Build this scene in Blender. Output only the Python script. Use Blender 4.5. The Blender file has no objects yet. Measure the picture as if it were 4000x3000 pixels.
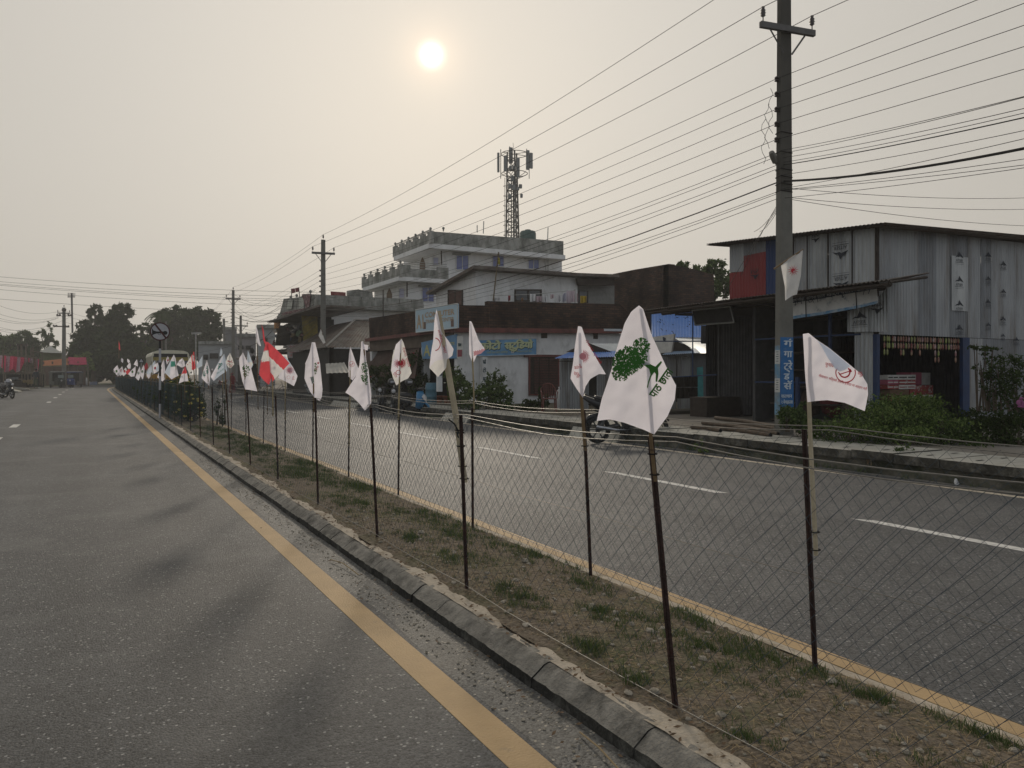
import bpy, math, random
import numpy as np
from mathutils import Vector, Matrix
R=math.radians; random.seed(7); rng=np.random.default_rng(7)
sc=bpy.context.scene; COL=sc.collection
# ---------------------------------------------------------------- camera
# world frame: x runs across the road (to the right), y runs along the road, z up
F=3000.; HY=1460.; EYE=1.58; YAW=math.atan(1650/3000.)
cam=bpy.data.objects.new('camera',bpy.data.cameras.new('camera')); COL.objects.link(cam); sc.camera=cam
cam.location=(0,0,EYE); cam.rotation_euler=(R(90),0,-YAW)
cam.data.sensor_width=36; cam.data.lens=27; cam.data.shift_y=-40/4000.; cam.data.clip_end=3000; cam.data.clip_start=.05
sc.render.resolution_x=1024; sc.render.resolution_y=768
sc.view_settings.view_transform='Standard'; sc.view_settings.look='None'; sc.view_settings.exposure=0; sc.view_settings.gamma=1
SY,CY=math.sin(YAW),math.cos(YAW)
def ray(px,py):
    dx=(px-2000)/F; dz=(HY-py)/F
    return Vector((dx*CY+SY, -dx*SY+CY, dz))      # per unit of depth
EY=Vector((0,0,EYE))
def PD(px,py,D): return EY+ray(px,py)*D           # point at a depth
def PX(px,py,x): r=ray(px,py); return EY+r*(x/r.x)  # point on plane x=const
def PY(px,py,y): r=ray(px,py); return EY+r*(y/r.y)  # point on plane y=const
def PG(px,py,z=0): return EY+ray(px,py)*((EYE-z)*F/(py-HY))
# ---------------------------------------------------------------- world, sun
SUN=ray(1685,215).normalized()
el=math.asin(SUN.z); az=math.atan2(SUN.x,SUN.y)
w=bpy.data.worlds.new('World'); sc.world=w; w.use_nodes=True
nt=w.node_tree; nd=nt.nodes; lk=nt.links; bg=nd['Background']
sky=nd.new('ShaderNodeTexSky'); sky.sky_type='NISHITA'; sky.sun_disc=False; sky.sun_elevation=el; sky.sun_rotation=az
sky.air_density=1.5; sky.dust_density=6; sky.ozone_density=1
tc=nd.new('ShaderNodeTexCoord')
dot=nd.new('ShaderNodeVectorMath'); dot.operation='DOT_PRODUCT'; dot.inputs[1].default_value=SUN
lk.new(tc.outputs['Generated'],dot.inputs[0])
def wm(op,a,b=None):
    n=nd.new('ShaderNodeMath'); n.operation=op
    for i,v in enumerate((a,b)):
        if v is None: continue
        if isinstance(v,(int,float)): n.inputs[i].default_value=v
        else: lk.new(v,n.inputs[i])
    return n.outputs[0]
ang=wm('ARCCOSINE',wm('MINIMUM',dot.outputs['Value'],.9999999))
deg=wm('MULTIPLY',ang,57.2958)
def falloff(width,p=2.):
    return wm('EXPONENT',wm('MULTIPLY',wm('POWER',wm('DIVIDE',deg,width),p),-1.))
def vmul(col,fac):
    n=nd.new('ShaderNodeVectorMath'); n.operation='SCALE'
    if isinstance(col,tuple): n.inputs[0].default_value=col
    else: lk.new(col,n.inputs[0])
    if isinstance(fac,(int,float)): n.inputs['Scale'].default_value=fac
    else: lk.new(fac,n.inputs['Scale'])
    return n.outputs[0]
def vadd(a,b):
    n=nd.new('ShaderNodeVectorMath'); n.operation='ADD'
    for i,v in enumerate((a,b)):
        if isinstance(v,tuple): n.inputs[i].default_value=v
        else: lk.new(v,n.inputs[i])
    return n.outputs[0]
STR=.1
sep=nd.new('ShaderNodeSeparateXYZ'); lk.new(tc.outputs['Generated'],sep.inputs[0])
low=wm('EXPONENT',wm('MULTIPLY',wm('MAXIMUM',sep.outputs['Z'],0.),-5.))
tot=vmul(sky.outputs['Color'],.02)
tot=vadd(tot,(4.85,4.6,4.17))                    # even haze-white veil
tot=vadd(tot,vmul((2.15,2.04,1.88),falloff(32.)))    # wide bright haze round the sun
tot=vadd(tot,vmul((.5,.36,.16),low))              # slightly warmer air low down
tot=vadd(tot,vmul((3.0,2.0,1.1),falloff(1.9,1.5)))  # aureole
tot=vadd(tot,vmul((14.,13.,11.),falloff(.68,2.4)))  # the sun seen through the haze
mrn=nd.new('ShaderNodeMapRange'); mrn.interpolation_type='SMOOTHSTEP'; mrn.inputs[1].default_value=40; mrn.inputs[2].default_value=115; lk.new(deg,mrn.inputs[0])
tot=vadd(tot,vmul((-.6,-.05,.8),mrn.outputs[0]))     # cooler sky away from the sun
lk.new(tot,bg.inputs['Color']); bg.inputs['Strength'].default_value=STR
sun=bpy.data.objects.new('sun',bpy.data.lights.new('sun','SUN')); COL.objects.link(sun)
sun.data.energy=1.3; sun.data.angle=R(5.5); sun.data.color=(1,.88,.72)
sun.rotation_euler=(R(90)-el,0,-az+math.pi)
sun.rotation_euler=(-SUN).to_track_quat('-Z','Y').to_euler()
# ---------------------------------------------------------------- helpers
OFF={}
class MB:
    def __init__(s): s.v=[];s.f=[];s.m=[]
    def _a(s,vs,fs,m):
        n=len(s.v); s.v+= [tuple(p) for p in vs]; s.f+=[tuple(i+n for i in f) for f in fs]; s.m+=[m]*len(fs); return s
    def poly(s,*p,m=0): return s._a(p,[tuple(range(len(p)))],m)
    def box(s,x0,x1,y0,y1,z0,z1,m=0):
        if x0>x1:x0,x1=x1,x0
        if y0>y1:y0,y1=y1,y0
        if z0>z1:z0,z1=z1,z0
        v=[(x0,y0,z0),(x1,y0,z0),(x1,y1,z0),(x0,y1,z0),(x0,y0,z1),(x1,y0,z1),(x1,y1,z1),(x0,y1,z1)]
        return s._a(v,[(0,3,2,1),(4,5,6,7),(0,1,5,4),(1,2,6,5),(2,3,7,6),(3,0,4,7)],m)
    def prism(s,pts,vec,m=0):
        n=len(pts); vec=Vector(vec); p=[Vector(q) for q in pts]; v=p+[q+vec for q in p]
        fs=[tuple(range(n)),tuple(range(2*n-1,n-1,-1))]+[(i,i+n,(i+1)%n+n,(i+1)%n) for i in range(n)]
        return s._a(v,fs,m)
    def tube(s,pts,r,n=6,m=0,cap=True):
        pts=[Vector(p) for p in pts]; rs=r if isinstance(r,(list,tuple)) else [r]*len(pts)
        vs=[]; 
        for i,p in enumerate(pts):
            d=(pts[min(i+1,len(pts)-1)]-pts[max(i-1,0)])
            if d.length<1e-9: d=Vector((0,0,1))
            d.normalize(); a=Vector((0,0,1)) if abs(d.z)<.9 else Vector((1,0,0))
            e=d.cross(a).normalized(); g=d.cross(e)
            for k in range(n):
                t=2*math.pi*k/n; vs.append(p+(e*math.cos(t)+g*math.sin(t))*rs[i])
        fs=[(i*n+k,i*n+(k+1)%n,(i+1)*n+(k+1)%n,(i+1)*n+k) for i in range(len(pts)-1) for k in range(n)]
        if cap and n>2: fs+=[tuple(range(n-1,-1,-1)),tuple((len(pts)-1)*n+k for k in range(n))]
        return s._a(vs,fs,m)
    def lathe(s,prof,c=(0,0,0),n=12,m=0,axis='z'):
        vs=[];c=Vector(c)
        for r,h in prof:
            for k in range(n):
                t=2*math.pi*k/n; a,b=r*math.cos(t),r*math.sin(t)
                vs.append(c+Vector((a,b,h) if axis=='z' else ((h,a,b) if axis=='x' else (a,h,b))))
        L=len(prof); fs=[(i*n+k,i*n+(k+1)%n,(i+1)*n+(k+1)%n,(i+1)*n+k) for i in range(L-1) for k in range(n)]
        fs+=[tuple(range(n)),tuple((L-1)*n+k for k in range(n))]
        return s._a(vs,fs,m)
    def ball(s,c,r,n=10,m=0,sq=(1,1,1)):
        c=Vector(c); vs=[];L=n//2+1
        for i in range(L):
            ph=math.pi*(i/(L-1)-.5)
            for k in range(n):
                t=2*math.pi*k/n; vs.append(c+Vector((math.cos(ph)*math.cos(t)*r*sq[0],math.cos(ph)*math.sin(t)*r*sq[1],math.sin(ph)*r*sq[2])))
        fs=[(i*n+k,i*n+(k+1)%n,(i+1)*n+(k+1)%n,(i+1)*n+k) for i in range(L-1) for k in range(n)]
        return s._a(vs,fs,m)
    def torus(s,c,R0,r,ax='x',n=24,k=8,m=0,a0=0,a1=2*math.pi):
        c=Vector(c); pts=[]
        for i in range(n+1):
            t=a0+(a1-a0)*i/n
            if ax=='x': pts.append(c+Vector((0,math.cos(t)*R0,math.sin(t)*R0)))
            elif ax=='y': pts.append(c+Vector((math.cos(t)*R0,0,math.sin(t)*R0)))
            else: pts.append(c+Vector((math.cos(t)*R0,math.sin(t)*R0,0)))
        return s.tube(pts,r,k,m,cap=False)
    def corr(s,a,b,c,d,pitch=.076,amp=.011,m=0,th=.0):
        # corrugated sheet, ridges run a->d ; a,b = one edge, d,c = the other
        a,b,c,d=map(Vector,(a,b,c,d)); L=(b-a).length; n=max(4,int(L/pitch*4)); nor=(b-a).cross(d-a).normalized()
        vs=[]
        for i in range(n+1):
            t=i/n; o=nor*amp*math.sin(t*L/pitch*2*math.pi)
            vs+=[a.lerp(b,t)+o,d.lerp(c,t)+o]
        return s._a(vs,[(2*i,2*i+2,2*i+3,2*i+1) for i in range(n)],m)
    def xf(s,M_):
        s.v=[tuple(M_@Vector(p)) for p in s.v]; return s
    def build(s,name,mats,parent=None,smooth=False):
        if not isinstance(mats,(list,tuple)): mats=[mats]
        o_=OFF.get(parent,Vector((0,0,0))) if parent else Vector((0,0,0))
        me=bpy.data.meshes.new(name); V=np.array(s.v,dtype=float).reshape(-1,3)-np.array(o_)
        me.from_pydata(V.tolist(),[],s.f)
        for m in mats: me.materials.append(m)
        if len(mats)>1: me.polygons.foreach_set('material_index',[min(i,len(mats)-1) for i in s.m])
        if smooth: me.polygons.foreach_set('use_smooth',[True]*len(me.polygons))
        me.update(); o=bpy.data.objects.new(name,me); COL.objects.link(o)
        if parent: o.parent=parent; OFF[o]=o_
        return o
def tag(o,label=None,cat=None,group=None,kind=None):
    if label:o['label']=label
    if cat:o['category']=cat
    if group:o['group']=group
    if kind:o['kind']=kind
    return o
def thing(name,label,cat,loc=(0,0,0),group=None,local=False):
    o=bpy.data.objects.new(name,None); COL.objects.link(o); o.empty_display_size=.2
    o.location=loc; OFF[o]=Vector((0,0,0)) if local else Vector(loc)
    return tag(o,label,cat,group)
def copy_tree(o,parent=None):
    c=o.copy(); COL.objects.link(c); c.parent=parent
    for ch in [x for x in bpy.data.objects if x.parent==o]: copy_tree(ch,c)
    return c
def mesh_np(name,V,Fq,mats,parent=None,mi=None):
    """fast mesh from arrays; Fq is (n,k)"""
    me=bpy.data.meshes.new(name); o_=np.array(OFF.get(parent,Vector((0,0,0)))) if parent else 0
    V=V-o_; n,k=Fq.shape
    me.vertices.add(len(V)); me.vertices.foreach_set('co',V.astype(np.float32).ravel())
    me.loops.add(n*k); me.loops.foreach_set('vertex_index',Fq.astype(np.int32).ravel())
    me.polygons.add(n); me.polygons.foreach_set('loop_start',np.arange(0,n*k,k,dtype=np.int32)); me.polygons.foreach_set('loop_total',np.full(n,k,dtype=np.int32))
    for m in (mats if isinstance(mats,(list,tuple)) else [mats]): me.materials.append(m)
    if mi is not None: me.polygons.foreach_set('material_index',mi.astype(np.int32))
    me.update(calc_edges=True); me.validate()
    o=bpy.data.objects.new(name,me); COL.objects.link(o)
    if parent: o.parent=parent; OFF[o]=OFF.get(parent)
    return o
# ---------------------------------------------------------------- materials
MATS={}
def nodes(name):
    m=bpy.data.materials.new(name); m.use_nodes=True; t=m.node_tree
    return m,t,t.nodes,t.links,t.nodes['Principled BSDF']
def M(name,col,rough=.8,var=.22,sc_=5.,bump=0.,bsc=30.,metal=0.,spec=.3,col2=None,thr=(.4,.65),streak=0.,sc2=1.3,em=None):
    if name in MATS: return MATS[name]
    m,t,n,l,b=nodes(name); MATS[name]=m
    b.inputs['Roughness'].default_value=rough; b.inputs['Metallic'].default_value=metal; b.inputs['Specular IOR Level'].default_value=spec
    c=n.new('ShaderNodeTexCoord'); nz=n.new('ShaderNodeTexNoise'); nz.inputs['Scale'].default_value=sc_; nz.inputs['Detail'].default_value=6; nz.inputs['Roughness'].default_value=.62
    if streak:
        mp=n.new('ShaderNodeMapping'); mp.inputs['Scale'].default_value=(1,1,streak); l.new(c.outputs['Object'],mp.inputs[0]); src=mp.outputs[0]
    else: src=c.outputs['Object']
    l.new(src,nz.inputs['Vector'])
    r=n.new('ShaderNodeMapRange'); r.inputs[1].default_value=.3; r.inputs[2].default_value=.7; r.inputs[3].default_value=1-var; r.inputs[4].default_value=1+var
    l.new(nz.outputs[0],r.inputs[0])
    sc3=n.new('ShaderNodeVectorMath'); sc3.operation='SCALE'; l.new(r.outputs[0],sc3.inputs['Scale'])
    if col2:
        n2=n.new('ShaderNodeTexNoise'); n2.inputs['Scale'].default_value=sc2; n2.inputs['Detail'].default_value=8; n2.inputs['Roughness'].default_value=.7; l.new(src,n2.inputs['Vector'])
        r2=n.new('ShaderNodeMapRange'); r2.inputs[1].default_value=thr[0]; r2.inputs[2].default_value=thr[1]; l.new(n2.outputs[0],r2.inputs[0])
        mx=n.new('ShaderNodeMix'); mx.data_type='RGBA'; mx.inputs['A'].default_value=(*col,1); mx.inputs['B'].default_value=(*col2,1); l.new(r2.outputs[0],mx.inputs['Factor']); l.new(mx.outputs['Result'],sc3.inputs[0])
    else: sc3.inputs[0].default_value=col
    l.new(sc3.outputs[0],b.inputs['Base Color'])
    if bump:
        n3=n.new('ShaderNodeTexNoise'); n3.inputs['Scale'].default_value=bsc; n3.inputs['Detail'].default_value=5; l.new(c.outputs['Object'],n3.inputs['Vector'])
        bp=n.new('ShaderNodeBump'); bp.inputs['Strength'].default_value=bump; bp.inputs['Distance'].default_value=.02; l.new(n3.outputs[0],bp.inputs['Height']); l.new(bp.outputs[0],b.inputs['Normal'])
    if em: b.inputs['Emission Color'].default_value=(*em,1); b.inputs['Emission Strength'].default_value=1
    return m
def MC(name,col,tr=.5,var=.06):
    """thin cloth, light passes through"""
    if name in MATS: return MATS[name]
    m,t,n,l,b=nodes(name); MATS[name]=m; n.remove(b)
    d=n.new('ShaderNodeBsdfDiffuse'); tl=n.new('ShaderNodeBsdfTranslucent'); mx=n.new('ShaderNodeMixShader'); mx.inputs[0].default_value=tr
    c=n.new('ShaderNodeTexCoord'); nz=n.new('ShaderNodeTexNoise'); nz.inputs['Scale'].default_value=9; nz.inputs['Detail'].default_value=5; l.new(c.outputs['Object'],nz.inputs['Vector'])
    r=n.new('ShaderNodeMapRange'); r.inputs[1].default_value=.3; r.inputs[2].default_value=.7; r.inputs[3].default_value=1-var; r.inputs[4].default_value=1+var; l.new(nz.outputs[0],r.inputs[0])
    s=n.new('ShaderNodeVectorMath'); s.operation='SCALE'; s.inputs[0].default_value=col; l.new(r.outputs[0],s.inputs['Scale'])
    wv=n.new('ShaderNodeTexNoise'); wv.inputs['Scale'].default_value=420; l.new(c.outputs['Object'],wv.inputs['Vector'])
    bp=n.new('ShaderNodeBump'); bp.inputs['Strength'].default_value=.15; bp.inputs['Distance'].default_value=.002; l.new(wv.outputs[0],bp.inputs['Height'])
    for q in (d,tl): l.new(s.outputs[0],q.inputs['Color']); l.new(bp.outputs[0],q.inputs['Normal'])
    l.new(d.outputs[0],mx.inputs[1]); l.new(tl.outputs[0],mx.inputs[2]); l.new(mx.outputs[0],n['Material Output'].inputs['Surface'])
    return m
def MLEAF(name,c1,c2,tr=.3):
    if name in MATS: return MATS[name]
    m,t,n,l,b=nodes(name); MATS[name]=m; n.remove(b)
    d=n.new('ShaderNodeBsdfDiffuse'); tl=n.new('ShaderNodeBsdfTranslucent'); mx=n.new('ShaderNodeMixShader'); mx.inputs[0].default_value=tr
    g=n.new('ShaderNodeNewGeometry'); cr=n.new('ShaderNodeMix'); cr.data_type='RGBA'; cr.inputs['A'].default_value=(*c1,1); cr.inputs['B'].default_value=(*c2,1)
    l.new(g.outputs['Random Per Island'],cr.inputs['Factor'])
    for q in (d,tl): l.new(cr.outputs['Result'],q.inputs['Color'])
    l.new(d.outputs[0],mx.inputs[1]); l.new(tl.outputs[0],mx.inputs[2]); l.new(mx.outputs[0],n['Material Output'].inputs['Surface'])
    return m
def MBRICK(name,c1,c2,mortar,sc_=1.,bw=.24,bh=.085):
    m,t,n,l,b=nodes(name); MATS[name]=m; b.inputs['Roughness'].default_value=.95; b.inputs['Specular IOR Level'].default_value=.1
    c=n.new('ShaderNodeTexCoord'); sx=n.new('ShaderNodeSeparateXYZ'); l.new(c.outputs['Object'],sx.inputs[0])
    ad=n.new('ShaderNodeMath'); ad.operation='ADD'; l.new(sx.outputs[0],ad.inputs[0]); l.new(sx.outputs[1],ad.inputs[1])
    cb=n.new('ShaderNodeCombineXYZ'); l.new(ad.outputs[0],cb.inputs[0]); l.new(sx.outputs[2],cb.inputs[1])
    nz=n.new('ShaderNodeTexNoise'); nz.inputs['Scale'].default_value=6; l.new(c.outputs['Object'],nz.inputs['Vector'])
    vm=n.new('ShaderNodeVectorMath'); vm.operation='MULTIPLY_ADD'; vm.inputs[1].default_value=(.02,.02,0); l.new(nz.outputs['Color'],vm.inputs[0]); l.new(cb.outputs[0],vm.inputs[2])
    bt=n.new('ShaderNodeTexBrick'); bt.inputs['Scale'].default_value=sc_; bt.inputs['Brick Width'].default_value=bw; bt.inputs['Row Height'].default_value=bh; bt.inputs['Mortar Size'].default_value=.011; bt.inputs['Mortar Smooth'].default_value=.3
    bt.inputs['Color1'].default_value=(*c1,1); bt.inputs['Color2'].default_value=(*c2,1); bt.inputs['Mortar'].default_value=(*mortar,1); l.new(vm.outputs[0],bt.inputs['Vector'])
    n2=n.new('ShaderNodeTexNoise'); n2.inputs['Scale'].default_value=.9; n2.inputs['Detail'].default_value=8; l.new(c.outputs['Object'],n2.inputs['Vector'])
    r=n.new('ShaderNodeMapRange'); r.inputs[1].default_value=.35; r.inputs[2].default_value=.65; r.inputs[3].default_value=.45; r.inputs[4].default_value=1.3; l.new(n2.outputs[0],r.inputs[0])
    s=n.new('ShaderNodeVectorMath'); s.operation='SCALE'; l.new(bt.outputs['Color'],s.inputs[0]); l.new(r.outputs[0],s.inputs['Scale']); l.new(s.outputs[0],b.inputs['Base Color'])
    bp=n.new('ShaderNodeBump'); bp.inputs['Strength'].default_value=.8; bp.inputs['Distance'].default_value=.02; bp.invert=True; l.new(bt.outputs['Fac'],bp.inputs['Height']); l.new(bp.outputs[0],b.inputs['Normal'])
    return m
def MROAD(name,base,stain_and_shadow=True,light=(.155,.152,.145)):
    m,t,n,l,b=nodes(name); MATS[name]=m; b.inputs['Roughness'].default_value=.62; b.inputs['Specular IOR Level'].default_value=.35
    c=n.new('ShaderNodeTexCoord'); P=c.outputs['Object']
    def noise(s,det=4,rough=.6,v=P):
        q=n.new('ShaderNodeTexNoise'); q.inputs['Scale'].default_value=s; q.inputs['Detail'].default_value=det; q.inputs['Roughness'].default_value=rough; l.new(v,q.inputs['Vector']); return q.outputs[0]
    def mr(x,a,b_,c_,d_):
        q=n.new('ShaderNodeMapRange'); l.new(x,q.inputs[0])
        for i,v in enumerate((a,b_,c_,d_)): q.inputs[i+1].default_value=v
        return q.outputs[0]
    def mul(a,b_):
        q=n.new('ShaderNodeMath'); q.operation='MULTIPLY'; l.new(a,q.inputs[0])
        if isinstance(b_,float): q.inputs[1].default_value=b_
        else: l.new(b_,q.inputs[1])
        return q.outputs[0]
    v1=n.new('ShaderNodeTexVoronoi'); v1.inputs['Scale'].default_value=85; l.new(P,v1.inputs['Vector'])
    v2=n.new('ShaderNodeTexVoronoi'); v2.inputs['Scale'].default_value=52; l.new(P,v2.inputs['Vector'])
    sp=n.new('ShaderNodeSeparateColor'); l.new(v1.outputs['Color'],sp.inputs[0])
    sp2=n.new('ShaderNodeSeparateColor'); l.new(v2.outputs['Color'],sp2.inputs[0])
    mp=n.new('ShaderNodeMapping'); mp.inputs['Scale'].default_value=(1.,.16,1); l.new(P,mp.inputs[0])
    f=mul(mr(sp.outputs[0],0,1,.42,1.5),mr(noise(.55,6,.6,mp.outputs[0]),.3,.7,.8,1.2))
    f=mul(f,mr(noise(3.5,7,.7),.3,.72,.84,1.14))
    mp3=n.new('ShaderNodeMapping'); mp3.inputs['Scale'].default_value=(1.,.03,1); l.new(P,mp3.inputs[0]); f=mul(f,mr(noise(1.1,3,.5,mp3.outputs[0]),.35,.65,.82,1.16))
    if stain_and_shadow:
        mp2=n.new('ShaderNodeMapping'); mp2.inputs['Rotation'].default_value=(0,0,R(-62)); mp2.inputs['Scale'].default_value=(2.4,.55,1); l.new(P,mp2.inputs[0])
        f=mul(f,mr(noise(.35,3,.5,mp2.outputs[0]),.62,.74,1.,.85))  # diagonal dark streaks: soft flag shadows put into the asphalt colour
        f=mul(f,mr(noise(9,3,.6),.64,.72,1.,.45)); f=mul(f,mr(noise(.35,4,.6),.35,.65,.78,1.15))  # oil spots and broad drift of tone
    s=n.new('ShaderNodeVectorMath'); s.operation='SCALE'; s.inputs[0].default_value=base; l.new(f,s.inputs['Scale'])
    mx=n.new('ShaderNodeMix'); mx.data_type='RGBA'; mx.inputs['B'].default_value=(*[min(1,x*2.2) for x in light],1); l.new(s.outputs[0],mx.inputs['A'])
    l.new(mul(mr(sp2.outputs[1],.88,.91,0,1),mr(v2.outputs['Distance'],.3,.42,.85,0)),mx.inputs['Factor'])
    mx2=n.new('ShaderNodeMix'); mx2.data_type='RGBA'; l.new(mx.outputs['Result'],mx2.inputs['A']); mx2.inputs['B'].default_value=(*light,1)
    l.new(mul(mr(noise(.8,7,.65),.52,.72,0,.5),1.),mx2.inputs['Factor'])
    l.new(mx2.outputs['Result'],b.inputs['Base Color'])
    ad=n.new('ShaderNodeMath'); ad.operation='ADD'; l.new(v1.outputs['Distance'],ad.inputs[0]); l.new(noise(320,3),ad.inputs[1])
    bp=n.new('ShaderNodeBump'); bp.inputs['Strength'].default_value=.75; bp.inputs['Distance'].default_value=.006; bp.invert=True; l.new(ad.outputs[0],bp.inputs['Height']); l.new(bp.outputs[0],b.inputs['Normal'])
    return m
def worn(name,col,under,amt=(.36,.5),sc_=14.):
    """road paint, rubbed through to the asphalt"""
    m=M(name,col,.7,.14,2.5,bump=.4,bsc=90,col2=under,thr=amt,sc2=sc_); return m
# ---------------------------------------------------------------- ground and roads
def bend(y): return .0025*max(0.,y-82)**2 if y<160 else .0025*78**2+.39*(y-160)
def strip(name,x0,x1,y0,y1,z,mat,dy=2.,curve=True,kind='structure',nx=1):
    m=MB(); ys=list(np.arange(y0,y1,dy))+[y1]
    for a,b in zip(ys[:-1],ys[1:]):
        ca,cb=(bend(a),bend(b)) if curve else (0,0)
        for i in range(nx):
            xa=x0+(x1-x0)*i/nx; xb=x0+(x1-x0)*(i+1)/nx
            m.poly((xa+ca,a,z),(xb+ca,a,z),(xb+cb,b,z),(xa+cb,b,z))
        if 0<z<.01: m.poly((x0+ca,a,0),(x0+ca,a,z),(x0+cb,b,z),(x0+cb,b,0)); m.poly((x1+ca,a,z),(x1+ca,a,0),(x1+cb,b,0),(x1+cb,b,z))
    return tag(m.build(name,mat),kind=kind)
asph1=MROAD('asphalt',(.066,.067,.067))
asph2=MROAD('asphalt_far_lane',(.080,.080,.080),False)
earth=M('earth',(.17,.14,.105),.95,.35,1.2,bump=.6,bsc=14,col2=(.10,.11,.055),thr=(.5,.7),sc2=.25)
g=MB(); g.poly((-900,-300,-.012),(900,-300,-.012),(900,1500,-.012),(-900,1500,-.012)); tag(g.build('ground',earth),kind='structure')
strip('road',-5.3,1.98,-6,260,0,asph1)
strip('opposite_road',3.42,10.72,-6,260,0,asph2)
pave=M('pavement_concrete',(.30,.29,.26),.9,.2,3,bump=.3,bsc=40,col2=(.19,.18,.15),thr=(.45,.7),sc2=1.1)
yard=M('yard_concrete',(.22,.2,.175),.92,.25,1.6,bump=.4,bsc=25,col2=(.13,.115,.09),thr=(.42,.65),sc2=.8)
yel=worn('yellow_paint',(.43,.295,.15),(.22,.18,.13),(.60,.8),9.); whi=worn('white_paint',(.62,.60,.56),(.2,.19,.18),(.52,.72),12.)
strip('yellow_line',1.472,1.638,-6,240,.0025,yel,1.)
strip('opposite_yellow_line',3.54,3.67,-6,240,.004,yel,1.)
strip('edge_line',10.37,10.49,-6,240,.004,M('edge_paint',(.58,.5,.38),.8,.15,3,col2=(.25,.22,.19),thr=(.48,.7),sc2=9),1.)
m=MB()
for k in range(0,30):
    a,b=(2.7,5.45) if k==0 else (2.9+4.72*k,5.35+4.72*k)
    m.poly((7.26+bend(a),a,.004),(7.40+bend(a),a-.1,.004),(7.40+bend(b),b-.1,.004),(7.26+bend(b),b+.1,.004))
tag(m.build('lane_dashes',whi),kind='structure')
m=MB()
for k in range(0,9):
    y0=21.2+k*5.6 if k<2 else 31+k*9
    a,b=y0,y0+1.6
    m.poly((-2.08+bend(a),a,.004),(-1.88+bend(a),a,.004),(-1.88+bend(b),b,.004),(-2.08+bend(b),b,.004))
tag(m.build('left_lane_dashes',whi),kind='structure')
# dirt strip between yellow line and kerb
dirt=M('gutter_dirt',(.185,.182,.17),.95,.5,60,bump=1.2,bsc=80,col2=(.30,.27,.22),thr=(.46,.66),sc2=2.2)
m=MB(); ys=np.arange(-4,130,.12); xs=np.linspace(1.66,2.0,6)
for i in range(len(ys)-1):
    if ys[i]>40 and i%4: continue
    j=i+1 if ys[i]<=40 else min(i+4,len(ys)-1)
    for a in range(5):
        def h(x,y): 
            e=(x-1.66)/.34
            return .0005+.006*e+.012*e*e*(.5+.5*math.sin(y*3.1)*math.sin(y*1.3+x*9))
        q=[(xs[a]+(.03*math.sin(ys[i]*2.3)*math.sin(ys[i]*.9) if a==0 else 0),ys[i]),(xs[a+1],ys[i]),(xs[a+1],ys[j]),(xs[a]+(.03*math.sin(ys[j]*2.3)*math.sin(ys[j]*.9) if a==0 else 0),ys[j])]
        m.poly(*[(x+bend(y),y,h(x,y)) for x,y in q])
tag(m.build('gutter',MROAD('gutter_grit_ground',(.125,.122,.112),False,(.22,.195,.155))),kind='structure')
# kerb of separate chamfered blocks with a pale mortar band behind
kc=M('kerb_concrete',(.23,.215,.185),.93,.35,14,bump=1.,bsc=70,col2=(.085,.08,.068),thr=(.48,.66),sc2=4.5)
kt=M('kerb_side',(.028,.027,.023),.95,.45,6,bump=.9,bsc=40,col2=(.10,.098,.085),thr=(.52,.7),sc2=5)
km=M('kerb_mortar',(.44,.38,.30),.95,.25,12,bump=.7,bsc=60,col2=(.19,.15,.10),thr=(.50,.66),sc2=6)
m=MB(); y=-2.
def kn(x,y,z): return .5*math.sin(x*61+y*47+z*53)+.3*math.sin(y*113+z*97)+.3*math.sin(y*29-x*80)
while y<125:
    L=(.41 if y<60 else .8)+random.uniform(-.012,.012); a,b=y+.002,y+L-.002; dz=random.uniform(-.005,.004); dx=random.uniform(-.004,.004); tl=random.uniform(-.008,.008)
    pr=[(1.933+dx,-.01),(1.935+dx,.03),(1.938+dx,.062+dz),(1.962+dx,.079+dz),(1.986+dx,.097+dz),(2.010+dx,.114+dz),(2.032+dx,.122+dz),(2.075+dx,.123+dz)]; n=len(pr); S=10 if y<14 else (3 if y<40 else 1); base=len(m.v); vs=[]
    for i in range(S+1):
        f_=i/S; yy=a+(b-a)*f_; ed=(.0022 if i in(0,S) else 0.); c1=bend(yy)
        for j,(x,z) in enumerate(pr): q=kn(x,yy,z)*.0024 if y<40 else 0; vs.append((x+c1+q+ed*(.6 if j<5 else .2)+tl*(f_-.5)*.5,yy,z+q-ed*(1 if 1<j else 0)))
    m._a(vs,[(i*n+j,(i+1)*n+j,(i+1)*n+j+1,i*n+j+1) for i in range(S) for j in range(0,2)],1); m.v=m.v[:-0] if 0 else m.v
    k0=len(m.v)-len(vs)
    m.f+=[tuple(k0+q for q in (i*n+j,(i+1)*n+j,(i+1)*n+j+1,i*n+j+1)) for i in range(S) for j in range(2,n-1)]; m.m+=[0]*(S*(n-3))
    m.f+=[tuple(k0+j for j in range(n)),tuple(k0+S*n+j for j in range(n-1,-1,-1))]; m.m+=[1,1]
    y+=L
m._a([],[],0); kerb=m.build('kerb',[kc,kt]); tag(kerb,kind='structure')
def rough_strip(name,xa,xb,y0,y1,zf,mat,dx,dy,kind='structure'):
    xs=np.arange(xa,xb+dx/2,dx); ys=np.arange(y0,y1+dy/2,dy); X,Y=np.meshgrid(xs,ys)
    Z=zf(X,Y); B=np.array([bend(v) for v in ys])[:,None]; V=np.stack([X+B,Y,Z],-1).reshape(-1,3); nx=len(xs)
    I=(np.arange(len(ys)-1)[:,None]*nx+np.arange(nx-1)[None,:]).ravel()
    return tag(mesh_np(name,V,np.stack([I,I+1,I+1+nx,I+nx],-1),mat),kind=kind)
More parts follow.
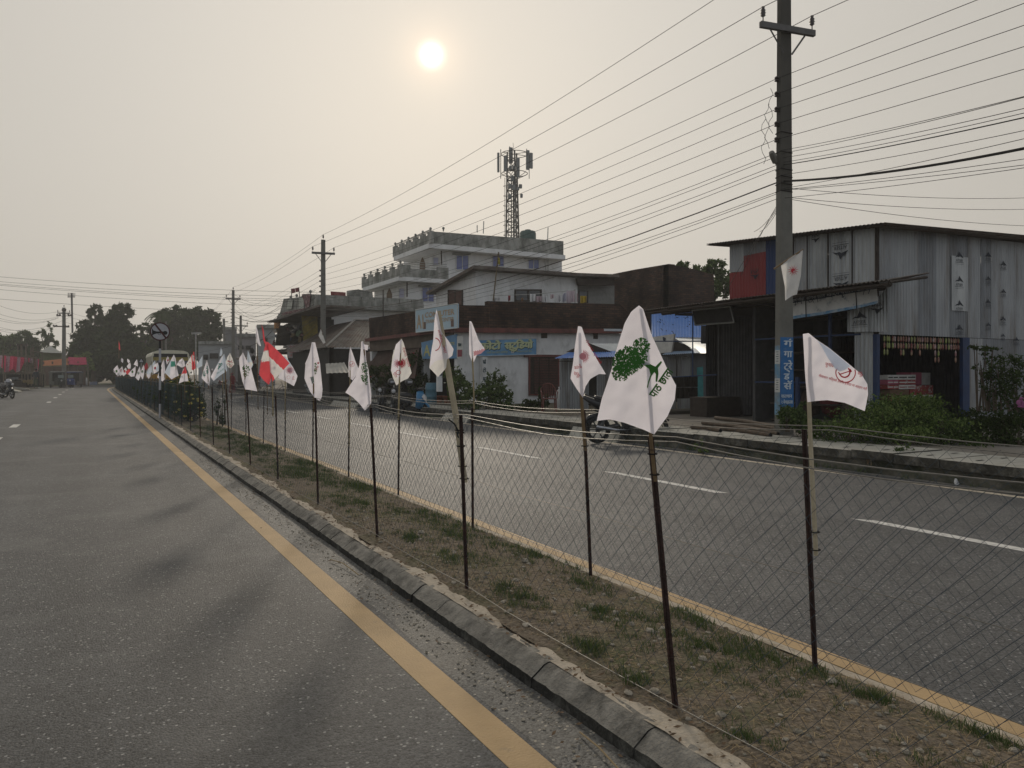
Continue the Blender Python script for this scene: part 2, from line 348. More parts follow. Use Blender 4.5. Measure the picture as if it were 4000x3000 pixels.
def fbm(X,Y,seed=0,o=5,f=1.):
    r=np.random.default_rng(seed); Z=np.zeros_like(X); a=1.
    for i in range(o):
        for k in range(3):
            th=r.uniform(0,6.28); ph=r.uniform(0,6.28); Z+=a*np.sin((X*math.cos(th)+Y*math.sin(th))*f*6.28+ph+1.7*np.sin(Y*f*2.1+k))/3
        f*=2.03; a*=.55
    return Z
def soilz(X,Y):
    e=np.clip((X-2.14)/.12,0,1)*np.clip((3.44-X)/.12,0,1)
    return .112+e*.02+.010*fbm(X,Y,3,5,1.2)*(.3+.7*e)-np.clip((X-2.45)/.95,0,1)*.095
soilm=M('median_soil',(.165,.132,.095),.97,.5,34,bump=1.2,bsc=60,col2=(.10,.10,.045),thr=(.48,.66),sc2=1.4)
rough_strip('median_soil',2.12,3.45,-1.,12,soilz,soilm,.022,.022)
rough_strip('median_soil_far',2.12,3.45,12,125,soilz,soilm,.08,.5)
rough_strip('kerb_mortar_band',2.045,2.19,-1.,60,lambda X,Y:.114+.004*fbm(X,Y,9,4,3)-np.clip((X-2.13+.03*np.sin(Y*2.2)+.025*np.sin(Y*7)+.012*np.sin(Y*23))/.04,0,1)*.04+.010,km,.012,.06)
m=MB(); tag(rough_strip('far_median_edge',3.42,3.52,-1.,90,lambda X,Y:.022+.003*fbm(X,Y,5,4,2)-(X-3.42)*.12+.0*X,km,.025,.25),kind='structure')
# ---- leaf / blade generators
def blades(centers,n,h,spread,wd=.004,lean=.5):
    """n blades round every centre (cx,cy,cz,scale)"""
    C=np.repeat(np.array(centers,dtype=float),n,axis=0); N=len(C); S=C[:,3]
    r=spread*np.sqrt(rng.random(N))*S; th=rng.random(N)*6.283
    b=C[:,:3]+np.stack([r*np.cos(th),r*np.sin(th),np.zeros(N)],-1)
    H=h*S*rng.uniform(.4,1.1,N); ln=lean*H*rng.uniform(.1,1.1,N); ph=rng.random(N)*6.283
    tip=b+np.stack([ln*np.cos(ph),ln*np.sin(ph),H],-1); mid=b+np.stack([ln*.35*np.cos(ph),ln*.35*np.sin(ph),H*.6],-1)
    q=rng.random(N)*3.14; sd=np.stack([np.cos(q),np.sin(q),np.zeros(N)],-1)*wd*S[:,None]
    V=np.concatenate([b-sd,b+sd,mid+sd*.8,mid-sd*.8,tip],0); i=np.arange(N)
    quads=np.stack([i,i+N,i+2*N,i+3*N],-1); tr=np.stack([i+3*N,i+2*N,i+4*N,i+4*N],-1)
    return V,quads,np.stack([i+3*N,i+2*N,i+4*N],-1)
def blade_obj(name,centers,n,h,spread,mat,wd=.004,lean=.5,parent=None):
    V,q,t=blades(centers,n,h,spread,wd,lean)
    me=bpy.data.meshes.new(name); me.from_pydata(V.tolist(),[],q.tolist()+t.tolist()); me.materials.append(mat)
    o=bpy.data.objects.new(name,me); COL.objects.link(o); 
    if parent: o.parent=parent
    return o
def leaf_cloud(ells,n,size,clump=.25,flat=.0,ncl=None):
    """leaf quads in clumps spread through ellipsoids [(c,(rx,ry,rz))]"""
    vol=np.array([e[1][0]*e[1][1]*e[1][2] for e in ells])**(2/3); cnt=(n*vol/vol.sum()).astype(int)+1; Vs=[]
    for (c,r),k in zip(ells,cnt):
        nc=max(6,int(k/28)); d=rng.normal(size=(nc,3)); d/=np.linalg.norm(d,axis=1)[:,None]
        rad=rng.uniform(.45,1.02,nc)**.7; cc=d*rad[:,None]
        p=cc[rng.integers(0,nc,k)]+rng.normal(size=(k,3))*clump*.6
        p=p*np.array(r)+np.array(c)
        nrm=rng.normal(size=(k,3)); nrm[:,2]+=flat; nrm/=np.linalg.norm(nrm,axis=1)[:,None]
        a=np.cross(nrm,rng.normal(size=(k,3))); a/=np.linalg.norm(a,axis=1)[:,None]; b=np.cross(nrm,a)
        s=size*rng.uniform(.5,1.25,k)[:,None]
        Vs.append(np.stack([p-a*s,p-b*s*.45+a*s*.1,p+a*s,p+b*s*.45+a*s*.1],1))
    V=np.concatenate(Vs,0); N=len(V)
    return V.reshape(-1,3),np.arange(N*4).reshape(N,4)
leafD=MLEAF('leaf_dark',(.025,.04,.014),(.06,.085,.03)); leafM=MLEAF('leaf_mid',(.03,.055,.016),(.12,.165,.055)); leafB=MLEAF('leaf_bright',(.045,.08,.02),(.19,.25,.08)); grassm=MLEAF('grass_blade',(.045,.075,.025),(.13,.16,.07)); strawm=MLEAF('straw',(.24,.17,.10),(.42,.33,.2),.1)
bark=M('bark',(.09,.07,.05),.95,.35,8,bump=.8,bsc=20)
# median grass, dry straw, pebbles
C=[]
def sz(x,y): return float(soilz(np.array([[x]]),np.array([[y]]))[0,0])
patches=[(2.95,3.15,.34,44),(3.22,2.95,.15,16),(3.3,3.7,.1,10),(3.22,2.35,.08,8),(2.75,3.9,.12,10),(2.45,4.35,.13,14),(3.1,4.6,.15,14),(3.28,5.6,.25,30),(2.6,5.6,.2,14),(3.0,6.6,.3,34),(2.5,6.4,.12,12),(3.2,7.6,.3,34),(2.7,8.4,.35,34),(3.1,10,.4,44),(2.7,11.5,.4,40),(3.1,13,.5,50),(2.6,15,.5,46),(3.1,16.5,.5,46),(2.8,19,.6,60),(3.0,22,.6,60),(2.33,3.35,.07,8),(3.32,1.9,.1,10),(2.9,1.5,.2,12),(2.27,2.95,.05,5),(2.3,2.2,.05,4)]
for x,y,r,k in patches:
    for i in range(int(k*2.6)):
        a=random.random()*6.28; q=r*1.5*random.random()**.8
        px=x+q*math.cos(a)*.8; py=y+q*math.sin(a)*1.6
        if 2.2<px<3.44: C.append((px,py,sz(px,py)-.004,random.uniform(.5,1.15)*(1 if y<9 else 1.25)))
for i in range(520):
    px,py=random.uniform(2.2,3.4),random.uniform(1,14); C.append((px,py,sz(px,py)-.004,random.uniform(.25,.7)))
tag(blade_obj('median_grass',C,22,.055,.055,grassm,.0018,1.0),'patches of low green grass on the bare median soil','grass',kind='stuff')
C=[]
for i in range(9000):
    py=-.5+14*random.random()**1.5; px=random.uniform(2.17,3.42); C.append((px,py,sz(px,py)+.003,random.uniform(.4,1.)))
V,q,t=blades(C,1,.012,.02,.0014,1.0)
Cn=np.array(C); N=len(Cn); L=rng.uniform(.012,.05,N); th=rng.random(N)*6.28; d=np.stack([np.cos(th)*L,np.sin(th)*L,rng.uniform(-.004,.012,N)],-1); sd=np.stack([-np.sin(th),np.cos(th),np.zeros(N)],-1)*.0013
V=np.concatenate([Cn[:,:3]-d-sd,Cn[:,:3]-d+sd,Cn[:,:3]+d+sd,Cn[:,:3]+d-sd],0); i=np.arange(N)
tag(mesh_np('dry_straw',V,np.stack([i,i+N,i+2*N,i+3*N],-1),strawm),'bits of dry straw lying on the median soil','straw',kind='stuff')
def rocks(name,pts,mat,label,cat,kind='stuff'):
    m=MB()
    for x,y,z,r in pts:
        n=7; L=4; q=[random.uniform(.7,1.25) for _ in range(3)]; a0=random.random()*6
        vs=[]
        for i in range(L+1):
            ph=math.pi*(i/L-.5)
            for k in range(n):
                t_=a0+2*math.pi*k/n; rr=r*random.uniform(.82,1.12); vs.append((x+math.cos(ph)*math.cos(t_)*rr*q[0],y+math.cos(ph)*math.sin(t_)*rr*q[1],z+math.sin(ph)*rr*.6*q[2]))
        m._a(vs,[(i*n+k,i*n+(k+1)%n,(i+1)*n+(k+1)%n,(i+1)*n+k) for i in range(L) for k in range(n)],0)
    return tag(m.build(name,mat),label,cat,kind=kind)
stone=M('stone',(.34,.30,.24),.9,.3,9,bump=.3,bsc=60,col2=(.2,.18,.14),thr=(.45,.6),sc2=5)
clod=M('clod',(.23,.18,.12),.97,.35,20,bump=.6,bsc=60)
P=[]
for i in range(6500):
    y=-.4+9*random.random()**1.6; x=random.uniform(2.2,3.42); P.append((x,y,sz(x,y)+.001,random.choice([.004,.006,.008,.012,.005,.016])))
rocks('median_gravel',P,clod,'small clods and pebbles strewn over the median soil','gravel')
P=[]
for i in range(800):
    y=.0+8*random.random()**1.6; x=random.uniform(2.18,3.4); P.append((x,y,sz(x,y)+.004,random.uniform(.006,.015) if i%6 else random.uniform(.015,.026)))
rocks('pale_pebbles',P,stone,'pale rounded pebbles strewn over the median soil','pebbles')
P=[]
for i in range(2600):
    y=-.5+16*random.random()**1.6; x=1.93-abs(random.gauss(0,.12)); 
    if x>1.66: P.append((x,y,.006,random.choice([.003,.004,.006,.009])))
rocks('gutter_grit',P,stone,'loose grit lying in the gutter along the kerb','grit')
m=MB(); C=[]
for i in range(900):
    if i%3: y=.2+12*random.random()**1.5; x=2.04+abs(random.gauss(0,.07)); z=.135
    else: y=.2+20*random.random()**1.4; x=1.93-abs(random.gauss(0,.13)); z=.022
    a=random.random()*6.28; L=random.uniform(.006,.022); d=Vector((math.cos(a)*L,math.sin(a)*L,random.uniform(-.004,.006))); e=Vector((-math.sin(a)*L*.35,math.cos(a)*L*.35,.003)); p=Vector((x,y,z)); 
    if x>1.5: m.poly(p-d,p-e,p+d,p+e)
tag(m.build('leaf_debris',M('debris_brown',(.13,.085,.05),.95,.4,20)),'brown leaf crumbs and bark scattered over the kerb and gutter','debris',kind='stuff')
for a,b,c,lb in (((2265,2860),(2340,2920),(2430,3020),'long pale dry stalk lying in the gutter at the bottom of the picture'),((1290,2185),(1340,2200),(1400,2245),'dry forked twig lying in the gutter beside the kerb')):
    m=MB(); m.tube([PG(*a,.02),PG(*b,.03),PG(*c,.02)],.004,5); tag(m.build('twig',strawm),lb,'twig')
for i,(px,py,r,lb) in enumerate([(2560,2700,.026,'pale flat stone at the foot of the nearest fence post'),(2455,2690,.024,'rounded stone between the kerb and the nearest fence post'),(2540,2440,.03,'brown stone beside the far yellow line'),(1645,2070,.035,'pale stone in the grass behind the kerb'),(3250,2605,.03,'grey lump of rubble at the foot of the right fence post'),(2050,2160,.04,'grey stone near the middle of the median'),(2815,2790,.024,'dark round stone right of the nearest post foot')]):
    p=PG(px,py,.14); o=rocks('stone',[(p.x,p.y,sz(p.x,p.y)+r*.25,r)],stone,lb,'stone'); del o['kind']; o['group']='single stones on the median'
# ---------------------------------------------------------------- chain-link fences
wirem=M('mesh_wire',(.055,.075,.095),.6,.2,8,metal=.2); netm=M('far_mesh_wire',(.055,.085,.10),.6,.2,8)
rust=M('rusty_iron',(.034,.019,.016),.85,.45,18,bump=.6,bsc=80,col2=(.065,.028,.02),thr=(.5,.68),sc2=12)
galv=M('galvanised_wire',(.19,.18,.16),.5,.2,20,metal=.5)
def chain(x,y0,y1,zb,zt,w,posts,rad,seed):
    r=np.random.default_rng(seed); k=np.arange(int((y1-y0)/w)); J=int((zt-zb)/w); j=np.arange(J+1)
    K,Jj=np.meshgrid(k,j,indexing='ij')
    Y=y0+(K+((Jj+K)%2))*w
    sag=.035*np.abs(np.sin((Y-posts[0])/2.07*np.pi))
    Z=zb+(zt-zb-sag)*Jj/J
    # shared distortion so that the wires stay linked
    Yd=Y+.012*np.sin(Z*5+Y*1.7)+.008*np.sin(Z*13+Y*4.1); Zd=Z+.010*np.sin(Y*3.3+Z*4)+.006*np.sin(Y*9.1)
    Xd=x+.014*np.sin(Y*2.1+Z*3)+np.where((K%2)==0,.0012,-.0012)
    Xd=Xd+np.vectorize(bend)(Yd)
    P=np.stack([Xd,Yd,Zd],-1); nK,nJ=K.shape; vs=[]
    for a in (0,2.094,4.189):
        vs.append(P+np.array([math.cos(a)*rad,math.sin(a)*rad*.8,math.sin(a)*rad*.5]))
    V=np.stack(vs,2).reshape(-1,3); base=(np.arange(nK)[:,None]*nJ+np.arange(nJ-1)[None,:]).ravel()*3; q=[]
    for a in range(3): q.append(np.stack([base+a,base+(a+1)%3,base+3+(a+1)%3,base+3+a],-1))
    return V,np.concatenate(q,0)
NP=[(2648,2775,2540,1709),(1823,2308,1797,1622),(1474,2102,1446,1592),(1241,1972,1229,1554),(1085,1877,1074,1541),(978,1820,963,1533),(897,1774,883,1519),(833,1739,826,1512),(782,1709,776,1508),(744,1685,740,1500),(709,1666,706,1498)]
FP=[(3187,2615,3142,1678),(2307,2243,2279,1600),(1845,2052,1843,1592),(1554,1922,1558,1583),(1360,1855,1362,1557),(1220,1803,1222,1535),(1112,1757,1114,1530),(1027,1727,1030,1525),(959,1699,960,1512),(902,1671,905,1500)]
def mkposts(L,z):
    out=[]
    for a,b,c,d in L:
        p=PG(a,b,z); D=(EYE-z)*F/(b-HY); q=PD(c,d,D); out.append((p.x,p.y,q.x,q.y,q.z))
    return out
NPP=mkposts(NP,.12); FPP=mkposts(FP,.05)
XN=sum(p[0] for p in NPP)/len(NPP); XF=sum(p[0] for p in FPP)/len(FPP); print('fence x',XN,XF,[round(p[0],2) for p in NPP],[round(p[0],2) for p in FPP],[round(p[4],2) for p in NPP+FPP])
near=[.55]+[p[1] for p in NPP]+[25.1+2.06*i for i in range(36)]; far=[.6]+[p[1] for p in FPP]+[23.9+2.06*i for i in range(37)]
def fence(name,x,posts,label,seed,info):
    t=thing(name,label,'fence',(x,posts[0],.15))
    for (a,b,w,rad,mt) in ((.1,9,.047,.00115,wirem),(9,24.5,.05,.0016,wirem),(24.5,100,.07,.003,netm)):
        V,q=chain(x,a,b,.13 if x<3 else .07,1.30,w,posts,rad,seed); mesh_np('netting',V,q,mt,t)
    for y in posts:
        m=MB(); c=bend(y); k=[q for q in info if q[1]==y]
        if k: q=k[0]; p0=Vector((q[0],q[1],.0)); p1=Vector(q[2:5]); h=p1.z
        else: p0=Vector((x+c,y,.0)); p1=Vector((x+c+random.uniform(-.03,.03),y+random.uniform(-.04,.04),1.32)); h=1.32
        # L-section angle iron
        u=Vector((1,0,0)); v=Vector((0,1,0)); th=.004
        for (a,b) in (((u*.019,v*th),(u*th,v*.019)) if y<30 else ((u*.026,v*th),(u*th,v*.026))):
            m.prism([p0,p0+a,p0+a+b,p0+b],(p1-p0)); 
        for z_ in (.35,.7,1.0,1.25):
            q_=p0+(p1-p0)*((z_)/h); m.torus(q_+Vector((.008,.008,0)),.017,.0016,'z',10,4)
        m.build('post',rust,t)
    for z_,s_ in ((1.305,1),(1.285,2)):
        m=MB(); pts=[]
        for a,b in zip(posts[:-1],posts[1:]):
            for i in range(6):
                f_=i/6; y=a+(b-a)*f_; pts.append((x+bend(y)-.006*s_+.01*math.sin(f_*6+a),y,z_-.028*s_**.4*math.sin(f_*math.pi)*(1 if s_==1 else .6+.5*math.sin(a*3))))
        m.tube(pts,.0026,5); m.build('top_wire',galv,t)
    for z_ in ((.155,) if x<3 else (.12,.5)):
        m=MB(); pts=[]
        for a,b in zip(posts[:-1],posts[1:]):
            for i in range(4):
                f_=i/4; y=a+(b-a)*f_; pts.append((x+bend(y)-.012,y,z_-.012*math.sin(f_*math.pi)+.012*math.sin(a*2)))
        m.tube(pts,.0026,5); m.build('lower_wire',galv,t)
    return t
fence('chain_link_fence',XN,near,'rusty-post chain-link fence nearer the camera, standing just behind the kerb',1,NPP)
fence('chain_link_fence',XF,far,'rusty-post chain-link fence on the far side of the median, beside the thin yellow line',2,FPP)
# ---------------------------------------------------------------- raised ground and covered drain on the shop side
GZ=.33
m=MB(); m.poly((12.05,-6,GZ),(70,-6,GZ),(70,95,GZ),(12.05,95,GZ)); m.poly((12.05,-6,-.01),(12.05,-6,GZ),(12.05,95,GZ),(12.05,95,-.01)); tag(m.build('yard',yard),kind='structure')
m=MB(); m.poly((12.4,19.2,GZ+.006),(70,19.2,GZ+.006),(70,52,GZ+.006),(12.4,52,GZ+.006)); tag(m.build('yard_soil',M('yard_soil',(.12,.10,.075),.95,.4,3,bump=.8,bsc=18,col2=(.06,.075,.03),thr=(.5,.68),sc2=1.4)),kind='structure')
m=MB(); m.poly((10.72,-6,.002),(10.95,-6,.002),(10.95,95,.002),(10.72,95,.002)); tag(m.build('roadside_dirt',dirt),kind='structure')
moss=M('mossy_concrete',(.13,.12,.095),.95,.45,3,bump=.8,bsc=22,col2=(.045,.05,.03),thr=(.42,.6),sc2=2.2)
slabm=M('slab_concrete',(.36,.345,.30),.9,.14,2.2,bump=.25,bsc=40,col2=(.25,.24,.2),thr=(.5,.7),sc2=2)
slabe=M('slab_edge',(.05,.047,.038),.95,.4,5,bump=.8,bsc=24,col2=(.15,.14,.115),thr=(.5,.65),sc2=3); black=M('black_gap',(.01,.01,.01),.9,.1)
D=thing('covered_drain','low concrete roadside drain covered with grey slabs, in front of the shops','drain',(11,5,0))
ramps=[(14.2,16.6),(22.2,24.6),(34,38.5)]
m=MB(); m.box(10.93,11.08,-4,70,-.02,.205); m.box(10.86,10.935,-4,13.6,-.02,.12); m.box(10.86,10.935,17.2,21.6,-.02,.13); m.build('drain_wall',moss,D)
y=1.6
while y<68:
    L=.74; a,b=y+.006,y+L-.006; dz=random.uniform(-.012,.012); dx=random.uniform(-.02,.02); m=MB()
    v=[(10.80+dx,a,.212+dz),(12.08,a,.212+dz),(12.08,b,.212+dz),(10.80+dx,b,.212+dz),(10.80+dx,a,.345+dz),(12.08,a,.348+dz),(12.08,b,.348+dz),(10.80+dx,b,.345+dz)]
    m._a(v,[(4,5,6,7)],0); m._a(v,[(0,3,2,1),(0,1,5,4),(1,2,6,5),(2,3,7,6),(3,0,4,7)],1)
    for q in (11.1,11.72): m.poly((q,y+L*.5-.02,.352+dz),(q+.17,y+L*.5-.02,.352+dz),(q+.17,y+L*.5+.03,.352+dz),(q,y+L*.5+.03,.352+dz),m=2)
    m.build('slab',[slabm,slabe,black],D); y+=L
for a,b in ramps:
    m=MB(); m.prism([(10.52,a,.0),(10.95,a+.25,.0),(10.95,a+.25,.30),(10.80,a+.2,.24)],(0,b-a-.4,0)); m.build('ramp',slabm,D)
# ---------------------------------------------------------------- materials for buildings
tin=M('tin_silver',(.37,.385,.385),.42,.14,3,metal=.35,spec=.5,streak=.15,col2=(.20,.21,.215),thr=(.45,.68),sc2=2.5)
tin2=M('tin_weathered',(.30,.31,.315),.5,.2,4,metal=.3,streak=.12,col2=(.17,.15,.13),thr=(.5,.7),sc2=2.5)
tin3=M('tin_dull',(.20,.21,.22),.5,.2,4,metal=.3,streak=.12,col2=(.11,.10,.09),thr=(.5,.7),sc2=2.5)  # darker grey tin of some wall panels
tinr=M('tin_red',(.26,.035,.035),.5,.15,4,streak=.2,col2=(.17,.03,.03),sc2=2); tinb=M('tin_blue',(.02,.045,.13),.5,.15,4,streak=.2)
tinroof=M('tin_roof_old',(.13,.115,.10),.65,.3,2,metal=.3,col2=(.085,.055,.04),thr=(.45,.62),sc2=1.5)
blueroof=M('tin_roof_blue',(.10,.22,.52),.4,.12,3); silroof=M('tin_roof_silver',(.42,.45,.47),.4,.15,3,metal=.4)
blue=M('blue_paint',(.008,.03,.088),.55,.2,5,col2=(.015,.03,.08),sc2=3); darkw=M('dark_timber',(.045,.035,.028),.85,.3,8,bump=.4)
dark=M('shop_dark',(.028,.026,.024),.9,.3,4); white=M('whitewash',(.66,.66,.65),.9,.08,2,col2=(.42,.41,.39),thr=(.56,.76),sc2=.7,streak=.5)
white2=M('whitewash_stained',(.62,.62,.61),.92,.12,3,col2=(.25,.245,.225),thr=(.54,.74),sc2=.9,streak=.6)
grim=M('parapet_concrete',(.30,.30,.275),.93,.25,2,col2=(.12,.125,.11),thr=(.42,.62),sc2=1.2,streak=.5)
redb=M('maroon_band',(.17,.06,.05),.85,.25,3,col2=(.10,.045,.04),sc2=2); woodr=M('maroon_shutter',(.075,.035,.028),.7,.25,8)
brick=MBRICK('brick_dark',(.085,.048,.034),(.04,.028,.023),(.022,.021,.02),bw=.26,bh=.1); glassb=M('blue_curtain_glass',(.075,.10,.27),.25,.2,3,spec=.6); glassd=M('dark_glass',(.02,.022,.025),.15,.1,spec=.7)
frame=M('white_frame',(.5,.5,.48),.6,.1); steel=M('steel_rail',(.32,.32,.3),.5,.2,6,metal=.5)
def wy(m,px,y,th=.15,mi=0): p=[PY(a,b,y) for a,b in px]; m.prism(p,(0,th,0),mi); return m
def wx(m,px,x,th=.15,mi=0): p=[PX(a,b,x) for a,b in px]; m.prism(p,(th,0,0),mi); return m
def text_tris(body,size=1.,font=None):
    c=bpy.data.curves.new('t','FONT'); c.body=body; c.size=size; c.resolution_u=3; o=bpy.data.objects.new('t',c); COL.objects.link(o)
    bpy.context.view_layer.update(); me=bpy.data.meshes.new_from_object(o.evaluated_get(bpy.context.evaluated_depsgraph_get()))
    v=[tuple(x.co[:2]) for x in me.vertices]; f=[tuple(p.vertices) for p in me.polygons]
    bpy.data.objects.remove(o); bpy.data.curves.remove(c); bpy.data.meshes.remove(me); return v,f
def text_on(m,body,org,right,up,h,mi=0,w=None,bold=0):
    v,f=text_tris(body); xs=[a for a,b in v]; x0,x1=min(xs),max(xs); s=h/.72; sx=s if not w else w/(x1-x0)
    org,right,up=Vector(org),Vector(right).normalized(),Vector(up).normalized()
    for k in ([0] if not bold else [-bold,0,bold]):
        m._a([org+right*((a-x0)*sx+k)+up*(b*s+k*.5)+right.cross(up)*(.0006*(1+ (k>0)-(k<0))) for a,b in v],f,mi)
    return m
# ---------------------------------------------------------------- two-storey tin shop
shade=M('tin_shade_tone',(.06,.06,.06),.8,.25,4)  # tin darkened in its colour to give the shade inside and under the awning
S=thing('tin_shop','two-storey corrugated tin shop with red and blue upper panels and a dark open front','shop',(15,10.8,GZ))
XA,YA=15.,10.8
def panx(x0,x1,yt0,yt1,yb0,yb1,mat,x=XA,nm='wall_panel'):
    m=MB(); m.corr(PX(x0,yt0,x),PX(x1,yt1,x),PX(x1,yb1,x),PX(x0,yb0,x),.1,.012); return m.build(nm,mat,S)
def top(x): return 945+(x-2850)*(887-945)/(3427-2850)
def bot(x): return 1172+(x-2850)*(1098-1172)/(3427-2850)
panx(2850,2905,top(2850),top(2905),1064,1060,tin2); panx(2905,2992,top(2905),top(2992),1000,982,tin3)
panx(2905,2992,1000,982,bot(2905),bot(2992),tinr); panx(2850,2905,1066,1060,bot(2850),bot(2905),tinr)
panx(2992,3034,top(2992),top(3034),bot(2992),bot(3034),tinb)
for a,b,mt in ((3034,3098,tin2),(3101,3152,tin2),(3155,3233,tin),(3238,3327,tin),(3331,3424,tin)): panx(a,b,top(a),top(b),bot(a),bot(b),mt)
m=MB()
for a in (3099,3153,3235,3329): m.tube([PX(a,top(a),XA-.01),PX(a,bot(a),XA-.01)],.015,5)
m.tube([PX(3426,885,XA-.02),PX(3426,1300,XA-.02)],.05,6); m.build('wall_batten',darkw,S)
# end wall towards the camera
zt=lambda x:4.78+.02*(x-15)
def pany(xa,xb,z0,z1a,z1b,mat,y=YA,nm='wall_panel'):
    m=MB(); m.corr((xa,y,z1a),(xb,y,z1b),(xb,y,z0),(xa,y,z0),.1,.012); return m.build(nm,mat,S)
xs=[PY(p,1200,YA).x for p in (3434,3585,3655,3710,3782,3832,3872,3942,4010,4100)]
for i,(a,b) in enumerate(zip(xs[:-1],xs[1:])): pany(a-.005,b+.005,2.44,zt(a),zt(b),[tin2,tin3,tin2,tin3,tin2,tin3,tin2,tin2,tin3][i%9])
x1=PY(3785,1500,YA).x
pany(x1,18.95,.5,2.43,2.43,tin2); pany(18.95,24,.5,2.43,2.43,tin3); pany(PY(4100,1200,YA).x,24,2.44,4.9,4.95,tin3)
m=MB(); r0=PX(2770,955,14.7); r1=PX(3422,874,14.55); r2=Vector((24.5,10.3,5.06))
ra=Vector((14.6,10.35,r1.z)); m.corr(Vector((14.6,r0.y,r0.z)),ra,Vector((24.5,10.3,5.10)),Vector((24.5,r0.y,r0.z+.3)),.1,.016); m.corr(Vector((14.6,r0.y,r0.z-.03)),ra-Vector((0,0,.03)),Vector((24.5,10.3,5.07)),Vector((24.5,r0.y,r0.z+.27)),.1,.016)
m.build('roof',tinroof,S)
m=MB(); m.corr((14.62,10.34,r1.z+.0),(24.5,10.34,5.09),(24.5,10.40,5.04),(14.62,10.40,r1.z-.05),.1,.02); m.build('roof_edge',tinroof,S)
# awning with corrugated edge along the road
m=MB(); a0=PX(2490,1217,13.9); a1=PX(3475,1092,13.9); zA=3.40
a0.z=zA; a1.z=zA+.03
a0=Vector((13.9,a0.y,PX(2512,1213,13.9).z)); a1=Vector((13.9,PX(3475,1092,13.9).y,PX(3475,1092,13.9).z))
m.corr(a0,a1,a1+Vector((1.3,0,.22)),a0+Vector((5.5,0,.3)),.1,.016); m.build('awning',tinroof,S)
m=MB(); m.tube([a0+Vector((.05,0,-.09)),a1+Vector((.05,0,-.09))],.045,4); m.tube([a0+Vector((1.,.1,-.03)),a0.lerp(a1,.9)+Vector((1.,0,-.03))],.05,4)
for k in range(7): q=a0.lerp(a1,k/6); m.tube([q+Vector((0,0,-.05)),q+Vector((1.2,0,.12))],.03,4)
m.build('awning_beam',darkw,S)
# valance: worn printed sheet hanging from the awning
vw=M('valance_sheet',(.50,.50,.48),.8,.12,5,col2=(.22,.24,.26),thr=(.56,.66),sc2=4); ink=M('faded_ink',(.04,.05,.07),.8,.4,20); vb=M('valance_blue',(.10,.25,.42),.7,.2,6,col2=(.35,.38,.4),sc2=6)
vp=lambda a,b:PX(a,b,14.35)
m=MB(); vt=[(3090,1168),(3145,1158),(3225,1145),(3340,1125),(3420,1112)]; vbm=[(3097,1246),(3147,1238),(3228,1226),(3345,1205),(3427,1184)]
for i in range(4):
    a,b=vp(*vt[i]),vp(*vt[i+1]); c,d=vp(*vbm[i+1]),vp(*vbm[i]); k=.22; off=Vector((.03*(i%2),0,0))
    m.poly(a+off,b+off,b.lerp(c,k)+off,a.lerp(d,k)+off,m=1); m.poly(a.lerp(d,k)+off,b.lerp(c,k)+off,b.lerp(c,.86)+off,a.lerp(d,.86)+off,m=0); m.poly(a.lerp(d,.86)+off,b.lerp(c,.86)+off,c+off,d+off,m=2)
    u=(b-a); text_on(m,['चाउचाउ बिस्कुट','किराना पसल','खाद्य पसल','चिया नास्ता'][i],a.lerp(d,.17)+Vector((-.012,0,0))+off+u*.04,u,(0,0,1),.07,0,w=u.length*.9)
    for q in range(5): 
        p=a.lerp(b,random.uniform(.1,.9)).lerp(d.lerp(c,.5),random.uniform(.2,.45))+Vector((-.012,0,0)); m.tube([p,p+Vector((0,random.uniform(-.06,.06),random.uniform(.03,.1)))],.008,4,1)
m.build('valance',[vw,ink,vb],S)
# lower front
logo=M('logo_ink',(.03,.035,.045),.7,.2,10)
def mountain(c,r,u,s,flip=1,txt='AITSER'):
    """printed mountain mark: c centre, r right vector, u up vector, s half width"""
    m=MB(); c,r,u=Vector(c),Vector(r),Vector(u)*flip; P=lambda a,b:c+r*a*s+u*b*s
    m.poly(P(-1,-.25),P(-.55,.05),P(-.3,.0),P(0,.62),P(.3,.3),P(.6,.1),P(1,-.25),P(.55,-.14),P(.15,-.02),P(-.1,-.16),P(-.5,-.12))
    text_on(m,txt,P(-.8*flip if flip>0 else .8,-.78),r*(1 if flip>0 else -1),u,.38*s,0,w=1.6*s)
    for k,h in ((-.92,.05),(-1.15,.025)): m.poly(P(-1,k),P(1,k),P(1,k+h),P(-1,k+h))
    m.build('printed_mark',logo,S)
def quadx(m,a,b,c,d,x): m.poly(PX(*a,x),PX(*b,x),PX(*c,x),PX(*d,x))
for (a,b,t0,t1,b0,b1) in ((3310,3394,1215,1196,1297,1296),(3396,3468,1196,1120,1296,1296)):
    panx(a,b,t0,t1,b0,b1,tin,XA-.12,'sign_sheet')
ry=(0,-1,0); zu=(0,0,1)
mountain(PX(3357,1237,XA-.15),ry,zu,.2); mountain(PX(3425,1209,XA-.15),ry,zu,.17,-1)
mountain(PX(3282,990,XA-.03),ry,zu,.22,-1); mountain(PX(3284,1110,XA-.03),ry,zu,.22,-1); mountain(PX(3185,935,XA-.03),ry,zu,.13,-1,'AITS'); mountain(PX(2948,1077,XA-.03),ry,zu,.16,-1,'AI')
rx=(1,0,0)
for px,py,s in ((3748,1000,.17),(3748,1095,.17),(3748,1189,.17),(3748,1283,.16),(3861,998,.15),(3861,1090,.13),(3861,1180,.13),(3861,1270,.12),(3920,1032,.14),(3920,1140,.13),(3918,1247,.14),(3918,1312,.11),(3971,1328,.13)):
    mountain(PY(px,py,YA-.03),rx,zu,s,1,'ATSER')
m=MB(); m.box(PY(3717,1,YA-.02).x,PY(3781,1,YA-.02).x,YA-.022,YA-.016,PY(3750,1215,YA).z,PY(3750,1003,YA).z); m.build('pale_sheet',tin,S)
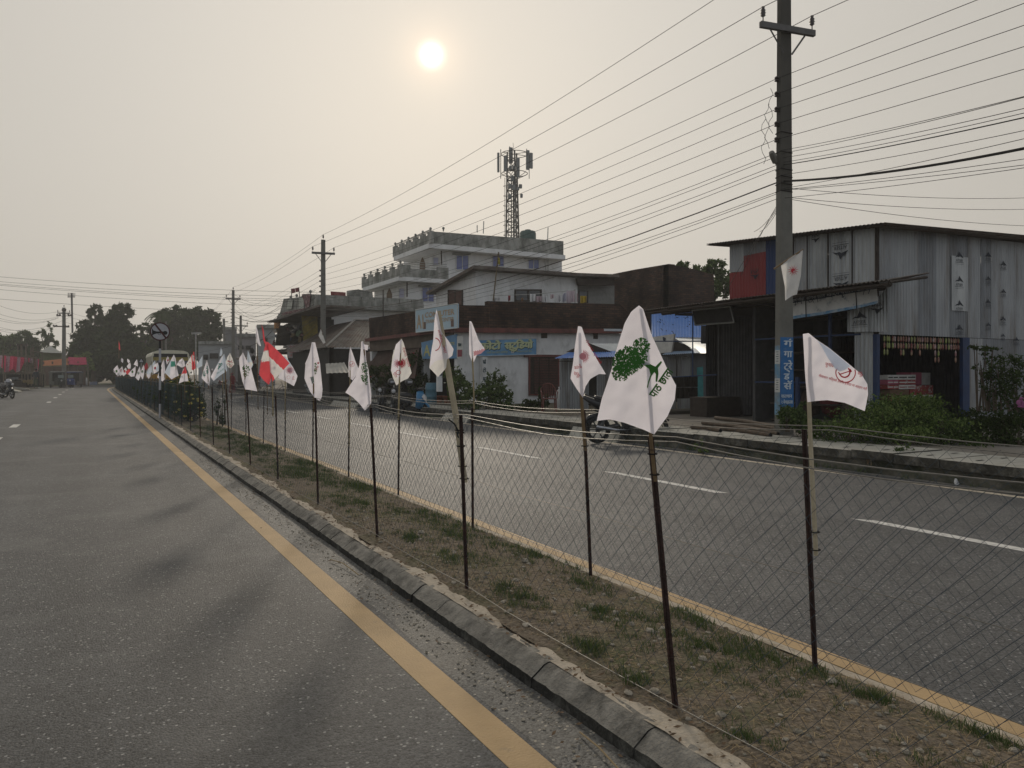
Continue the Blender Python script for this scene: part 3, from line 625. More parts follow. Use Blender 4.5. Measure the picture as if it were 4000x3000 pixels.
panx(3338,3413,1298,1297,1660,1680,tin); 
def bx(n,mt,*q): m=MB(); m.box(*q); return m.build(n,mt,S)
bx('corner_post',blue,14.96,15.06,YA-.02,PX(3414,1,15).y,GZ,2.44); bx('door_post',blue,PY(3757,1,YA).x,PY(3783,1,YA).x,YA-.03,YA+.05,GZ,2.44); bx('thin_post',blue,14.97,15.03,11.98,12.04,1.2,3.3); bx('short_post',blue,14.96,15.04,12.9,12.98,GZ,1.5)
for z_ in (2.44,1.35): bx('rail',blue,14.985,15.015,11.2,14.3,z_,z_+.04)
m=MB(); m.box(14.9,15.1,11.45,13.2,GZ,.50); m.build('sill',moss,S)
# dim interior: back wall, partitions, floor, ceiling
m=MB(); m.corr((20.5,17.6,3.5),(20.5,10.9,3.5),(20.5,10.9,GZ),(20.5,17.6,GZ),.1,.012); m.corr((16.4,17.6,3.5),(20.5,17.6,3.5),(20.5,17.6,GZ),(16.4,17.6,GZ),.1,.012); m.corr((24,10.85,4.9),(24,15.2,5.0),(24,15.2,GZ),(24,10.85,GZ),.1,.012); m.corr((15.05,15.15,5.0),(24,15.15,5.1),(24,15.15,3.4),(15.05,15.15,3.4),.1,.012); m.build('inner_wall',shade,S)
m=MB(); m.box(15.1,23.9,10.9,17.4,3.42,3.5); m.build('upper_floor',darkw,S)
for q in ((17.3,17.4,13.6,17.5),(15.12,17.3,14.4,14.5)): m=MB(); m.box(*q,GZ,3.4); m.build('partition',shade,S)
m=MB(); m.box(15.1,20.4,13.9,17.5,3.3,3.34); m.build('lower_ceiling',darkw,S)
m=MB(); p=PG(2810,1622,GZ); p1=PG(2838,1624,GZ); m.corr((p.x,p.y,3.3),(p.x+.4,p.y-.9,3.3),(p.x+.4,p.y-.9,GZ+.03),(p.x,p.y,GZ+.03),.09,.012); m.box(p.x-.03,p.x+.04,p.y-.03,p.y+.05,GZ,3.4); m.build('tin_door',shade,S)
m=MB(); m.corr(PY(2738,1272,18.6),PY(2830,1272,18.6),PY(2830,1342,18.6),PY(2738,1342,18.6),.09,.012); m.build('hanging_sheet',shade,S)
# framed dark sign box hung under the awning
m=MB(); q=[PX(a,b,14.6) for a,b in ((2705,1212),(2852,1197),(2868,1259),(2716,1270))]; m.prism(q,(.1,0,0),0)
for a,b in zip(q,q[1:]+q[:1]): m.tube([a+Vector((-.01,0,0)),b+Vector((-.01,0,0))],.022,4,1)
B=m.build('sign_box',[dark,steel]); B.location=(0,0,0); tag(B,'dark back of an aluminium-framed sign box hung under the tin awning','sign')
# blue pipe frame at the left of the awning
m=MB()
for a,b in (((2706,1225),(2706,1472)),((2540,1333),(2740,1333)),((2610,1474),(2800,1464)),((2543,1222),(2543,1335))): m.tube([PX(*a,14.5),PX(*b,14.5)],.018,6)
tag(m.build('pipe_frame',blue),'thin dark blue pipe frame hanging below the left end of the tin awning','frame')
bx('counter',darkw,15.5,16.8,16.6,17.3,GZ,.9)
for i in range(7): bx('shelf',darkw,15.2+.02*i,16.2,12.2,14.0,.4+.42*i,.43+.42*i)
# strings of snack packets in the doorway
pk=[M('packet_red',(.16,.03,.03),.35,.3,8,col2=(.28,.2,.12),sc2=9),M('packet_yellow',(.24,.20,.10),.35,.3,8,col2=(.2,.28,.05),sc2=9),M('packet_pink',(.22,.08,.09),.35,.3,8,col2=(.34,.3,.27),sc2=9)]
def ORD(i): i+=1; return '%d%s'%(i,'th' if 10<i%100<14 else {1:'st',2:'nd',3:'rd'}.get(i%10,'th'))
xa,xb=PY(3456,1,YA).x,PY(3766,1,YA).x; n=30
for i in range(n):
    x=xa+(xb-xa)*(i+.5)/n+random.uniform(-.02,.02); L=random.choice([2,2,3,2,2,3,4]); m=MB(); z=2.43
    for k in range(L):
        m.ball((x,YA+.05,z-.075),.036,6,random.choice([0,0,1,2]) if i>3 else random.choice([0,1,1]),(1,.5,2.1)); z-=.15
    m.tube([(x,YA+.05,2.44),(x,YA+.05,z)],.004,4,1)
    tag(m.build('packet_string',pk),'string of snack packets in the tin shop doorway, %s from the blue corner post'%ORD(i),'snack packets','snack packet strings hung across the doorway')
# cartons inside the doorway
card=M('carton_brown',(.13,.08,.05),.85,.2,4); cpink=M('carton_pink',(.33,.09,.13),.7,.2,5); cw=M('carton_white',(.5,.49,.46),.7,.15,6,col2=(.2,.2,.2),thr=(.6,.7),sc2=9); cred=M('carton_red',(.25,.05,.045),.7,.2,6,col2=(.4,.38,.35),thr=(.55,.6),sc2=8)
def carton(px0,px1,py0,py1,y,mat,label,dp=.4,trim=cw):
    a,b=PY(px0,py1,y),PY(px1,py0,y); m=MB(); m.box(a.x,b.x,y,y+dp,a.z,b.z); m.box(a.x+.02,b.x-.02,y-.004,y-.001,a.z+(b.z-a.z)*.35,a.z+(b.z-a.z)*.6,1); m.box(a.x+(b.x-a.x)*.47,a.x+(b.x-a.x)*.53,y-.007,y-.0045,a.z,b.z,0)
    return tag(m.build('carton',[mat,trim]),label,'box','cartons stacked inside the tin shop doorway')
yb=11.6
carton(3475,3550,1521,1600,yb,card,'large brown carton at the bottom of the doorway stack',trim=cred); carton(3553,3645,1505,1600,yb+.05,cred,'dark mottled carton at the bottom right of the doorway stack')
carton(3466,3511,1503,1520,yb,cred,'red and white flat box directly on the brown carton, left'); carton(3512,3576,1503,1520,yb,cw,'white flat box directly on the brown carton, right',trim=cred)
carton(3467,3510,1484,1502,yb,cpink,'dark pink flat box in the middle of the doorway pile, left'); carton(3511,3577,1484,1502,yb,cred,'maroon flat box in the middle of the doorway pile, right')
carton(3468,3509,1465,1483,yb,cw,'grey-white flat box on top of the pile, left',trim=dark); carton(3510,3577,1464,1483,yb,cw,'grey-white flat box on top of the pile, right',trim=dark)
carton(3560,3600,1455,1503,yb+.3,cpink,'tall pink carton standing behind the flat boxes',trim=cpink); carton(3601,3634,1456,1503,yb+.3,cw,'tall white carton beside the pink one')
m=MB(); q=PX(3250,1560,15.8); m.ball(q,.42,9,0,(.6,.8,1.1)); m.ball(q+Vector((.1,.7,-.1)),.38,9,1,(.6,.8,1)); m.ball(q+Vector((.0,-.5,-.2)),.3,8,1,(.6,.8,1)); tag(m.build('goods_pile',[M('cloth_red_dark',(.12,.03,.03),.9,.3,7),M('cloth_brown_dark',(.10,.07,.06),.9,.3,7)]),'dim pile of red and brown sacks behind the sill of the tin shop','sacks')
# ---------------------------------------------------------------- poles and logs by the tin shop
pipe=M('rusty_pipe',(.09,.065,.045),.8,.35,9,bump=.5)
for i,(a,b,r,lb) in enumerate([((2795,1632),(3040,1668),.05,'thickest dark pipe lying topmost by the concrete pole'),((2745,1652),(3050,1690),.045,'long rusty pipe in the middle of the heap'),((2858,1655),(3060,1680),.04,'short dark pipe under the topmost one'),((2792,1672),(3010,1700),.045,'pipe with a pale cut end near the drain slabs'),((2703,1668),(2815,1682),.045,'short bent pipe lying nearest the drain'),((2865,1668),(3040,1695),.04,'thin pipe half hidden against the pole foot')]):
    A=PG(*a,GZ+r*1.1); Bp=PG(*b,GZ+r*1.1); m=MB(); m.tube([A,A.lerp(Bp,.5)+Vector((0,0,.02)),Bp],r,9,0,cap=False); m.tube([A,A.lerp(Bp,.5)+Vector((0,0,.02)),Bp],r*.75,9,1)
    tag(m.build('iron_pipe',[pipe,black]),lb,'pipe','iron pipes heaped beside the roadside pole')
# ---------------------------------------------------------------- shacks between the tin shop and the photo studio
F1=thing('tin_shack','small tin shack with a blue eave and silver roof, beside the photo studio shutter','shack',(15.5,22.4,GZ)); Y1=22.4
def cy(m,p,y,pitch=.1): a,b,c,d=[PY(q[0],q[1],y) for q in p]; m.corr(a,b,c,d,pitch,.012); return m
m=MB(); cy(m,((2188,1402),(2300,1402),(2300,1600),(2188,1600)),Y1); cy(m,((2330,1402),(2560,1402),(2560,1600),(2330,1600)),Y1); m.build('wall',tin2,F1)
m=MB(); m.box(PY(2200,1500,Y1+2.5).x,PY(2560,1500,Y1).x,Y1+2.5,Y1+2.55,GZ,2.3); m.build('back_wall',dark,F1)
m=MB(); a,b=PY(2165,1400,Y1-.7),PY(2412,1393,Y1-.7); m.corr(a,b,PY(2420,1370,Y1+.1),PY(2235,1372,Y1+.1),.1,.014); m.build('eave',blueroof,F1)
m=MB(); a,b=PY(2290,1342,Y1+1.5),PY(2580,1342,Y1+1.5); m.corr(a,b,PY(2580,1392,Y1-.2),PY(2400,1392,Y1-.2),.1,.014); m.build('roof',silroof,F1)
m=MB(); m.prism([PY(*q,Y1-.05) for q in ((2215,1375),(2295,1338),(2400,1378))],(0,.1,0)); m.build('gable',darkw,F1)
m=MB(); m.poly(*[PX(*q,14.9) for q in ((2200,1,),)]*0) if 0 else None
m.box(PY(2180,1,Y1-.8).x,PY(2330,1,Y1-.8).x,Y1-.05,Y1-.02,2.0,2.02); m.build('lintel',darkw,F1)
F2=thing('tin_shack','tin shack with silver roof and turquoise post, seen under the tin shop awning','shack',(17,21.2,GZ)); Y2=21.0
m=MB(); cy(m,((2590,1392),(2640,1392),(2640,1600),(2590,1600)),Y2); cy(m,((2646,1394),(2698,1394),(2698,1600),(2646,1600)),Y2); cy(m,((2560,1392),(2590,1392),(2590,1600),(2560,1600)),Y2); m.build('wall',tin2,F2)
m=MB(); m.box(PY(2698,1,Y2).x,PY(2830,1,Y2).x,Y2,Y2+.2,GZ,2.3); m.build('side_wall',M('grey_plaster',(.13,.14,.15),.9,.25,2),F2)
m=MB(); wy(m,((2724,1436),(2746,1432),(2748,1560),(2726,1560)),Y2-.03,.03); m.build('turquoise_patch',M('turquoise',(.06,.27,.28),.8,.25,6),F2)
m=MB(); a,b=PY(2585,1386,Y2-.3),PY(2735,1378,Y2-.3); m.corr(a,b,PY(2715,1360,Y2+.3),PY(2630,1362,Y2+.3),.09,.012); m.build('eave',M('tin_roof_bluegrey',(.2,.28,.38),.45,.15,3),F2)
m=MB(); m.corr(PY(2635,1320,Y2+2.5),PY(2830,1330,Y2+2.5),PY(2830,1378,Y2-.3),PY(2735,1380,Y2-.3),.12,.014); m.build('roof',silroof,F2)
m=MB(); m.prism([PY(*q,Y2) for q in ((2600,1372),(2632,1326),(2715,1372))],(0,.1,0)); m.build('gable',darkw,F2)
m=MB(); m.prism([PY(*q,18.3) for q in ((2500,1612),(2800,1600),(2800,1640),(2500,1668))],(0,.6,0)); m.build('plinth',M('plinth_dark',(.07,.062,.05),.9,.3,3),F2)
m=MB()
for i in range(9):
    a=PY(2545+i*20,1595,18.7); m.box(a.x,a.x+.13,18.6,19.2,.8,1.14+.0*i); m.torus((a.x+.065,18.9,1.25),.06,.02,'y',12,5,0,0,math.pi); m.box(a.x,a.x+.13,18.6,19.2,1.16,1.5)
tag(m.build('cage_stack',M('cage_dark',(.035,.03,.025),.8,.3,8)),'dark stack of low crates on the plinth under the tin awning','crates')
BR=thing('blue_roofed_shed','shed roof of bright blue corrugated tin dotted with fallen leaves, behind the shacks','shed',(19,26,GZ))
m=MB(); m.corr(PY(2545,1318,26),PY(2790,1318,26),PY(2790,1205,29.5),PY(2545,1215,29.5),.17,.022); m.build('roof',blueroof,BR)
m=MB(); m.box(PY(2545,1,26).x,PY(2790,1,26).x,26.2,29,GZ,2.9); m.build('wall',dark,BR)
m=MB()
for i in range(38):
    u,v=random.random(),random.random()**.7; a=PY(2555,1310,26).lerp(PY(2780,1310,26),u); b=PY(2555,1222,29.5).lerp(PY(2780,1215,29.5),u); p=a.lerp(b,v)+Vector((0,-.05,.04)); r=random.uniform(.03,.09)
    m.tube([p,p+Vector((random.uniform(-1,1)*r,0,random.uniform(-1,1)*r)),p+Vector((random.uniform(-1,1)*r*2,0,random.uniform(-1,1)*r*2))],.015,4)
m.build('fallen_leaves',dark,BR)
m=MB(); m.prism([PX(*q,16.2) for q in ((2540,1318),(2634,1304),(2622,1376),(2540,1382))],(.06,0,0)); m.prism([PX(*q,16.18) for q in ((2588,1318),(2592,1316),(2600,1322),(2597,1334),(2590,1330))],(.01,0,0),1); m.tube([PX(2540,1380,16.2),PX(2540,1600,16.2)],.03,5,1)
tag(m.build('white_signboard',[cw,ink]),'worn white signboard with rust marks, left of the blue roof under the awning','sign')
# ---------------------------------------------------------------- photo studio building (brick parapets, whitewashed end wall)
def win(par,px,plane,val,sill=True,fm=None,gm=None,mull=1,nm='window'):
    """window on a wall plane from a pixel rectangle"""
    x0,x1,y0,y1=px; fm=fm or frame; gm=gm or glassb
    P=(lambda a,b,o=0:PY(a,b,val-o)) if plane=='y' else (lambda a,b,o=0:PX(a,b,val-o))
    th=(0,.05,0) if plane=='y' else (.05,0,0)
    m=MB(); k=max(2,(x1-x0)*.05)
    for q in (((x0,y0),(x1,y0),(x1,y0+k),(x0,y0+k)),((x0,y1-k),(x1,y1-k),(x1,y1),(x0,y1)),((x0,y0+k),(x0+k,y0+k),(x0+k,y1-k),(x0,y1-k)),((x1-k,y0+k),(x1,y0+k),(x1,y1-k),(x1-k,y1-k))): m.prism([P(*p,o=.06) for p in q],th)
    for i in range(mull): 
        c=x0+(x1-x0)*(i+1)/(mull+1); m.prism([P(*p,o=.055) for p in ((c-k/2,y0+k),(c+k/2,y0+k),(c+k/2,y1-k),(c-k/2,y1-k))],th)
    w=m.build(nm,fm,par); m=MB(); m.prism([P(*p,o=.03) for p in ((x0,y0),(x1,y0),(x1,y1),(x0,y1))],(0,.02,0) if plane=='y' else (.02,0,0)); m.build('pane',gm,w)
    return w
YB,XB=28.,12.95
Bd=thing('photo_studio_building','whitewashed single-storey shop block with brown brick parapets and a blue studio banner','building',(XB,YB,GZ))
m=MB(); m.box(XB,22.5,YB,YB+.25,GZ,3.38); m.build('end_wall',white2,Bd)
m=MB(); m.prism([PY(*q,YB-.28) for q in ((1775,1280),(2440,1286),(2440,1302),(1775,1298))],(0,.45,0)); m.box(XB-.3,XB+.2,YB-.26,39,3.27,3.42); m.build('ledge',redb,Bd)
zb=3.42
m=MB(); m.prism([Vector((XB-.05,YB-.06,zb)),Vector((PY(1906,1,YB).x,YB-.06,zb)),PY(1906,1193,YB-.06),PY(1788,1192,YB-.06)],(0,.25,0)); m.prism([Vector((PY(1906,1,YB).x,YB-.1,zb)),Vector((22.6,YB-.1,zb)),PY(2420,1188,YB-.1),PY(1906,1176,YB-.1)],(0,.3,0)); m.build('brick_parapet',brick,Bd)
m=MB(); a=PX(1788,1192,XB-.05); b=PX(1441,1243,XB-.05); m.prism([Vector((XB-.05,YB+.2,zb)),a,b,Vector((XB-.05,39.,zb))],(.25,0,0)); m.build('brick_parapet',brick,Bd)
y2=YB+1.6; xk2=PY(2612,1,y2).x; m=MB(); m.prism([PY(*q,y2) for q in ((2612,1031),(2700,1049),(2788,1073),(2796,1290),(2612,1290))],(0,.4,0)); m.build('tall_brick_wall',brick,Bd)
m=MB(); m.prism([PX(*q,xk2) for q in ((2612,1031),(2612,1290),(2395,1290),(2395,1070),(2480,1053))],(.4,0,0)); m.build('tall_brick_wall',brick,Bd)
m=MB(); m.box(22.4,PY(2790,1,y2).x,y2-.1,y2+.2,GZ,3.5); m.build('rear_wall',white2,Bd)
m=MB(); m.box(XB,24,YB+.2,39,3.25,3.3); m.build('roof_slab',grim,Bd)
# upper plastered room set back on the roof
y3=31.2
x3=PY(1858,1,y3).x; m=MB(); m.prism([PY(*q,y3) for q in ((1858,1058),(2256,1086),(2256,1215),(1858,1230))],(0,.25,0)); m.build('upper_room_wall',white2,Bd)
m=MB(); m.prism([PX(*q,x3) for q in ((1858,1056),(1703,1134),(1703,1225),(1858,1235))],(.2,0,0)); m.v=[(x+.0,max(y,y3+.26) if y<y3+.3 else y,z) for x,y,z in m.v]; m.build('upper_side_wall',white2,Bd)
m=MB(); q=[PY(*p,y3-.6) for p in ((1850,1036),(2260,1066),(2420,1072))]; m.prism(q+[p+Vector((0,0,-.14)) for p in q[::-1]],(1.2,2.8,0)); m.build('upper_roof',tinroof,Bd)
xe_=PY(1850,1,y3-.6).x; q=[PX(*p,xe_) for p in ((1850,1036),(1664,1140))]; m=MB(); m.prism(q+[p+Vector((0,0,-.14)) for p in q[::-1]],(1.4,.5,.1)); m.build('upper_roof',tinroof,Bd)
m=MB(); m.prism([PY(*q,y3-.3) for q in ((2256,1086),(2310,1092),(2400,1072),(2400,1115),(2262,1113))],(0,.2,0)); m.build('eave_board',darkw,Bd)
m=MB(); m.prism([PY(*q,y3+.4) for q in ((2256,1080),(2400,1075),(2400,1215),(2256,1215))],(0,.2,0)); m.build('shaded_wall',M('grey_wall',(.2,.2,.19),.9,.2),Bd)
win(Bd,(1748,1805,1132,1195),'x',x3,fm=darkw,gm=woodr,nm='shutter_window'); win(Bd,(2011,2117,1130,1178),'y',y3,fm=darkw,gm=glassd); win(Bd,(2262,2298,1136,1184),'y',y3+.4,fm=darkw,gm=glassd,mull=0)
# shutter on the end wall
sh=win(Bd,(2066,2186,1388,1545),'y',YB,fm=redb,gm=darkw,mull=0,nm='shutter')
m=MB()
for i in range(14):
    for (a,b) in ((2088,2104),(2108,2142),(2146,2180)):
        z=1400+i*10; m.prism([PY(*q,YB-.10) for q in ((a,z),(b,z),(b,z+7),(a,z+7))],(0,.03,.0))
m.build('slats',woodr,sh)
m=MB(); m.prism([PY(*q,YB-.1) for q in ((2050,1384),(2330,1388),(2330,1396),(2050,1394))],(0,.12,0)); m.build('lintel',redb,Bd)
for px in ((2114,2138,1302,1321),(2318,2336,1301,1324)):
    m=MB(); m.prism([PY(*q,YB-.012) for q in ((px[0],px[2]),(px[1],px[2]),(px[1],px[3]),(px[0],px[3]))],(0,.01,0)); m.build('vent_hole',darkw,Bd)
m=MB(); m.prism([PY(*q,YB-.3) for q in ((2360,1284),(2430,1285),(2430,1294),(2360,1293))],(0,.05,0)); m.build('pale_gutter',silroof,Bd)
# shop fronts on the road side: dark openings between columns
m=MB(); m.box(XB+1.6,XB+1.8,YB+.3,39,GZ,3.27); m.box(XB,XB+1.7,38.8,39,GZ,3.27); m.build('recess_wall',dark,Bd)
for y_ in (28.05,31.6,35.2,38.7):
    m=MB(); m.box(XB-.02,XB+.28,y_,y_+.3,GZ,3.27); m.build('column',white2,Bd)
m=MB(); m.box(XB-.04,XB+.1,28.4,39,2.75,3.27); m.build('fascia',M('brown_fascia',(.11,.085,.065),.9,.25,2),Bd)
# signs
sb=M('sign_blue',(.10,.24,.42),.55,.18,2.5,col2=(.16,.32,.48),sc2=1.5); sbl=M('sign_pale_blue',(.42,.56,.64),.55,.1,2,col2=(.33,.45,.53),sc2=2); cream=M('cream_letter',(.46,.50,.30),.6,.1); inkd=M('letter_shadow',(.02,.05,.06),.6,.1); fadedtx=M('faded_orange_letter',(.40,.30,.20),.6,.15); redp=M('sign_red',(.35,.05,.07),.6,.2)
T1=thing('computer_signboard','large pale blue computer training centre board fixed across the brick parapet','sign',(XB-.2,YB+1,3.4))
c=[PX(*q,XB-.42) for q in ((1623,1210),(1787,1186),(1787,1281),(1625,1299))]; m=MB(); m.prism(c,(.06,0,0)); m.build('board',sbl,T1)
m=MB(); 
for a,b in zip(c,c[1:]+c[:1]): m.tube([a,b],.02,4)
m.build('frame',frame,T1)
tl,tr,br,bl=c; U=(tr-tl).normalized(); W=(tr-tl).length; Hh=(tl-bl).length; Z=(tl-bl).normalized(); o=Vector((-.008,0,0))
def tx(nm,par,body,u,v,w,h,mat,bold=.01): m=MB(); text_on(m,body,bl+o+U*W*u+Z*Hh*v,U,Z,Hh*h,0,w=W*w,bold=bold); return m.build(nm,mat,par)
tx('lettering',T1,'A1',.03,.16,.17,.62,fadedtx,.03); tx('lettering',T1,'COMPUTER',.25,.60,.68,.22,fadedtx,.02); tx('lettering',T1,'TRAINING CENTER',.26,.36,.66,.15,fadedtx)
for u_ in (.2,.85):
    m=MB(); 
    p=bl+o+U*W*u_+Z*Hh*.12; m.poly(p,p+U*.28,p+U*.28+Z*.3,p+Z*.3); m.build('computer_picture',M('faded_brown',(.16,.11,.09),.7,.2),T1)
T2=thing('photo_studio_banner','blue banner with large cream Devanagari letters on the whitewashed end wall','banner',(15,YB,2.9))
c=[PY(*q,YB-.12) for q in ((1856,1329),(2096,1322),(2096,1385),(1900,1391),(1856,1390))]; m=MB(); m.prism(c,(0,.03,0)); m.build('banner_sheet',sb,T2)
m=MB()
for a,b in zip(c,c[1:]+c[:1]): m.tube([a,b],.014,4)
for u_ in (.1,.3,.5,.7,.9): p=c[0].lerp(c[1],u_); m.tube([p,p+Vector((0,.1,.2))],.008,4)
m.build('banner_edge',frame,T2)
bl,tl,br=c[4],c[0],c[2]; U=(c[1]-c[0]).normalized(); W=(c[1]-c[0]).length; Z=Vector((0,0,1)); Hh=(tl-bl).length; o=Vector((0,-.012,0))
for k,(mt,dx,bo,dy) in enumerate(((inkd,.02,.042,-.03),(cream,0,.03,0))):
    o=Vector((0,-.006-.008*k,0)); bl2=bl; 
    for body,u,w in (('फोटो',.07+dx*.3,.33),('स्टुिडयो',.47+dx*.3,.46)):
        m=MB(); text_on(m,body,bl+o+U*W*u+Z*(Hh*.38+dy),U,Z,Hh*.46,0,w=W*w,bold=bo); m.build('lettering',mt,T2)
m=MB(); text_on(m,'तयारी साथ फोटो खिचिन्छ',bl+Vector((0,-.008,0))+U*W*.18+Z*Hh*.12,U,Z,Hh*.11,0,w=W*.34,bold=.004); text_on(m,'मोबाइल मर्मत सेवा',bl+Vector((0,-.008,0))+U*W*.66+Z*Hh*.12,U,Z,Hh*.10,0,w=W*.26,bold=.003); m.build('small_lettering',M('dim_yellow_letter',(.30,.36,.25),.6,.1),T2)
m=MB(); p=bl+Vector((0,-.01,0))+U*W*.575+Z*Hh*.08; m.poly(p,p+U*.13,p+U*.13+Z*.12,p+Z*.12,m=0); m.poly(*[q+Vector((0,-.004,0)) for q in (p+U*.03+Z*.04,p+U*.1+Z*.04,p+U*.1+Z*.07,p+U*.03+Z*.07)],m=1); m.build('white_tag',[frame,inkd],T2)
T3=thing('a1_signboard','lower deep blue computer shop board with yellow letters, half hidden by a flag','sign',(XB,YB+1,2.5))
c=[PX(*q,XB-.1) for q in ((1645,1338),(1782,1305),(1782,1400),(1652,1402))]; m=MB(); m.prism(c,(.05,0,0)); m.build('board',sb,T3)
bl,tl=c[3],c[0]; U=(c[2]-c[3]).normalized(); W=(c[2]-c[3]).length; Z=Vector((0,0,1)); Hh=1.
yl=M('sign_yellow_letter',(.45,.42,.16),.6,.1); m=MB(); o=Vector((-.008,0,0)); text_on(m,'A1',bl+o+U*W*.03+Z*.12,U,Z,.5,0,w=W*.3,bold=.02); m.build('lettering',yl,T3)
m=MB(); text_on(m,'कम्प्युटर',bl+o+U*W*.62+Z*.55,U,Z,.12,0,w=W*.34,bold=.006); text_on(m,'सेवा केन्द्र',bl+o+U*W*.62+Z*.32,U,Z,.1,0,w=W*.3,bold=.006); text_on(m,'फोटोकपी',bl+o+U*W*.62+Z*.12,U,Z,.1,0,w=W*.3,bold=.006); m.build('lettering',yl,T3)
m=MB(); c=[PX(*q,XB-.15) for q in ((1785,1313),(1807,1313),(1806,1400),(1784,1401))]; m.prism(c,(.04,0,0),0); c=[PX(*q,XB-.17) for q in ((1787,1366),(1805,1366),(1804,1392),(1787,1394))]; m.poly(*c,m=1); c=[PX(*q,XB-.17) for q in ((1789,1340),(1803,1342),(1800,1352),(1790,1353))]; m.poly(*c,m=2)
tag(m.build('poster_panel',[frame,M('poster_maroon',(.22,.04,.06),.6,.3,6),inkd]),'narrow white poster panel with a maroon picture, right of the lower blue board','poster')
for px in ((1884,1394,1905,1500,'फो टो स्टु'),(1712,1440,1728,1530,'पसल')):
    m=MB(); m.prism([PY(*q,YB-.35) for q in ((px[0],px[1]),(px[2],px[1]),(px[2],px[3]),(px[0],px[3]))],(0,.2,0),0); a=PY(px[0],px[1],YB-.355)
    for i,ch in enumerate(px[4].split(' ')): text_on(m,ch,a+Vector((.03,-.003*(1),-.28-.34*i)),(1,0,0),(0,0,1),.16,1,w=.13,bold=.008)
    tag(m.build('painted_post',[white2,inkd]),'square whitewashed post painted with black letters %s'%('under the studio banner' if px[0]>1800 else 'behind the thick bamboo flagstick'),'post')
# laundry on the roof line
cols=[(.55,.54,.55),(.5,.42,.45),(.55,.55,.6),(.4,.06,.08),(.33,.2,.12),(.6,.6,.6),(.45,.35,.37),(.5,.5,.6),(.52,.42,.44)]
lm=[M('laundry_%s'%n,c_,.9,.1) for n,c_ in zip(['grey','pink','pale','red','tan','white','rose','lilac','blush'],cols)]; lm.append(M('laundry_yellow',(.42,.30,.03),.9,.1))
names=['two small white cloths at the left end of the washing line','second pale cloth from the left end of the washing line','small red cloth on the washing line','tan cloth on the washing line','white shirt left of the dark upper window','rose cloth below the dark upper window','white vest right of the rose cloth','pale green shirt in the middle of the washing line','pink cloth on the washing line','white shirt before the long trousers','lilac cloth beside the long trousers','long pinkish trousers hanging at the line post','maroon cloth behind the line post','mustard yellow shawl over the brick parapet']
spec=[(1928,1940,1162,1175,5),(1943,1953,1162,1174,0),(1985,1994,1155,1175,3),(2036,2044,1163,1176,4),(2070,2092,1148,1178,5),(2094,2116,1157,1178,6),(2118,2136,1155,1180,5),(2176,2192,1152,1180,0),(2150,2164,1150,1166,8),(2196,2210,1150,1180,2),(2202,2212,1145,1176,7),(2213,2246,1136,1182,1),(2252,2258,1146,1180,6),(2267,2291,1156,1183,9)]
for (a,b,t_,bt,k),nm in zip(spec,names):
    m=MB(); yy=YB-.12+(.0 if k==9 else .5); n=6
    for i in range(n):
        u0,u1=a+(b-a)*i/n,a+(b-a)*(i+1)/n; w0,w1=.05*math.sin(i*1.9+a),.05*math.sin((i+1)*1.9+a)
        m.poly(PY(u0,t_,yy+w0),PY(u1,t_,yy+w1),PY(u1,bt+2*math.sin(i+1),yy+w1*1.5),PY(u0,bt+2*math.sin(i),yy+w0*1.5))
    tag(m.build('laundry',lm[k]),nm,'laundry','washing on the parapet of the studio building')
m=MB(); m.tube([PY(1915,1155,YB+.5),PY(2080,1150,YB+.5),PY(2246,1134,YB+.5)],.012,4); m.tube([PY(2246,1130,YB+.5),PY(2246,1190,YB+.5)],.03,5); tag(m.build('washing_line',steel),'thin washing line strung above the long brick parapet','washing line')
m=MB(); m.tube([PY(1927,1175,YB+.3),PY(1936,1090,YB+.3),PY(1948,985,YB+.3)],.03,5,0); n_=6
for i in range(n_):
    pass
m.poly(PY(1946,1000,YB+.3),PY(1953,1012,YB+.2),PY(1954,1035,YB+.35),PY(1944,1030,YB+.3),m=1); tag(m.build('bamboo_flag',[M('bamboo_dark',(.12,.09,.05),.8,.3),M('yellow_rag',(.40,.34,.05),.9,.2)]),'tall bamboo pole with a small yellow rag on the studio roof','flag')
m=MB()
for i,(a,b) in enumerate(((1497,1135),)): m.tube([PX(1497,1235,XB),PX(1497,1132,XB)],.03,5)
tag(m.build('roof_pipe',darkw),'thin dark pipe standing at the left end of the brick parapet','pipe')
# ---------------------------------------------------------------- white three-storey house behind
YC=54.
FIN=[(.03,-.05),(.06,.04),(.03,.08),(.09,.13),(.11,.2),(.07,.28),(.01,.31)]
Cb=thing('white_house','white three-storey concrete house with balconies and blue-curtained windows','house',(24,YC,GZ))
xk=PY(1725,1,YC+.0).x; xr=PY(2195,1,YC).x; x1_=PY(1593,1,YC).x; zt_=PY(1725,955,YC).z
m=MB(); m.box(xk,xr,YC,YC+.3,GZ,zt_); m.box(xk,xk+.3,YC+.3,PX(1577,1,xk).y,GZ,zt_); m.build('upper_wall',white,Cb)
z2=PY(1593,1082,YC).z; m=MB(); m.box(x1_,xk,YC,YC+.3,GZ,z2); m.box(x1_,x1_+.3,YC+.3,PX(1462,1,x1_).y,GZ,z2); m.build('lower_wall',white,Cb)
def parapet(par,pts,mat,th=.18,nm='parapet',gaps=0):
    m=MB()
    for a,b in zip(pts[:-1],pts[1:]):
        (xa,ya,z0a,z1a),(xb,yb,z0b,z1b)=a,b; d=Vector((xb-xa,yb-ya,0)).normalized(); nrm=Vector((-d.y,d.x,0))*th
        m.prism([Vector((xa,ya,z0a)),Vector((xb,yb,z0b)),Vector((xb,yb,z1b)),Vector((xa,ya,z1a))],nrm)
    return m.build(nm,mat,par)
xp=xk-1.15; yp=YC-.9
zp0=PY(1697,952,yp).z; zp1=PY(1677,903,yp).z
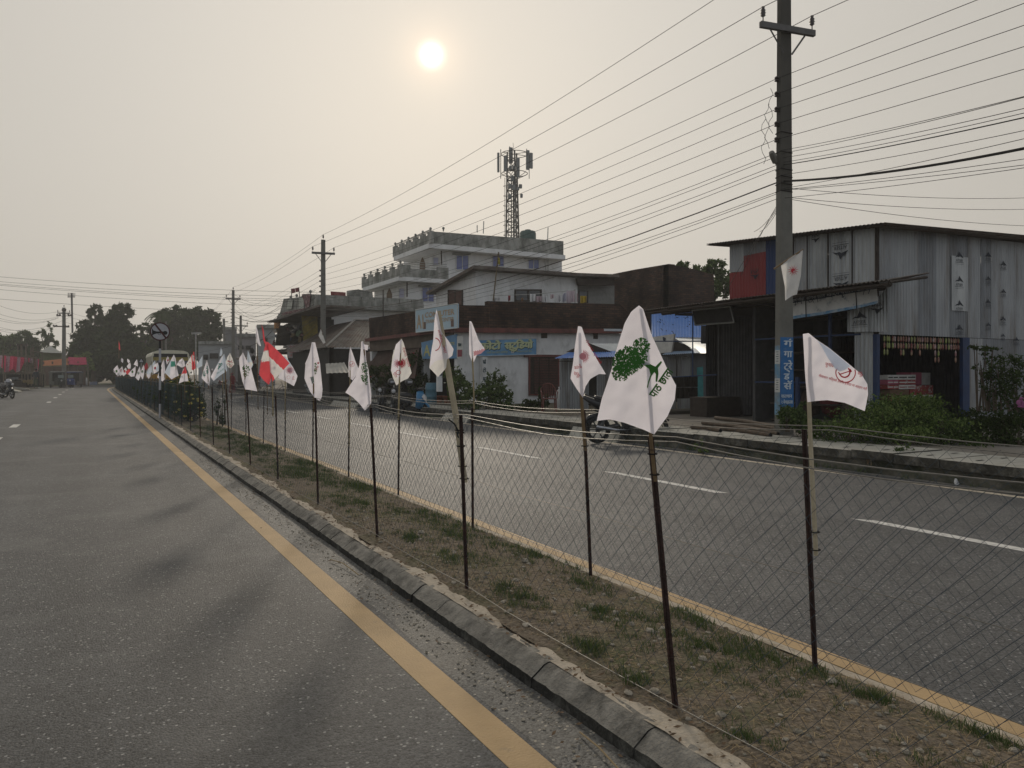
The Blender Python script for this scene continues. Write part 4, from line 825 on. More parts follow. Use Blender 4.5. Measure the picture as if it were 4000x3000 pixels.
xpr=PY(2189,1,yp).x; xp=PY(1677,1,yp).x; ye=PX(1540,1,xp).y; zl0,zl1=zp0,zp1
m=MB(); m.prism([Vector((xp,yp,zp0)),Vector((xpr+.3,yp,zp0)),Vector((xpr+.3,yp,PY(2189,941,yp).z)),Vector((xp,yp,zp1))],(0,.2,0)); m.build('parapet',grim,Cb)
m=MB(); m.prism([Vector((xp,yp,zp0)),Vector((xp,ye,zp0)),Vector((xp,ye,zp0+(zp1-zp0)*.75)),Vector((xp,yp,zp0+(zp1-zp0)*.72))],(.2,0,0)); 
n=5
for i in range(n+1):
    y_=yp+(ye-yp)*i/n; m.box(xp-.01,xp+.22,y_-.35,y_+.35,zp0,zp1-.02+.0*i)
m.build('balcony_wall',grim,Cb)
m=MB(); m.box(xp-.05,xpr+.45,yp-.05,ye,zp0-.35,zp0); m.build('roof_slab',white,Cb)
m=MB()
for z_ in (.5,.75,1.0,1.12): m.tube([(xp+.1,yp,zp0+(zp1-zp0)*.72+z_*.35),(xp+.1,ye,zp0+(zp1-zp0)*.72+z_*.35)],.025,4)
for i in range(26): y_=yp+(ye-yp)*i/25; m.tube([(xp+.1,y_,zp0+.8),(xp+.1,y_,zp1+.12)],.015,4)
m.build('railing',steel,Cb)
for i in range(n+1):
    y_=yp+(ye-yp)*i/n; m=MB(); m.lathe(FIN,(xp+.1,y_,zp1),8); m.build('finial',grim,Cb,smooth=True)
for k,(px,py) in enumerate(((1732,902),)): m=MB(); p=PY(px,py,yp); m.lathe(FIN,p,8); m.build('finial',grim,Cb,smooth=True)
# second-level balcony
xq=PY(1559,1,yp).x; yq=PX(1418,1,xq).y; zq0=PY(1559,1080,yp).z; zq1=PY(1545,1031,yp).z; xqr=PY(1752,1,yp).x
m=MB(); m.box(xq,xqr,yp,yp+.2,zq0,zq1-.25); m.box(xq,xq+.2,yp,yq,zq0,zq1-.25)
for x_ in (xq,xqr-.9): m.box(x_,x_+.9,yp-.01,yp+.21,zq0,zq1)
for i in range(6): y_=yp+(yq-yp)*i/5; m.box(xq-.01,xq+.21,y_-.3,y_+.35,zq0,zq1)
m.build('balcony_wall',grim,Cb)
m=MB(); m.box(xq-.05,xqr+.1,yp-.05,yq,zq0-.3,zq0); m.build('balcony_slab',white,Cb)
m=MB()
for z_ in (.0,.2,.4,.55): m.tube([(xq+.1,yq,zq1-.3+z_),(xq+.1,yp+.1,zq1-.3+z_),(xqr-.1,yp+.1,zq1-.3+z_)],.025,4)
m.build('railing',steel,Cb)
for i in range(6): y_=yp+(yq-yp)*i/5; m=MB(); m.lathe(FIN,(xq+.1,y_,zq1),8); m.build('finial',grim,Cb,smooth=True)
for px in ((1781,1832,996,1055),(1924,1970,998,1042),(2063,2107,1013,1051)):
    win(Cb,px,'y',YC); m=MB(); m.prism([PY(*q,YC-.35) for q in ((px[0]-7,px[2]-8),(px[1]+8,px[2]-6),(px[1]+8,px[2]-2),(px[0]-7,px[2]-4))],(0,.35,0)); m.build('canopy',grim,Cb)
win(Cb,(1648,1697,1121,1180),'y',YC); m=MB(); m.prism([PY(*q,YC-.35) for q in ((1640,1112),(1704,1116),(1704,1121),(1640,1117))],(0,.35,0)); m.build('canopy',grim,Cb)
win(Cb,(1690,1714,1005,1036),'x',xk,gm=M('lilac_shutter',(.34,.35,.48),.6,.1),mull=0)
def arch(px0,px1,y0,ys,y1,x): 
    m=MB(); m.prism([PX(*q,x-.04) for q in ((px0,y1),(px0,ys),((px0+px1)/2,y0),(px1,ys),(px1,y1))],(.03,0,0)); return m
m=arch(1639,1660,1003,1030,1052,xk); m.build('arched_window',M('arch_brown',(.16,.11,.07),.8,.3,8),Cb); m=arch(1510,1530,1125,1148,1182,x1_); m.build('arched_window',MATS['arch_brown'],Cb)
win(Cb,(1557,1580,1126,1164),'x',x1_,gm=MATS['lilac_shutter'],mull=0)
m=MB(); m.tube([PY(2132,942,YC-.3),PY(2132,1056,YC-.3)],.07,6); m.tube([PY(2141,960,YC-.3),PY(2141,1056,YC-.3)],.05,6); m.build('drain_pipe',steel,Cb)
for q in (((1723,958),(1725,1035),xk),((1590,1090),(1590,1160),x1_)): m=MB(); m.tube([PX(*q[0],q[2]-.1),PX(*q[1],q[2]-.06)],.05,6); m.build('down_pipe',darkw,Cb)
m=MB(); p=PY(2062,1,YC+3); m.lathe([(.66,-.6),(.70,-.5),(.70,.35),(.62,.5),(.25,.58),(.25,.64),(0.01,.66)],(p.x,YC+3,PY(2062,927,YC+3).z),14); tag(m.build('water_tank',M('tank_green',(.05,.085,.075),.5,.15),None,True),'round dark green plastic water tank on the white house roof','water tank')
for a,b,nm in (((1888,912),(1890,864),'taller thin rod on the flat roof left of the mast'),((1864,908),(1864,880),'shorter thin rod on the flat roof left of the mast'),((2139,942),(2141,888),'thick vertical pipe rising above the right end of the roof')):
    m=MB(); m.tube([PY(*a,YC),PY(*b,YC)],.04,5); tag(m.build('roof_rod',steel),nm,'rod')
# ---------------------------------------------------------------- telecom tower
TW=thing('telecom_mast','steel lattice telecom mast with antenna panels in a ring at its top','mast',(0,0,0)); yT=62.
def tw(px,py,d=0): return PY(px,py,yT+d)
base=tw(2010,930); OFF[TW]=Vector((base.x,base.y,GZ)); TW.location=OFF[TW]
stl=M('mast_steel',(.12,.115,.11),.6,.2,5,metal=.4); ant=M('antenna_panel',(.16,.17,.17),.6,.15)
zb_,zt2=8.,tw(2005,700).z
def leg(k,z):
    f_=(z-zb_)/(zt2-zb_); r=.78*(1-f_)+.52*f_; a=2.094*k+.4; return Vector((base.x-.15*f_+r*math.cos(a)*1.15,base.y+r*math.sin(a),z))
m=MB(); 
for k in range(3): m.tube([leg(k,GZ),leg(k,zt2+2.5)],.075,5)
m.build('leg_frame',stl,TW)
m=MB(); zz=list(np.arange(zb_,zt2+2,.95))
for i,z in enumerate(zz):
    for k in range(3):
        m.tube([leg(k,z),leg((k+1)%3,z)],.04,4); 
        if i+1<len(zz): m.tube([leg(k,z),leg((k+1)%3,zz[i+1])],.035,4); m.tube([leg((k+1)%3,z),leg(k,zz[i+1])],.035,4)
m.build('bracing',stl,TW)
m=MB(); lx=tw(1979,1).x
for dx in (-.18,.18): m.tube([(lx+dx,yT,GZ),(lx+dx,yT,tw(1979,695).z)],.03,4)
for z in np.arange(zb_,tw(1979,695).z,.9):
    m.torus((lx,yT,z),.3,.02,'z',8,4)
m.tube([(lx+.5,yT,zb_),(lx+.5,yT,tw(1979,690).z)],.05,4); m.tube([(base.x,yT,zb_),(base.x-.1,yT,zt2)],.09,5); m.build('ladder',stl,TW)
cz=(tw(2010,602).z,tw(2010,678).z); cx=tw(2010,1).x
for z in cz:
    m=MB(); 
    R_=1.25 if z==cz[0] else 1.2; m.torus((cx,yT,z),R_,.035,'z',18,5)
    for k in range(6): a=k*1.047; m.tube([(cx,yT,z-(.6 if z==cz[1] else 0)),(cx+R_*math.cos(a),yT+R_*math.sin(a),z)],.03,4)
    m.build('ring',stl,TW)
for px,y0,y1,w_,d in ((1947,597,672,6,-.2),(1996,577,636,12,.6),(2062,588,662,11,.5),(2075,598,657,10,-.5),(2024,617,692,10,-1.),(1974,610,668,9,-.9)):
    m=MB(); a,b=tw(px-w_/2,y1,d),tw(px+w_/2,y0,d); m.box(a.x,b.x,a.y-.06,a.y+.1,a.z,b.z); m.build('antenna_panel',ant,TW)
m=MB()
for px,y0,y1,d in ((1956,583,698,-.2),(1990,572,640,.6),(2057,581,600,.5),(2067,600,698,-.3)): m.tube([tw(px,y0,d),tw(px,y1,d)],.035,5)
m.tube([tw(2004,558,0),tw(2010,620,0)],.02,4); m.build('mounting_pole',stl,TW)
for px,py,w_,h_ in ((1991,727,10,16),(2005,732,12,18),(2022,737,9,12),(2033,728,9,14),(1991,768,10,16),(2037,765,6,14),(2002,697,10,18),(1994,655,8,12),(2008,655,10,14)):
    m=MB(); a,b=tw(px-w_/2,py+h_/2,-.5),tw(px+w_/2,py-h_/2,-.5); m.box(a.x,b.x,a.y-.1,a.y+.1,a.z,b.z); m.build('radio_unit',ant,TW)
# ---------------------------------------------------------------- terrace house with the cloth shop (road side)
XE,YE=PY(1245,1,53.7).x,53.7
E_=thing('terrace_house','long two-storey house with a stained concrete terrace and a banner-hung balcony','house',(XE,YE,GZ))
zs=PY(1262,1203,YE).z
xe2=PY(1640,1,YE).x
m=MB(); m.box(XE+.9,xe2,YE,YE+.3,GZ,zs); m.box(XE+.9,XE+1.2,YE+.3,64,GZ,zs); m.build('wall',white,E_)
m=MB(); m.box(XE-.3,xe2,YE-.9,66,zs-.05,zs+.2); m.build('terrace_slab',grim,E_)
m=MB(); za=PY(1262,1156,YE-.8).z; m.prism([Vector((XE-.2,YE-.8,zs+.2)),Vector((xe2,YE-.8,zs+.2)),Vector((xe2,YE-.8,za-.25)),Vector((XE-.2,YE-.8,za))],(0,.18,0))
m.box(XE-.2,XE,YE-.8,66,zs+.2,za-.35)
for i in range(8): x_=XE+i*(xe2-XE)/8; m.box(x_,x_+.9,YE-.83,YE-.6,zs+.2,za+.08)
m.build('terrace_parapet',grim,E_)
m=MB(); m.prism([PY(*q,YE-.4) for q in ((1292,1138),(1350,1142),(1352,1172),(1294,1168))],(0,.05,0)); m.build('red_sheet',M('red_sheet',(.2,.04,.04),.8,.3),E_)
m=MB(); m.prism([PY(*q,YE+1) for q in ((1360,1135),(1400,1130),(1455,1140),(1458,1170),(1360,1170))],(0,.4,0)); m.build('rooftop_box',grim,E_)
m=MB(); pq=lambda a,b:PX(a,b,XE-.9)
m.prism([pq(*q) for q in ((1242,1192),(1242,1150),(1183,1148),(1175,1160),(1108,1167),(1093,1224),(1096,1236),(1130,1232),(1195,1212))],(.3,0,0)); m.build('balcony_wall',grim,E_)
bn=[M('banner_maroon',(.14,.055,.06),.8,.5,6,col2=(.3,.25,.24),thr=(.5,.62),sc2=5),M('banner_pale',(.42,.43,.38),.8,.12,6)]
for q,k,lb in ((((1178,1150),(1212,1148),(1208,1196),(1196,1205)),0,'maroon printed banner on the terrace balcony corner'),(((1126,1172),(1144,1169),(1138,1206),(1119,1209)),1,'pale yellowish notice hanging left on the balcony'),(((1168,1165),(1186,1163),(1186,1205),(1168,1208)),1,'white notice hanging in the middle of the balcony'),(((1100,1222),(1205,1200),(1205,1210),(1100,1232)),0,'long maroon strip banner under the balcony')):
    m=MB(); m.prism([PX(a,b,XE-1.0) for a,b in q],(.04,0,0)); tag(m.build('hung_banner',bn[k]),lb,'banner','banners hung on the terrace house balcony')
for a,b in ((1136,1163),(1159,1157),(1213,1142)):
    m=MB(); m.lathe(FIN,PX(a,b+2,XE-.8)-Vector((0,0,.1)),8); m.build('finial',grim,E_,smooth=True)
for q,lb in ((((1138,1128),(1151,1126),(1153,1143),(1140,1146),(1140,1165)),'ragged dark red flag on the terrace balcony, left one'),(((1153,1125),(1167,1123),(1168,1138),(1155,1142),(1171,1165)),'ragged dark red flag on the terrace balcony, right one')):
    m=MB(); p=[PX(a,b,XE-.7) for a,b in q]; m.prism(p[:4],(.02,0,0),0); m.tube([p[1] if 'right' in lb else p[0],p[4]],.03,4,1); tag(m.build('rooftop_flag',[M('flag_darkred',(.16,.02,.03),.9,.3),darkw]),lb,'flag')
m=MB(); m.prism([PX(*q,XE-2.0) for q in ((1042,1256),(1200,1205),(1245,1190),(1245,1198),(1200,1213),(1044,1260))],(2.9,0,0)); m.build('tin_canopy',tinroof,E_)
m=MB(); m.box(XE-.5,XE+1,YE-.3,YE+.1,GZ,5.4); m.box(XE+.6,XE+.9,YE,66,GZ,zs-.1); m.box(XE-.6,XE+1,YE,66,3.2,3.4); m.build('dark_shop_recess',dark,E_)
m=MB(); m.prism([PY(*q,YE-.9) for q in ((1178,1232),(1240,1236),(1242,1337),(1186,1334))],(0,.05,0)); tag(m.build('mustard_tarp',M('mustard_cloth',(.30,.23,.045),.9,.18,3,col2=(.13,.11,.03),sc2=2)),'mustard yellow tarpaulin hanging beside the balcony shop','tarp')
# clothes hung in the shop front
for i in range(34):
    px=1068+112*(i+.5)/34+random.uniform(-1,1); py=random.uniform(1262,1345)+max(0,(1110-px))*.3; w_=random.uniform(3,6); h_=random.uniform(12,26)
    k=[(.03,.03,.035),(.12,.05,.05),(.2,.18,.16),(.05,.07,.1),(.3,.28,.25),(.10,.07,.03),(.02,.02,.02),(.06,.10,.05)][i%8]; nm=['black','maroon','beige','navy','cream','brown','dark','olive'][i%8]
    m=MB(); p=[PX(px+a,py+b,XE-1.2-.3*random.random()) for a,b in ((-w_*.4,0),(w_*.4,0),(w_,h_*.3),(w_*.8,h_),(-w_*.8,h_),(-w_,h_*.3))]; x_=p[0].x; p=[Vector((x_,q.y,q.z)) for q in p]; m.prism(p,(.1,0,0))
    tag(m.build('hanging_garment',M('garment_'+nm,k,.9,.2)),'%s garment hung in the open cloth shop, %s from the left'%(nm,ORD(i)),'garment','garments hung in the open cloth shop')
m=MB(); m.prism([PX(*q,XE-1.3) for q in ((1070,1255),(1090,1250),(1090,1300),(1072,1300))],(.1,0,0)); tag(m.build('orange_cloth',M('orange_cloth',(.45,.2,.05),.8,.3)),'glowing orange cloth at the left of the cloth shop','cloth')
T4=thing('shop_poster','printed shop board with a figure picture, under the cloth shop','sign',(XE-2,52,2.4)); c=[PX(*q,XE-2.) for q in ((1120,1348),(1186,1344),(1186,1398),(1122,1398))]
m=MB(); m.prism(c,(.05,0,0)); m.build('board',M('poster_grey',(.25,.24,.24),.7,.3,4,col2=(.12,.05,.05),thr=(.5,.6),sc2=3),T4)
m=MB(); U=(c[2]-c[3]).normalized(); W=(c[2]-c[3]).length
for i in range(4): text_on(m,['फेन्सी पसल','कपडा','जुत्ता चप्पल','सस्तो मूल्य'][i],c[3]+Vector((-.01,0,.12+.2*i))+U*W*.12,U,(0,0,1),.1,0,w=W*.4)
m.build('lettering',redp,T4)
m=MB(); m.prism([PX(*q,XE-2.3) for q in ((1188,1378),(1244,1362),(1244,1370),(1188,1392))],(2,0,0)); tag(m.build('white_awning',frame),'small white sheet awning right of the printed shop board','awning')
m=MB(); m.box(XE-1.9,XE+1,YE+.1,62,3.15,3.35); m.box(XE+.2,XE+.4,YE+.2,61,3.3,5.8); m.build('shop_floor',dark,E_)
m=MB(); m.prism([PY(*q,57.) for q in ((1088,1282),(1185,1270),(1185,1350),(1075,1350))],(0,.2,0)); m.build('back_partition',darkw,E_)
m=MB(); m.box(XE-.8,XE-.4,YE+.2,60,GZ,2.7); tag(m.build('shop_row',dark),'dark row of shop fronts below the terrace house','shops')
# ---------------------------------------------------------------- hip-roofed shed
Hs=thing('hip_roof_shed','low shed with a brown hipped tin roof and a lean-to, left of the studio building','shed',(13.5,42,GZ)); XH=14.2
a=PY(1272,1357,41.); b=PY(1506,1357,41.); r_=PY(1386,1253,46); r2=PY(1530,1252,46)
m=MB(); m.corr(a,b,r2,r_,.2,.02); ya=PX(1272,1357,a.x); m.corr(Vector((a.x,51,a.z)),a,r_,Vector((r_.x,51,r_.z)),.2,.02); m.build('roof',tinroof,Hs)
m=MB(); m.tube([a+Vector((0,0,.05)),r_+Vector((0,0,.06)),r2+Vector((0,0,.06))],.07,4); m.build('ridge_cap',M('ridge_pale',(.25,.24,.22),.6,.2,3,metal=.3),Hs)
m=MB(); m.corr(PX(1318,1388,13.7),PX(1640,1352,13.0),PX(1622,1478,12.2),PX(1385,1466,12.2),.2,.02); m.build('lean_to_roof',M('tin_roof_brown',(.12,.085,.07),.7,.25,2,col2=(.09,.05,.04),sc2=1.2),Hs)
m=MB(); m.box(a.x+.3,22,41.2,41.4,GZ,a.z-.05); m.box(a.x+.3,a.x+.5,41.2,50,GZ,a.z-.05); m.build('wall',dark,Hs)
m=MB(); m.corr(PY(1272,1420,39.2),PY(1345,1416,39.2),PY(1365,1455,37.4),PY(1275,1458,37.4),.2,.015); tag(m.build('flat_tin_roof',M('tin_pale_roof',(.30,.29,.26),.6,.25,2)),'small pale weathered tin roof over a dark stall beside the second pole','roof')
m=MB(); p=PG(1292,1531,GZ); p2=PG(1362,1531,GZ); m.box(p.x,p2.x,37.5,39.2,GZ,PY(1300,1457,37.5).z); tag(m.build('dark_stall',dark),'dark box stall under the small pale tin roof','stall')
# ---------------------------------------------------------------- utility poles
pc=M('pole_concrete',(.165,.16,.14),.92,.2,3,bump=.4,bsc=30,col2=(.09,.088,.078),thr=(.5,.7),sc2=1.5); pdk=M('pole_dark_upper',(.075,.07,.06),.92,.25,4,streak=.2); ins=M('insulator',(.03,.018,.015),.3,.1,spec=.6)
AX=Vector((.985,-.174,0)); AYv=Vector((.174,.985,0))
def insul(c,h=.22,par=None):
    m=MB(); m.tube([c,c+Vector((0,0,h*.4))],.012,5); m.lathe([(.03,h*.35),(.055,h*.42),(.035,h*.5),(.06,h*.58),(.035,h*.68),(.055,h*.76),(.03,h*.86),(.035,h),(.01,h*1.02)],c,8); return m.build('insulator',ins,par,True)
def pole(x,y,H,label,arm=8.6,side=5,w=.34,d=.17,ax=AX,ay=AYv,z0=None,sidez=None):
    z0=GZ-.1 if z0 is None else z0; b=Vector((x,y,z0)); P=thing('utility_pole',label,'utility pole',b,'concrete utility poles along the street')
    t=Vector((x,y,H)); 
    def sec(z):
        f=1-.30*(z-z0)/(H-z0); c=Vector((x,y,z)); u=ax*w/2*f; v=ay*d/2*f; return [c-u-v,c+u-v,c+u+v,c-u+v]
    m=MB(); zs=[z0,2.8,5.3,7.2,H]; 
    for a,bb in zip(zs[:-1],zs[1:]):
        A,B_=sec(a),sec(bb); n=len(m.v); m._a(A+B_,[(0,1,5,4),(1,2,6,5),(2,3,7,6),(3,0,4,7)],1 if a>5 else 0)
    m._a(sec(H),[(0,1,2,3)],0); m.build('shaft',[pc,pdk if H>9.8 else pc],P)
    if arm:
        c=Vector((x,y,arm))-ay*(d*.5+.03); m=MB(); q=[c-ax*.66-ay*.04+Vector((0,0,-.06)),c+ax*.66-ay*.04+Vector((0,0,-.06)),c+ax*.66+ay*.04+Vector((0,0,-.06)),c-ax*.66+ay*.04+Vector((0,0,-.06))]; m.prism(q,(0,0,.12)); m.build('crossarm',stl,P)
        m=MB()
        for s in (-1,1): m.tube([c+ax*.44*s+Vector((0,0,-.05)),c+ax*.1*s+Vector((0,0,-.5))],.02,4)
        m.build('brace',stl,P)
        for s in (-1,1): insul(c+ax*.6*s+Vector((0,0,.06)),.3,P)
        insul(t+Vector((0,0,0)),.3,P)
    sidez=sidez or [7.6,7.29,6.98,6.68,6.36][:side]
    for z in sidez:
        f=1-.30*(z-z0)/(H-z0); c=Vector((x,y,z))-ax*(w/2*f+.05); m=MB(); m.lathe([(.03,-.05),(.05,-.04),(.03,-.01),(.05,.02),(.03,.05)],c,7); m.tube([c+ax*.05,c-ax*.02],.012,4); m.build('insulator',ins,P)
    return P
_q=PD(3063,1460,15.75); P1=(_q.x,_q.y); P2=(11.95,44.6); P3=(11.8,75.7); P0=(12.6,-21.5)
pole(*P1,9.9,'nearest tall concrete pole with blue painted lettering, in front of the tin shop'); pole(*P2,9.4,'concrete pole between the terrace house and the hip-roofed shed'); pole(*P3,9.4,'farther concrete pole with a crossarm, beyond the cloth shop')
pole(P3[0]+1.0,P3[1]+2,6.9,'shorter cable-wrapped pole paired with the farther crossarm pole',arm=6.2,side=0,w=.3)
# painted lettering and notices on the nearest pole
bp=thing('pole_sign','blue painted panel with white vertical Devanagari letters on the nearest pole','painted sign',(P1[0],P1[1],1.5))
def face(u,z,side=0,o=.004):
    f=1-.30*(z-.23)/(9.67); b=Vector((P1[0],P1[1],z))
    return b-AYv*(.085*f+o)+AX*(u*.17*f) if side==0 else b-AX*(.17*f+o)-AYv*(u*.085*f)
pb=M('pole_blue',(.03,.13,.32),.75,.18,6,col2=(.12,.18,.25),thr=(.55,.72),sc2=4); pbl=M('pole_blue_pale',(.13,.28,.42),.75,.2,6,col2=(.2,.22,.22),sc2=5); pwh=M('painted_white_letter',(.50,.56,.60),.7,.1)
zf=lambda py:PD(3070,py,15.75).z
m=MB(); z1,z0_=zf(1318),zf(1590); m.poly(face(-1,z0_),face(1,z0_),face(1,z1),face(-1,z1)); m.build('blue_panel',pb,bp)
m=MB(); m.poly(face(1,zf(1620),1),face(-1,zf(1620),1),face(-1,zf(1350),1),face(1,zf(1350),1)); m.build('pale_blue_side',pbl,bp)
for ch,py,h in (('गं',1354,.15),('गा',1395,.15),('ट्रे',1444,.17),('ड',1482,.15),('र्स',1520,.16),):
    m=MB(); text_on(m,ch.replace('र्स','सॅ'),face(-.45,zf(py),0,.008),AX,(0,0,1),h*.9,0,w=.20 if ch!='ड' else .13,bold=.008); m.build('letter',pwh,bp)
for ch,py,h,ww in (('यातथान',1553,.07,.26),('२ मेगाहाउस',1576,.07,.28)): m=MB(); text_on(m,ch,face(-.85,zf(py),0,.008),AX,(0,0,1),h,0,w=ww,bold=.003); m.build('small_letters',pwh,bp)
for a,b,lb in ((1368,1422,'upper white paper notice pasted on the side of the nearest pole'),(1478,1532,'lower white paper notice pasted on the side of the nearest pole')):
    m=MB(); m.poly(face(1.1,zf(b),1,.01),face(-.9,zf(b),1,.01),face(-.9,zf(a),1,.01),face(1.1,zf(a),1,.01)); 
    for k in range(5): z=zf(a+8+k*9); m.poly(face(.6,z,1,.014),face(-.5+.3*(k%2),z,1,.014),face(-.5+.3*(k%2),z+.012,1,.014),face(.6,z+.012,1,.014),m=1)
    tag(m.build('paper_notice',[frame,inkd]),lb,'notice')
m=MB(); c=PD(3018,606,15.6); m.tube([c+Vector((.12,.05,-.12)),c,c+Vector((-.06,-.02,.05))],[.05,.07,.05],8); m.tube([c+Vector((.12,.05,-.12)),PD(3040,650,15.75)],.02,5); tag(m.build('street_lamp',M('lamp_grey',(.16,.15,.13),.6,.2)),'small grey street lamp head on the nearest pole','street lamp')
wm_=M('wire_black',(.022,.019,.017),.6,.1); wcount=0
def wire(name,label,pts,r=.0065,sag=.3,n=14,group='overhead wires between the roadside poles'):
    P=[Vector(p) for p in pts]; out=[]
    for a,b in zip(P[:-1],P[1:]):
        for i in range(n):
            f_=i/n; p=a.lerp(b,f_); p.z-=4*sag*f_*(1-f_); out.append(p)
    out.append(P[-1]); m=MB(); m.tube(out,r,5); return tag(m.build(name,wm_),label,'wire',group)
armz=8.6+.36
def armpt(P,s,z=armz): return Vector((P[0],P[1],z))+AX*.6*s-AYv*.11
T=lambda P,z:Vector((P[0],P[1],z))
wire('overhead_wire','highest bare wire, running over the very tops of the poles',[T(P0,10.2),T(P1,10.2),T(P2,9.7),T(P3,9.7),(14,110,9.5)],.007,.35)
wire('overhead_wire','bare wire on the road-side end of the crossarms',[armpt(P0,-1),armpt(P1,-1),armpt(P2,-1),armpt(P3,-1),(13,110,8.8)],.007,.35)
wire('overhead_wire','bare wire on the shop-side end of the crossarms',[armpt(P0,1),armpt(P1,1),armpt(P2,1),armpt(P3,1),(15,110,8.8)],.007,.35)
for i,z in enumerate((7.6,7.29,6.98,6.68,6.36)):
    o=-AX*.2
    wire('overhead_wire','bare wire on the %s of the five insulators down the pole sides'%['topmost','second','third','fourth','lowest'][i],[T(P0,z+.1)+o,T(P1,z)+o,T(P2,z)+o,T(P3,z-.3)+o],.006,.28+.04*i)
A=lambda y,D=15.8:PD(3048,y,D)
wire('overhead_cable','thickest black cable sagging across the right side of the picture',[PD(4300,515,9.5),A(708)],.022,.12); wire('overhead_cable','thick black cable from the nearest pole to the terrace house',[A(708),T(P2,5.35)],.014,.75)
for i,(a,b,D) in enumerate(((588,300,8),(600,300.5,8.2),(618,352,8.4),(636,370,8.6),(646,390,8.6),(684,445,9),(738,470,9))): wire('service_wire','thin wire %s above the thick cable at the right edge'%['highest','second','third','fourth','fifth','sixth','just'][i],[PD(4300,b,D),A(a)],.005 if i!=4 else .009,.05,group='thin wires right of the nearest pole')
for i,(a,b,D) in enumerate(((742,575,10),(744,605,10),(775,610,10))): wire('service_wire','thin wire %s below the thick cable at the right edge'%['just','second','third'][i],[PD(4300,b,D),A(a)],.005,.04,group='thin wires right of the nearest pole')
for i,(a,b) in enumerate(((732,742),(768,790),(772,880))): wire('service_wire','thin nearly level wire leaving the nearest pole to the right, %s one'%['top','middle','lowest'][i],[A(a),PD(4400,b,24)],.006,.25,group='thin wires right of the nearest pole')
for i,(a,z) in enumerate(((592,6.0),(606,5.9),(640,5.75),(655,5.6),(745,5.2),(752,5.0),(772,4.9))): wire('service_wire','thin slack wire from the nearest pole to the second pole, %s'%['highest','second from top','third from top','fourth from top','third from bottom','second from bottom','lowest'][i],[A(a),T(P2,z+.1)],.006,.55+.05*i,group='slack wires between the first and second pole')
for i,(a,px,py,y) in enumerate(((780,2830,1230,17),(800,2760,1290,17),(790,2945,905,14.5),(800,2968,905,14.5))): wire('drop_wire','loose drop wire hanging from the nearest pole to the tin shop, %s'%['leftmost','second','third','rightmost'][i],[A(a),PY(px,py,y)],.006,-.15 if i<2 else .1,group='drop wires at the nearest pole')
m=MB(); 
for k in range(3): m.tube([PD(3010-k*14+10*math.sin(i*1.7+k),345+i*22+k*60,15.5) for i in range(9)],.006,4)
for z in (6.5,6.1,5.75,5.6,5.45,5.3): 
    f=.78; m.tube([T(P1,z)+AX*.14+AYv*-.08,T(P1,z+.02)-AX*.14-AYv*.08,T(P1,z)-AX*.15+AYv*.08,T(P1,z)+AX*.15+AYv*.08,T(P1,z)+AX*.14-AYv*.08],.012,4)
tag(m.build('wire_tangle',wm_),'loose loops of wire wound round the nearest pole','wire')
# wires crossing the left of the picture
for i,(y0,y1,lb) in enumerate(((1076,1150,'top'),(1095,1172,'second'),(1104,1190,'third'),(1108,1193,'fourth, close under the third'),(1124,1213,'fifth'),(1163,1240,'lowest'))):
    wire('far_wire','long level wire crossing the left sky, %s one'%lb,[PD(-300,y0-22,60),PD(1240,[1142,1160,1172,1180,1200,1228][i],54)],.011,.3,20,'level wires across the left of the picture')
_q=PD(250,1460,88.5); P4=(_q.x,_q.y); pole(P4[0],P4[1],9.2,'concrete pole on the left verge behind the two electric rickshaws',arm=8.55,side=0,w=.45,d=.25,z0=-.05)
m=MB(); c=PD(250,1212,88.5)
for px,py in ((250,1212),(229,1233),(273,1233),(215,1275),(262,1277)): m.tube([PD(px-(8 if py!=1275 else 6),py,88.4),PD(px+(8 if py!=1275 else 38),py,88.4)],.07,5); m.ball(PD(px-5,py-3,88.2),.12,6); m.ball(PD(px+5,py-3,88.2),.12,6)
tag(m.build('pole_hardware',ins),'cluster of insulators and short arms on the left verge pole','insulators')
for i,(a,y,b) in enumerate((((245,1213),1128,.9),((228,1236),1164,.6),((228,1240),1195,.5),((228,1242),1210,.5),((215,1275),1225,.4),((215,1278),1250,.3),((270,1240),1290,.2))):
    wire('far_wire','wire rising left from the left verge pole, %s from the top'%['first','second','third','fourth','fifth','sixth','seventh'][i],[PD(*a,88),PD(-250,y-75,60)],.012,1.5,20,'wires fanning left from the verge pole')
for i,(y0,y1) in enumerate(((1215,1235),(1232,1262),(1258,1270),(1300,1300),(1345,1352))): wire('far_wire','faint wire from the verge pole over the road to the right, %s from the top'%['first','second','third','fourth','fifth'][i],[PD(255,y0,88),PD(905,y1,70)],.011,1.2,20,'faint wires over the far road')
for i in range(14):
    a=PD(915,1150+i*18+random.uniform(-5,5),71); b=PD(1235+random.uniform(-15,0),1120+i*14,47) if i%2 else PD(1100,1175+i*7,52)
    wire('far_wire','wire in the tangle between the second and third roadside pole, %s from the top'%ORD(i),[a,b],.011 if i!=5 else .025,.5+.25*(i%4),12,'tangle of wires between the second and third pole')
# mast far left
m=MB(); m.tube([PD(283,1300,115),PD(280,1145,115)],.14,5); 
for px in (266,270,276,281,286,292): m.box(PD(px,1150,115).x-.03,PD(px,1150,115).x+.05,PD(px,1150,115).y-.1,PD(px,1150,115).y+.1,PD(px,1162,115).z,PD(px,1144,115).z)
m.tube([PD(264,1160,115),PD(293,1160,115)],.06,4); tag(m.build('thin_mast',stl),'thin distant antenna mast above the left trees','mast')
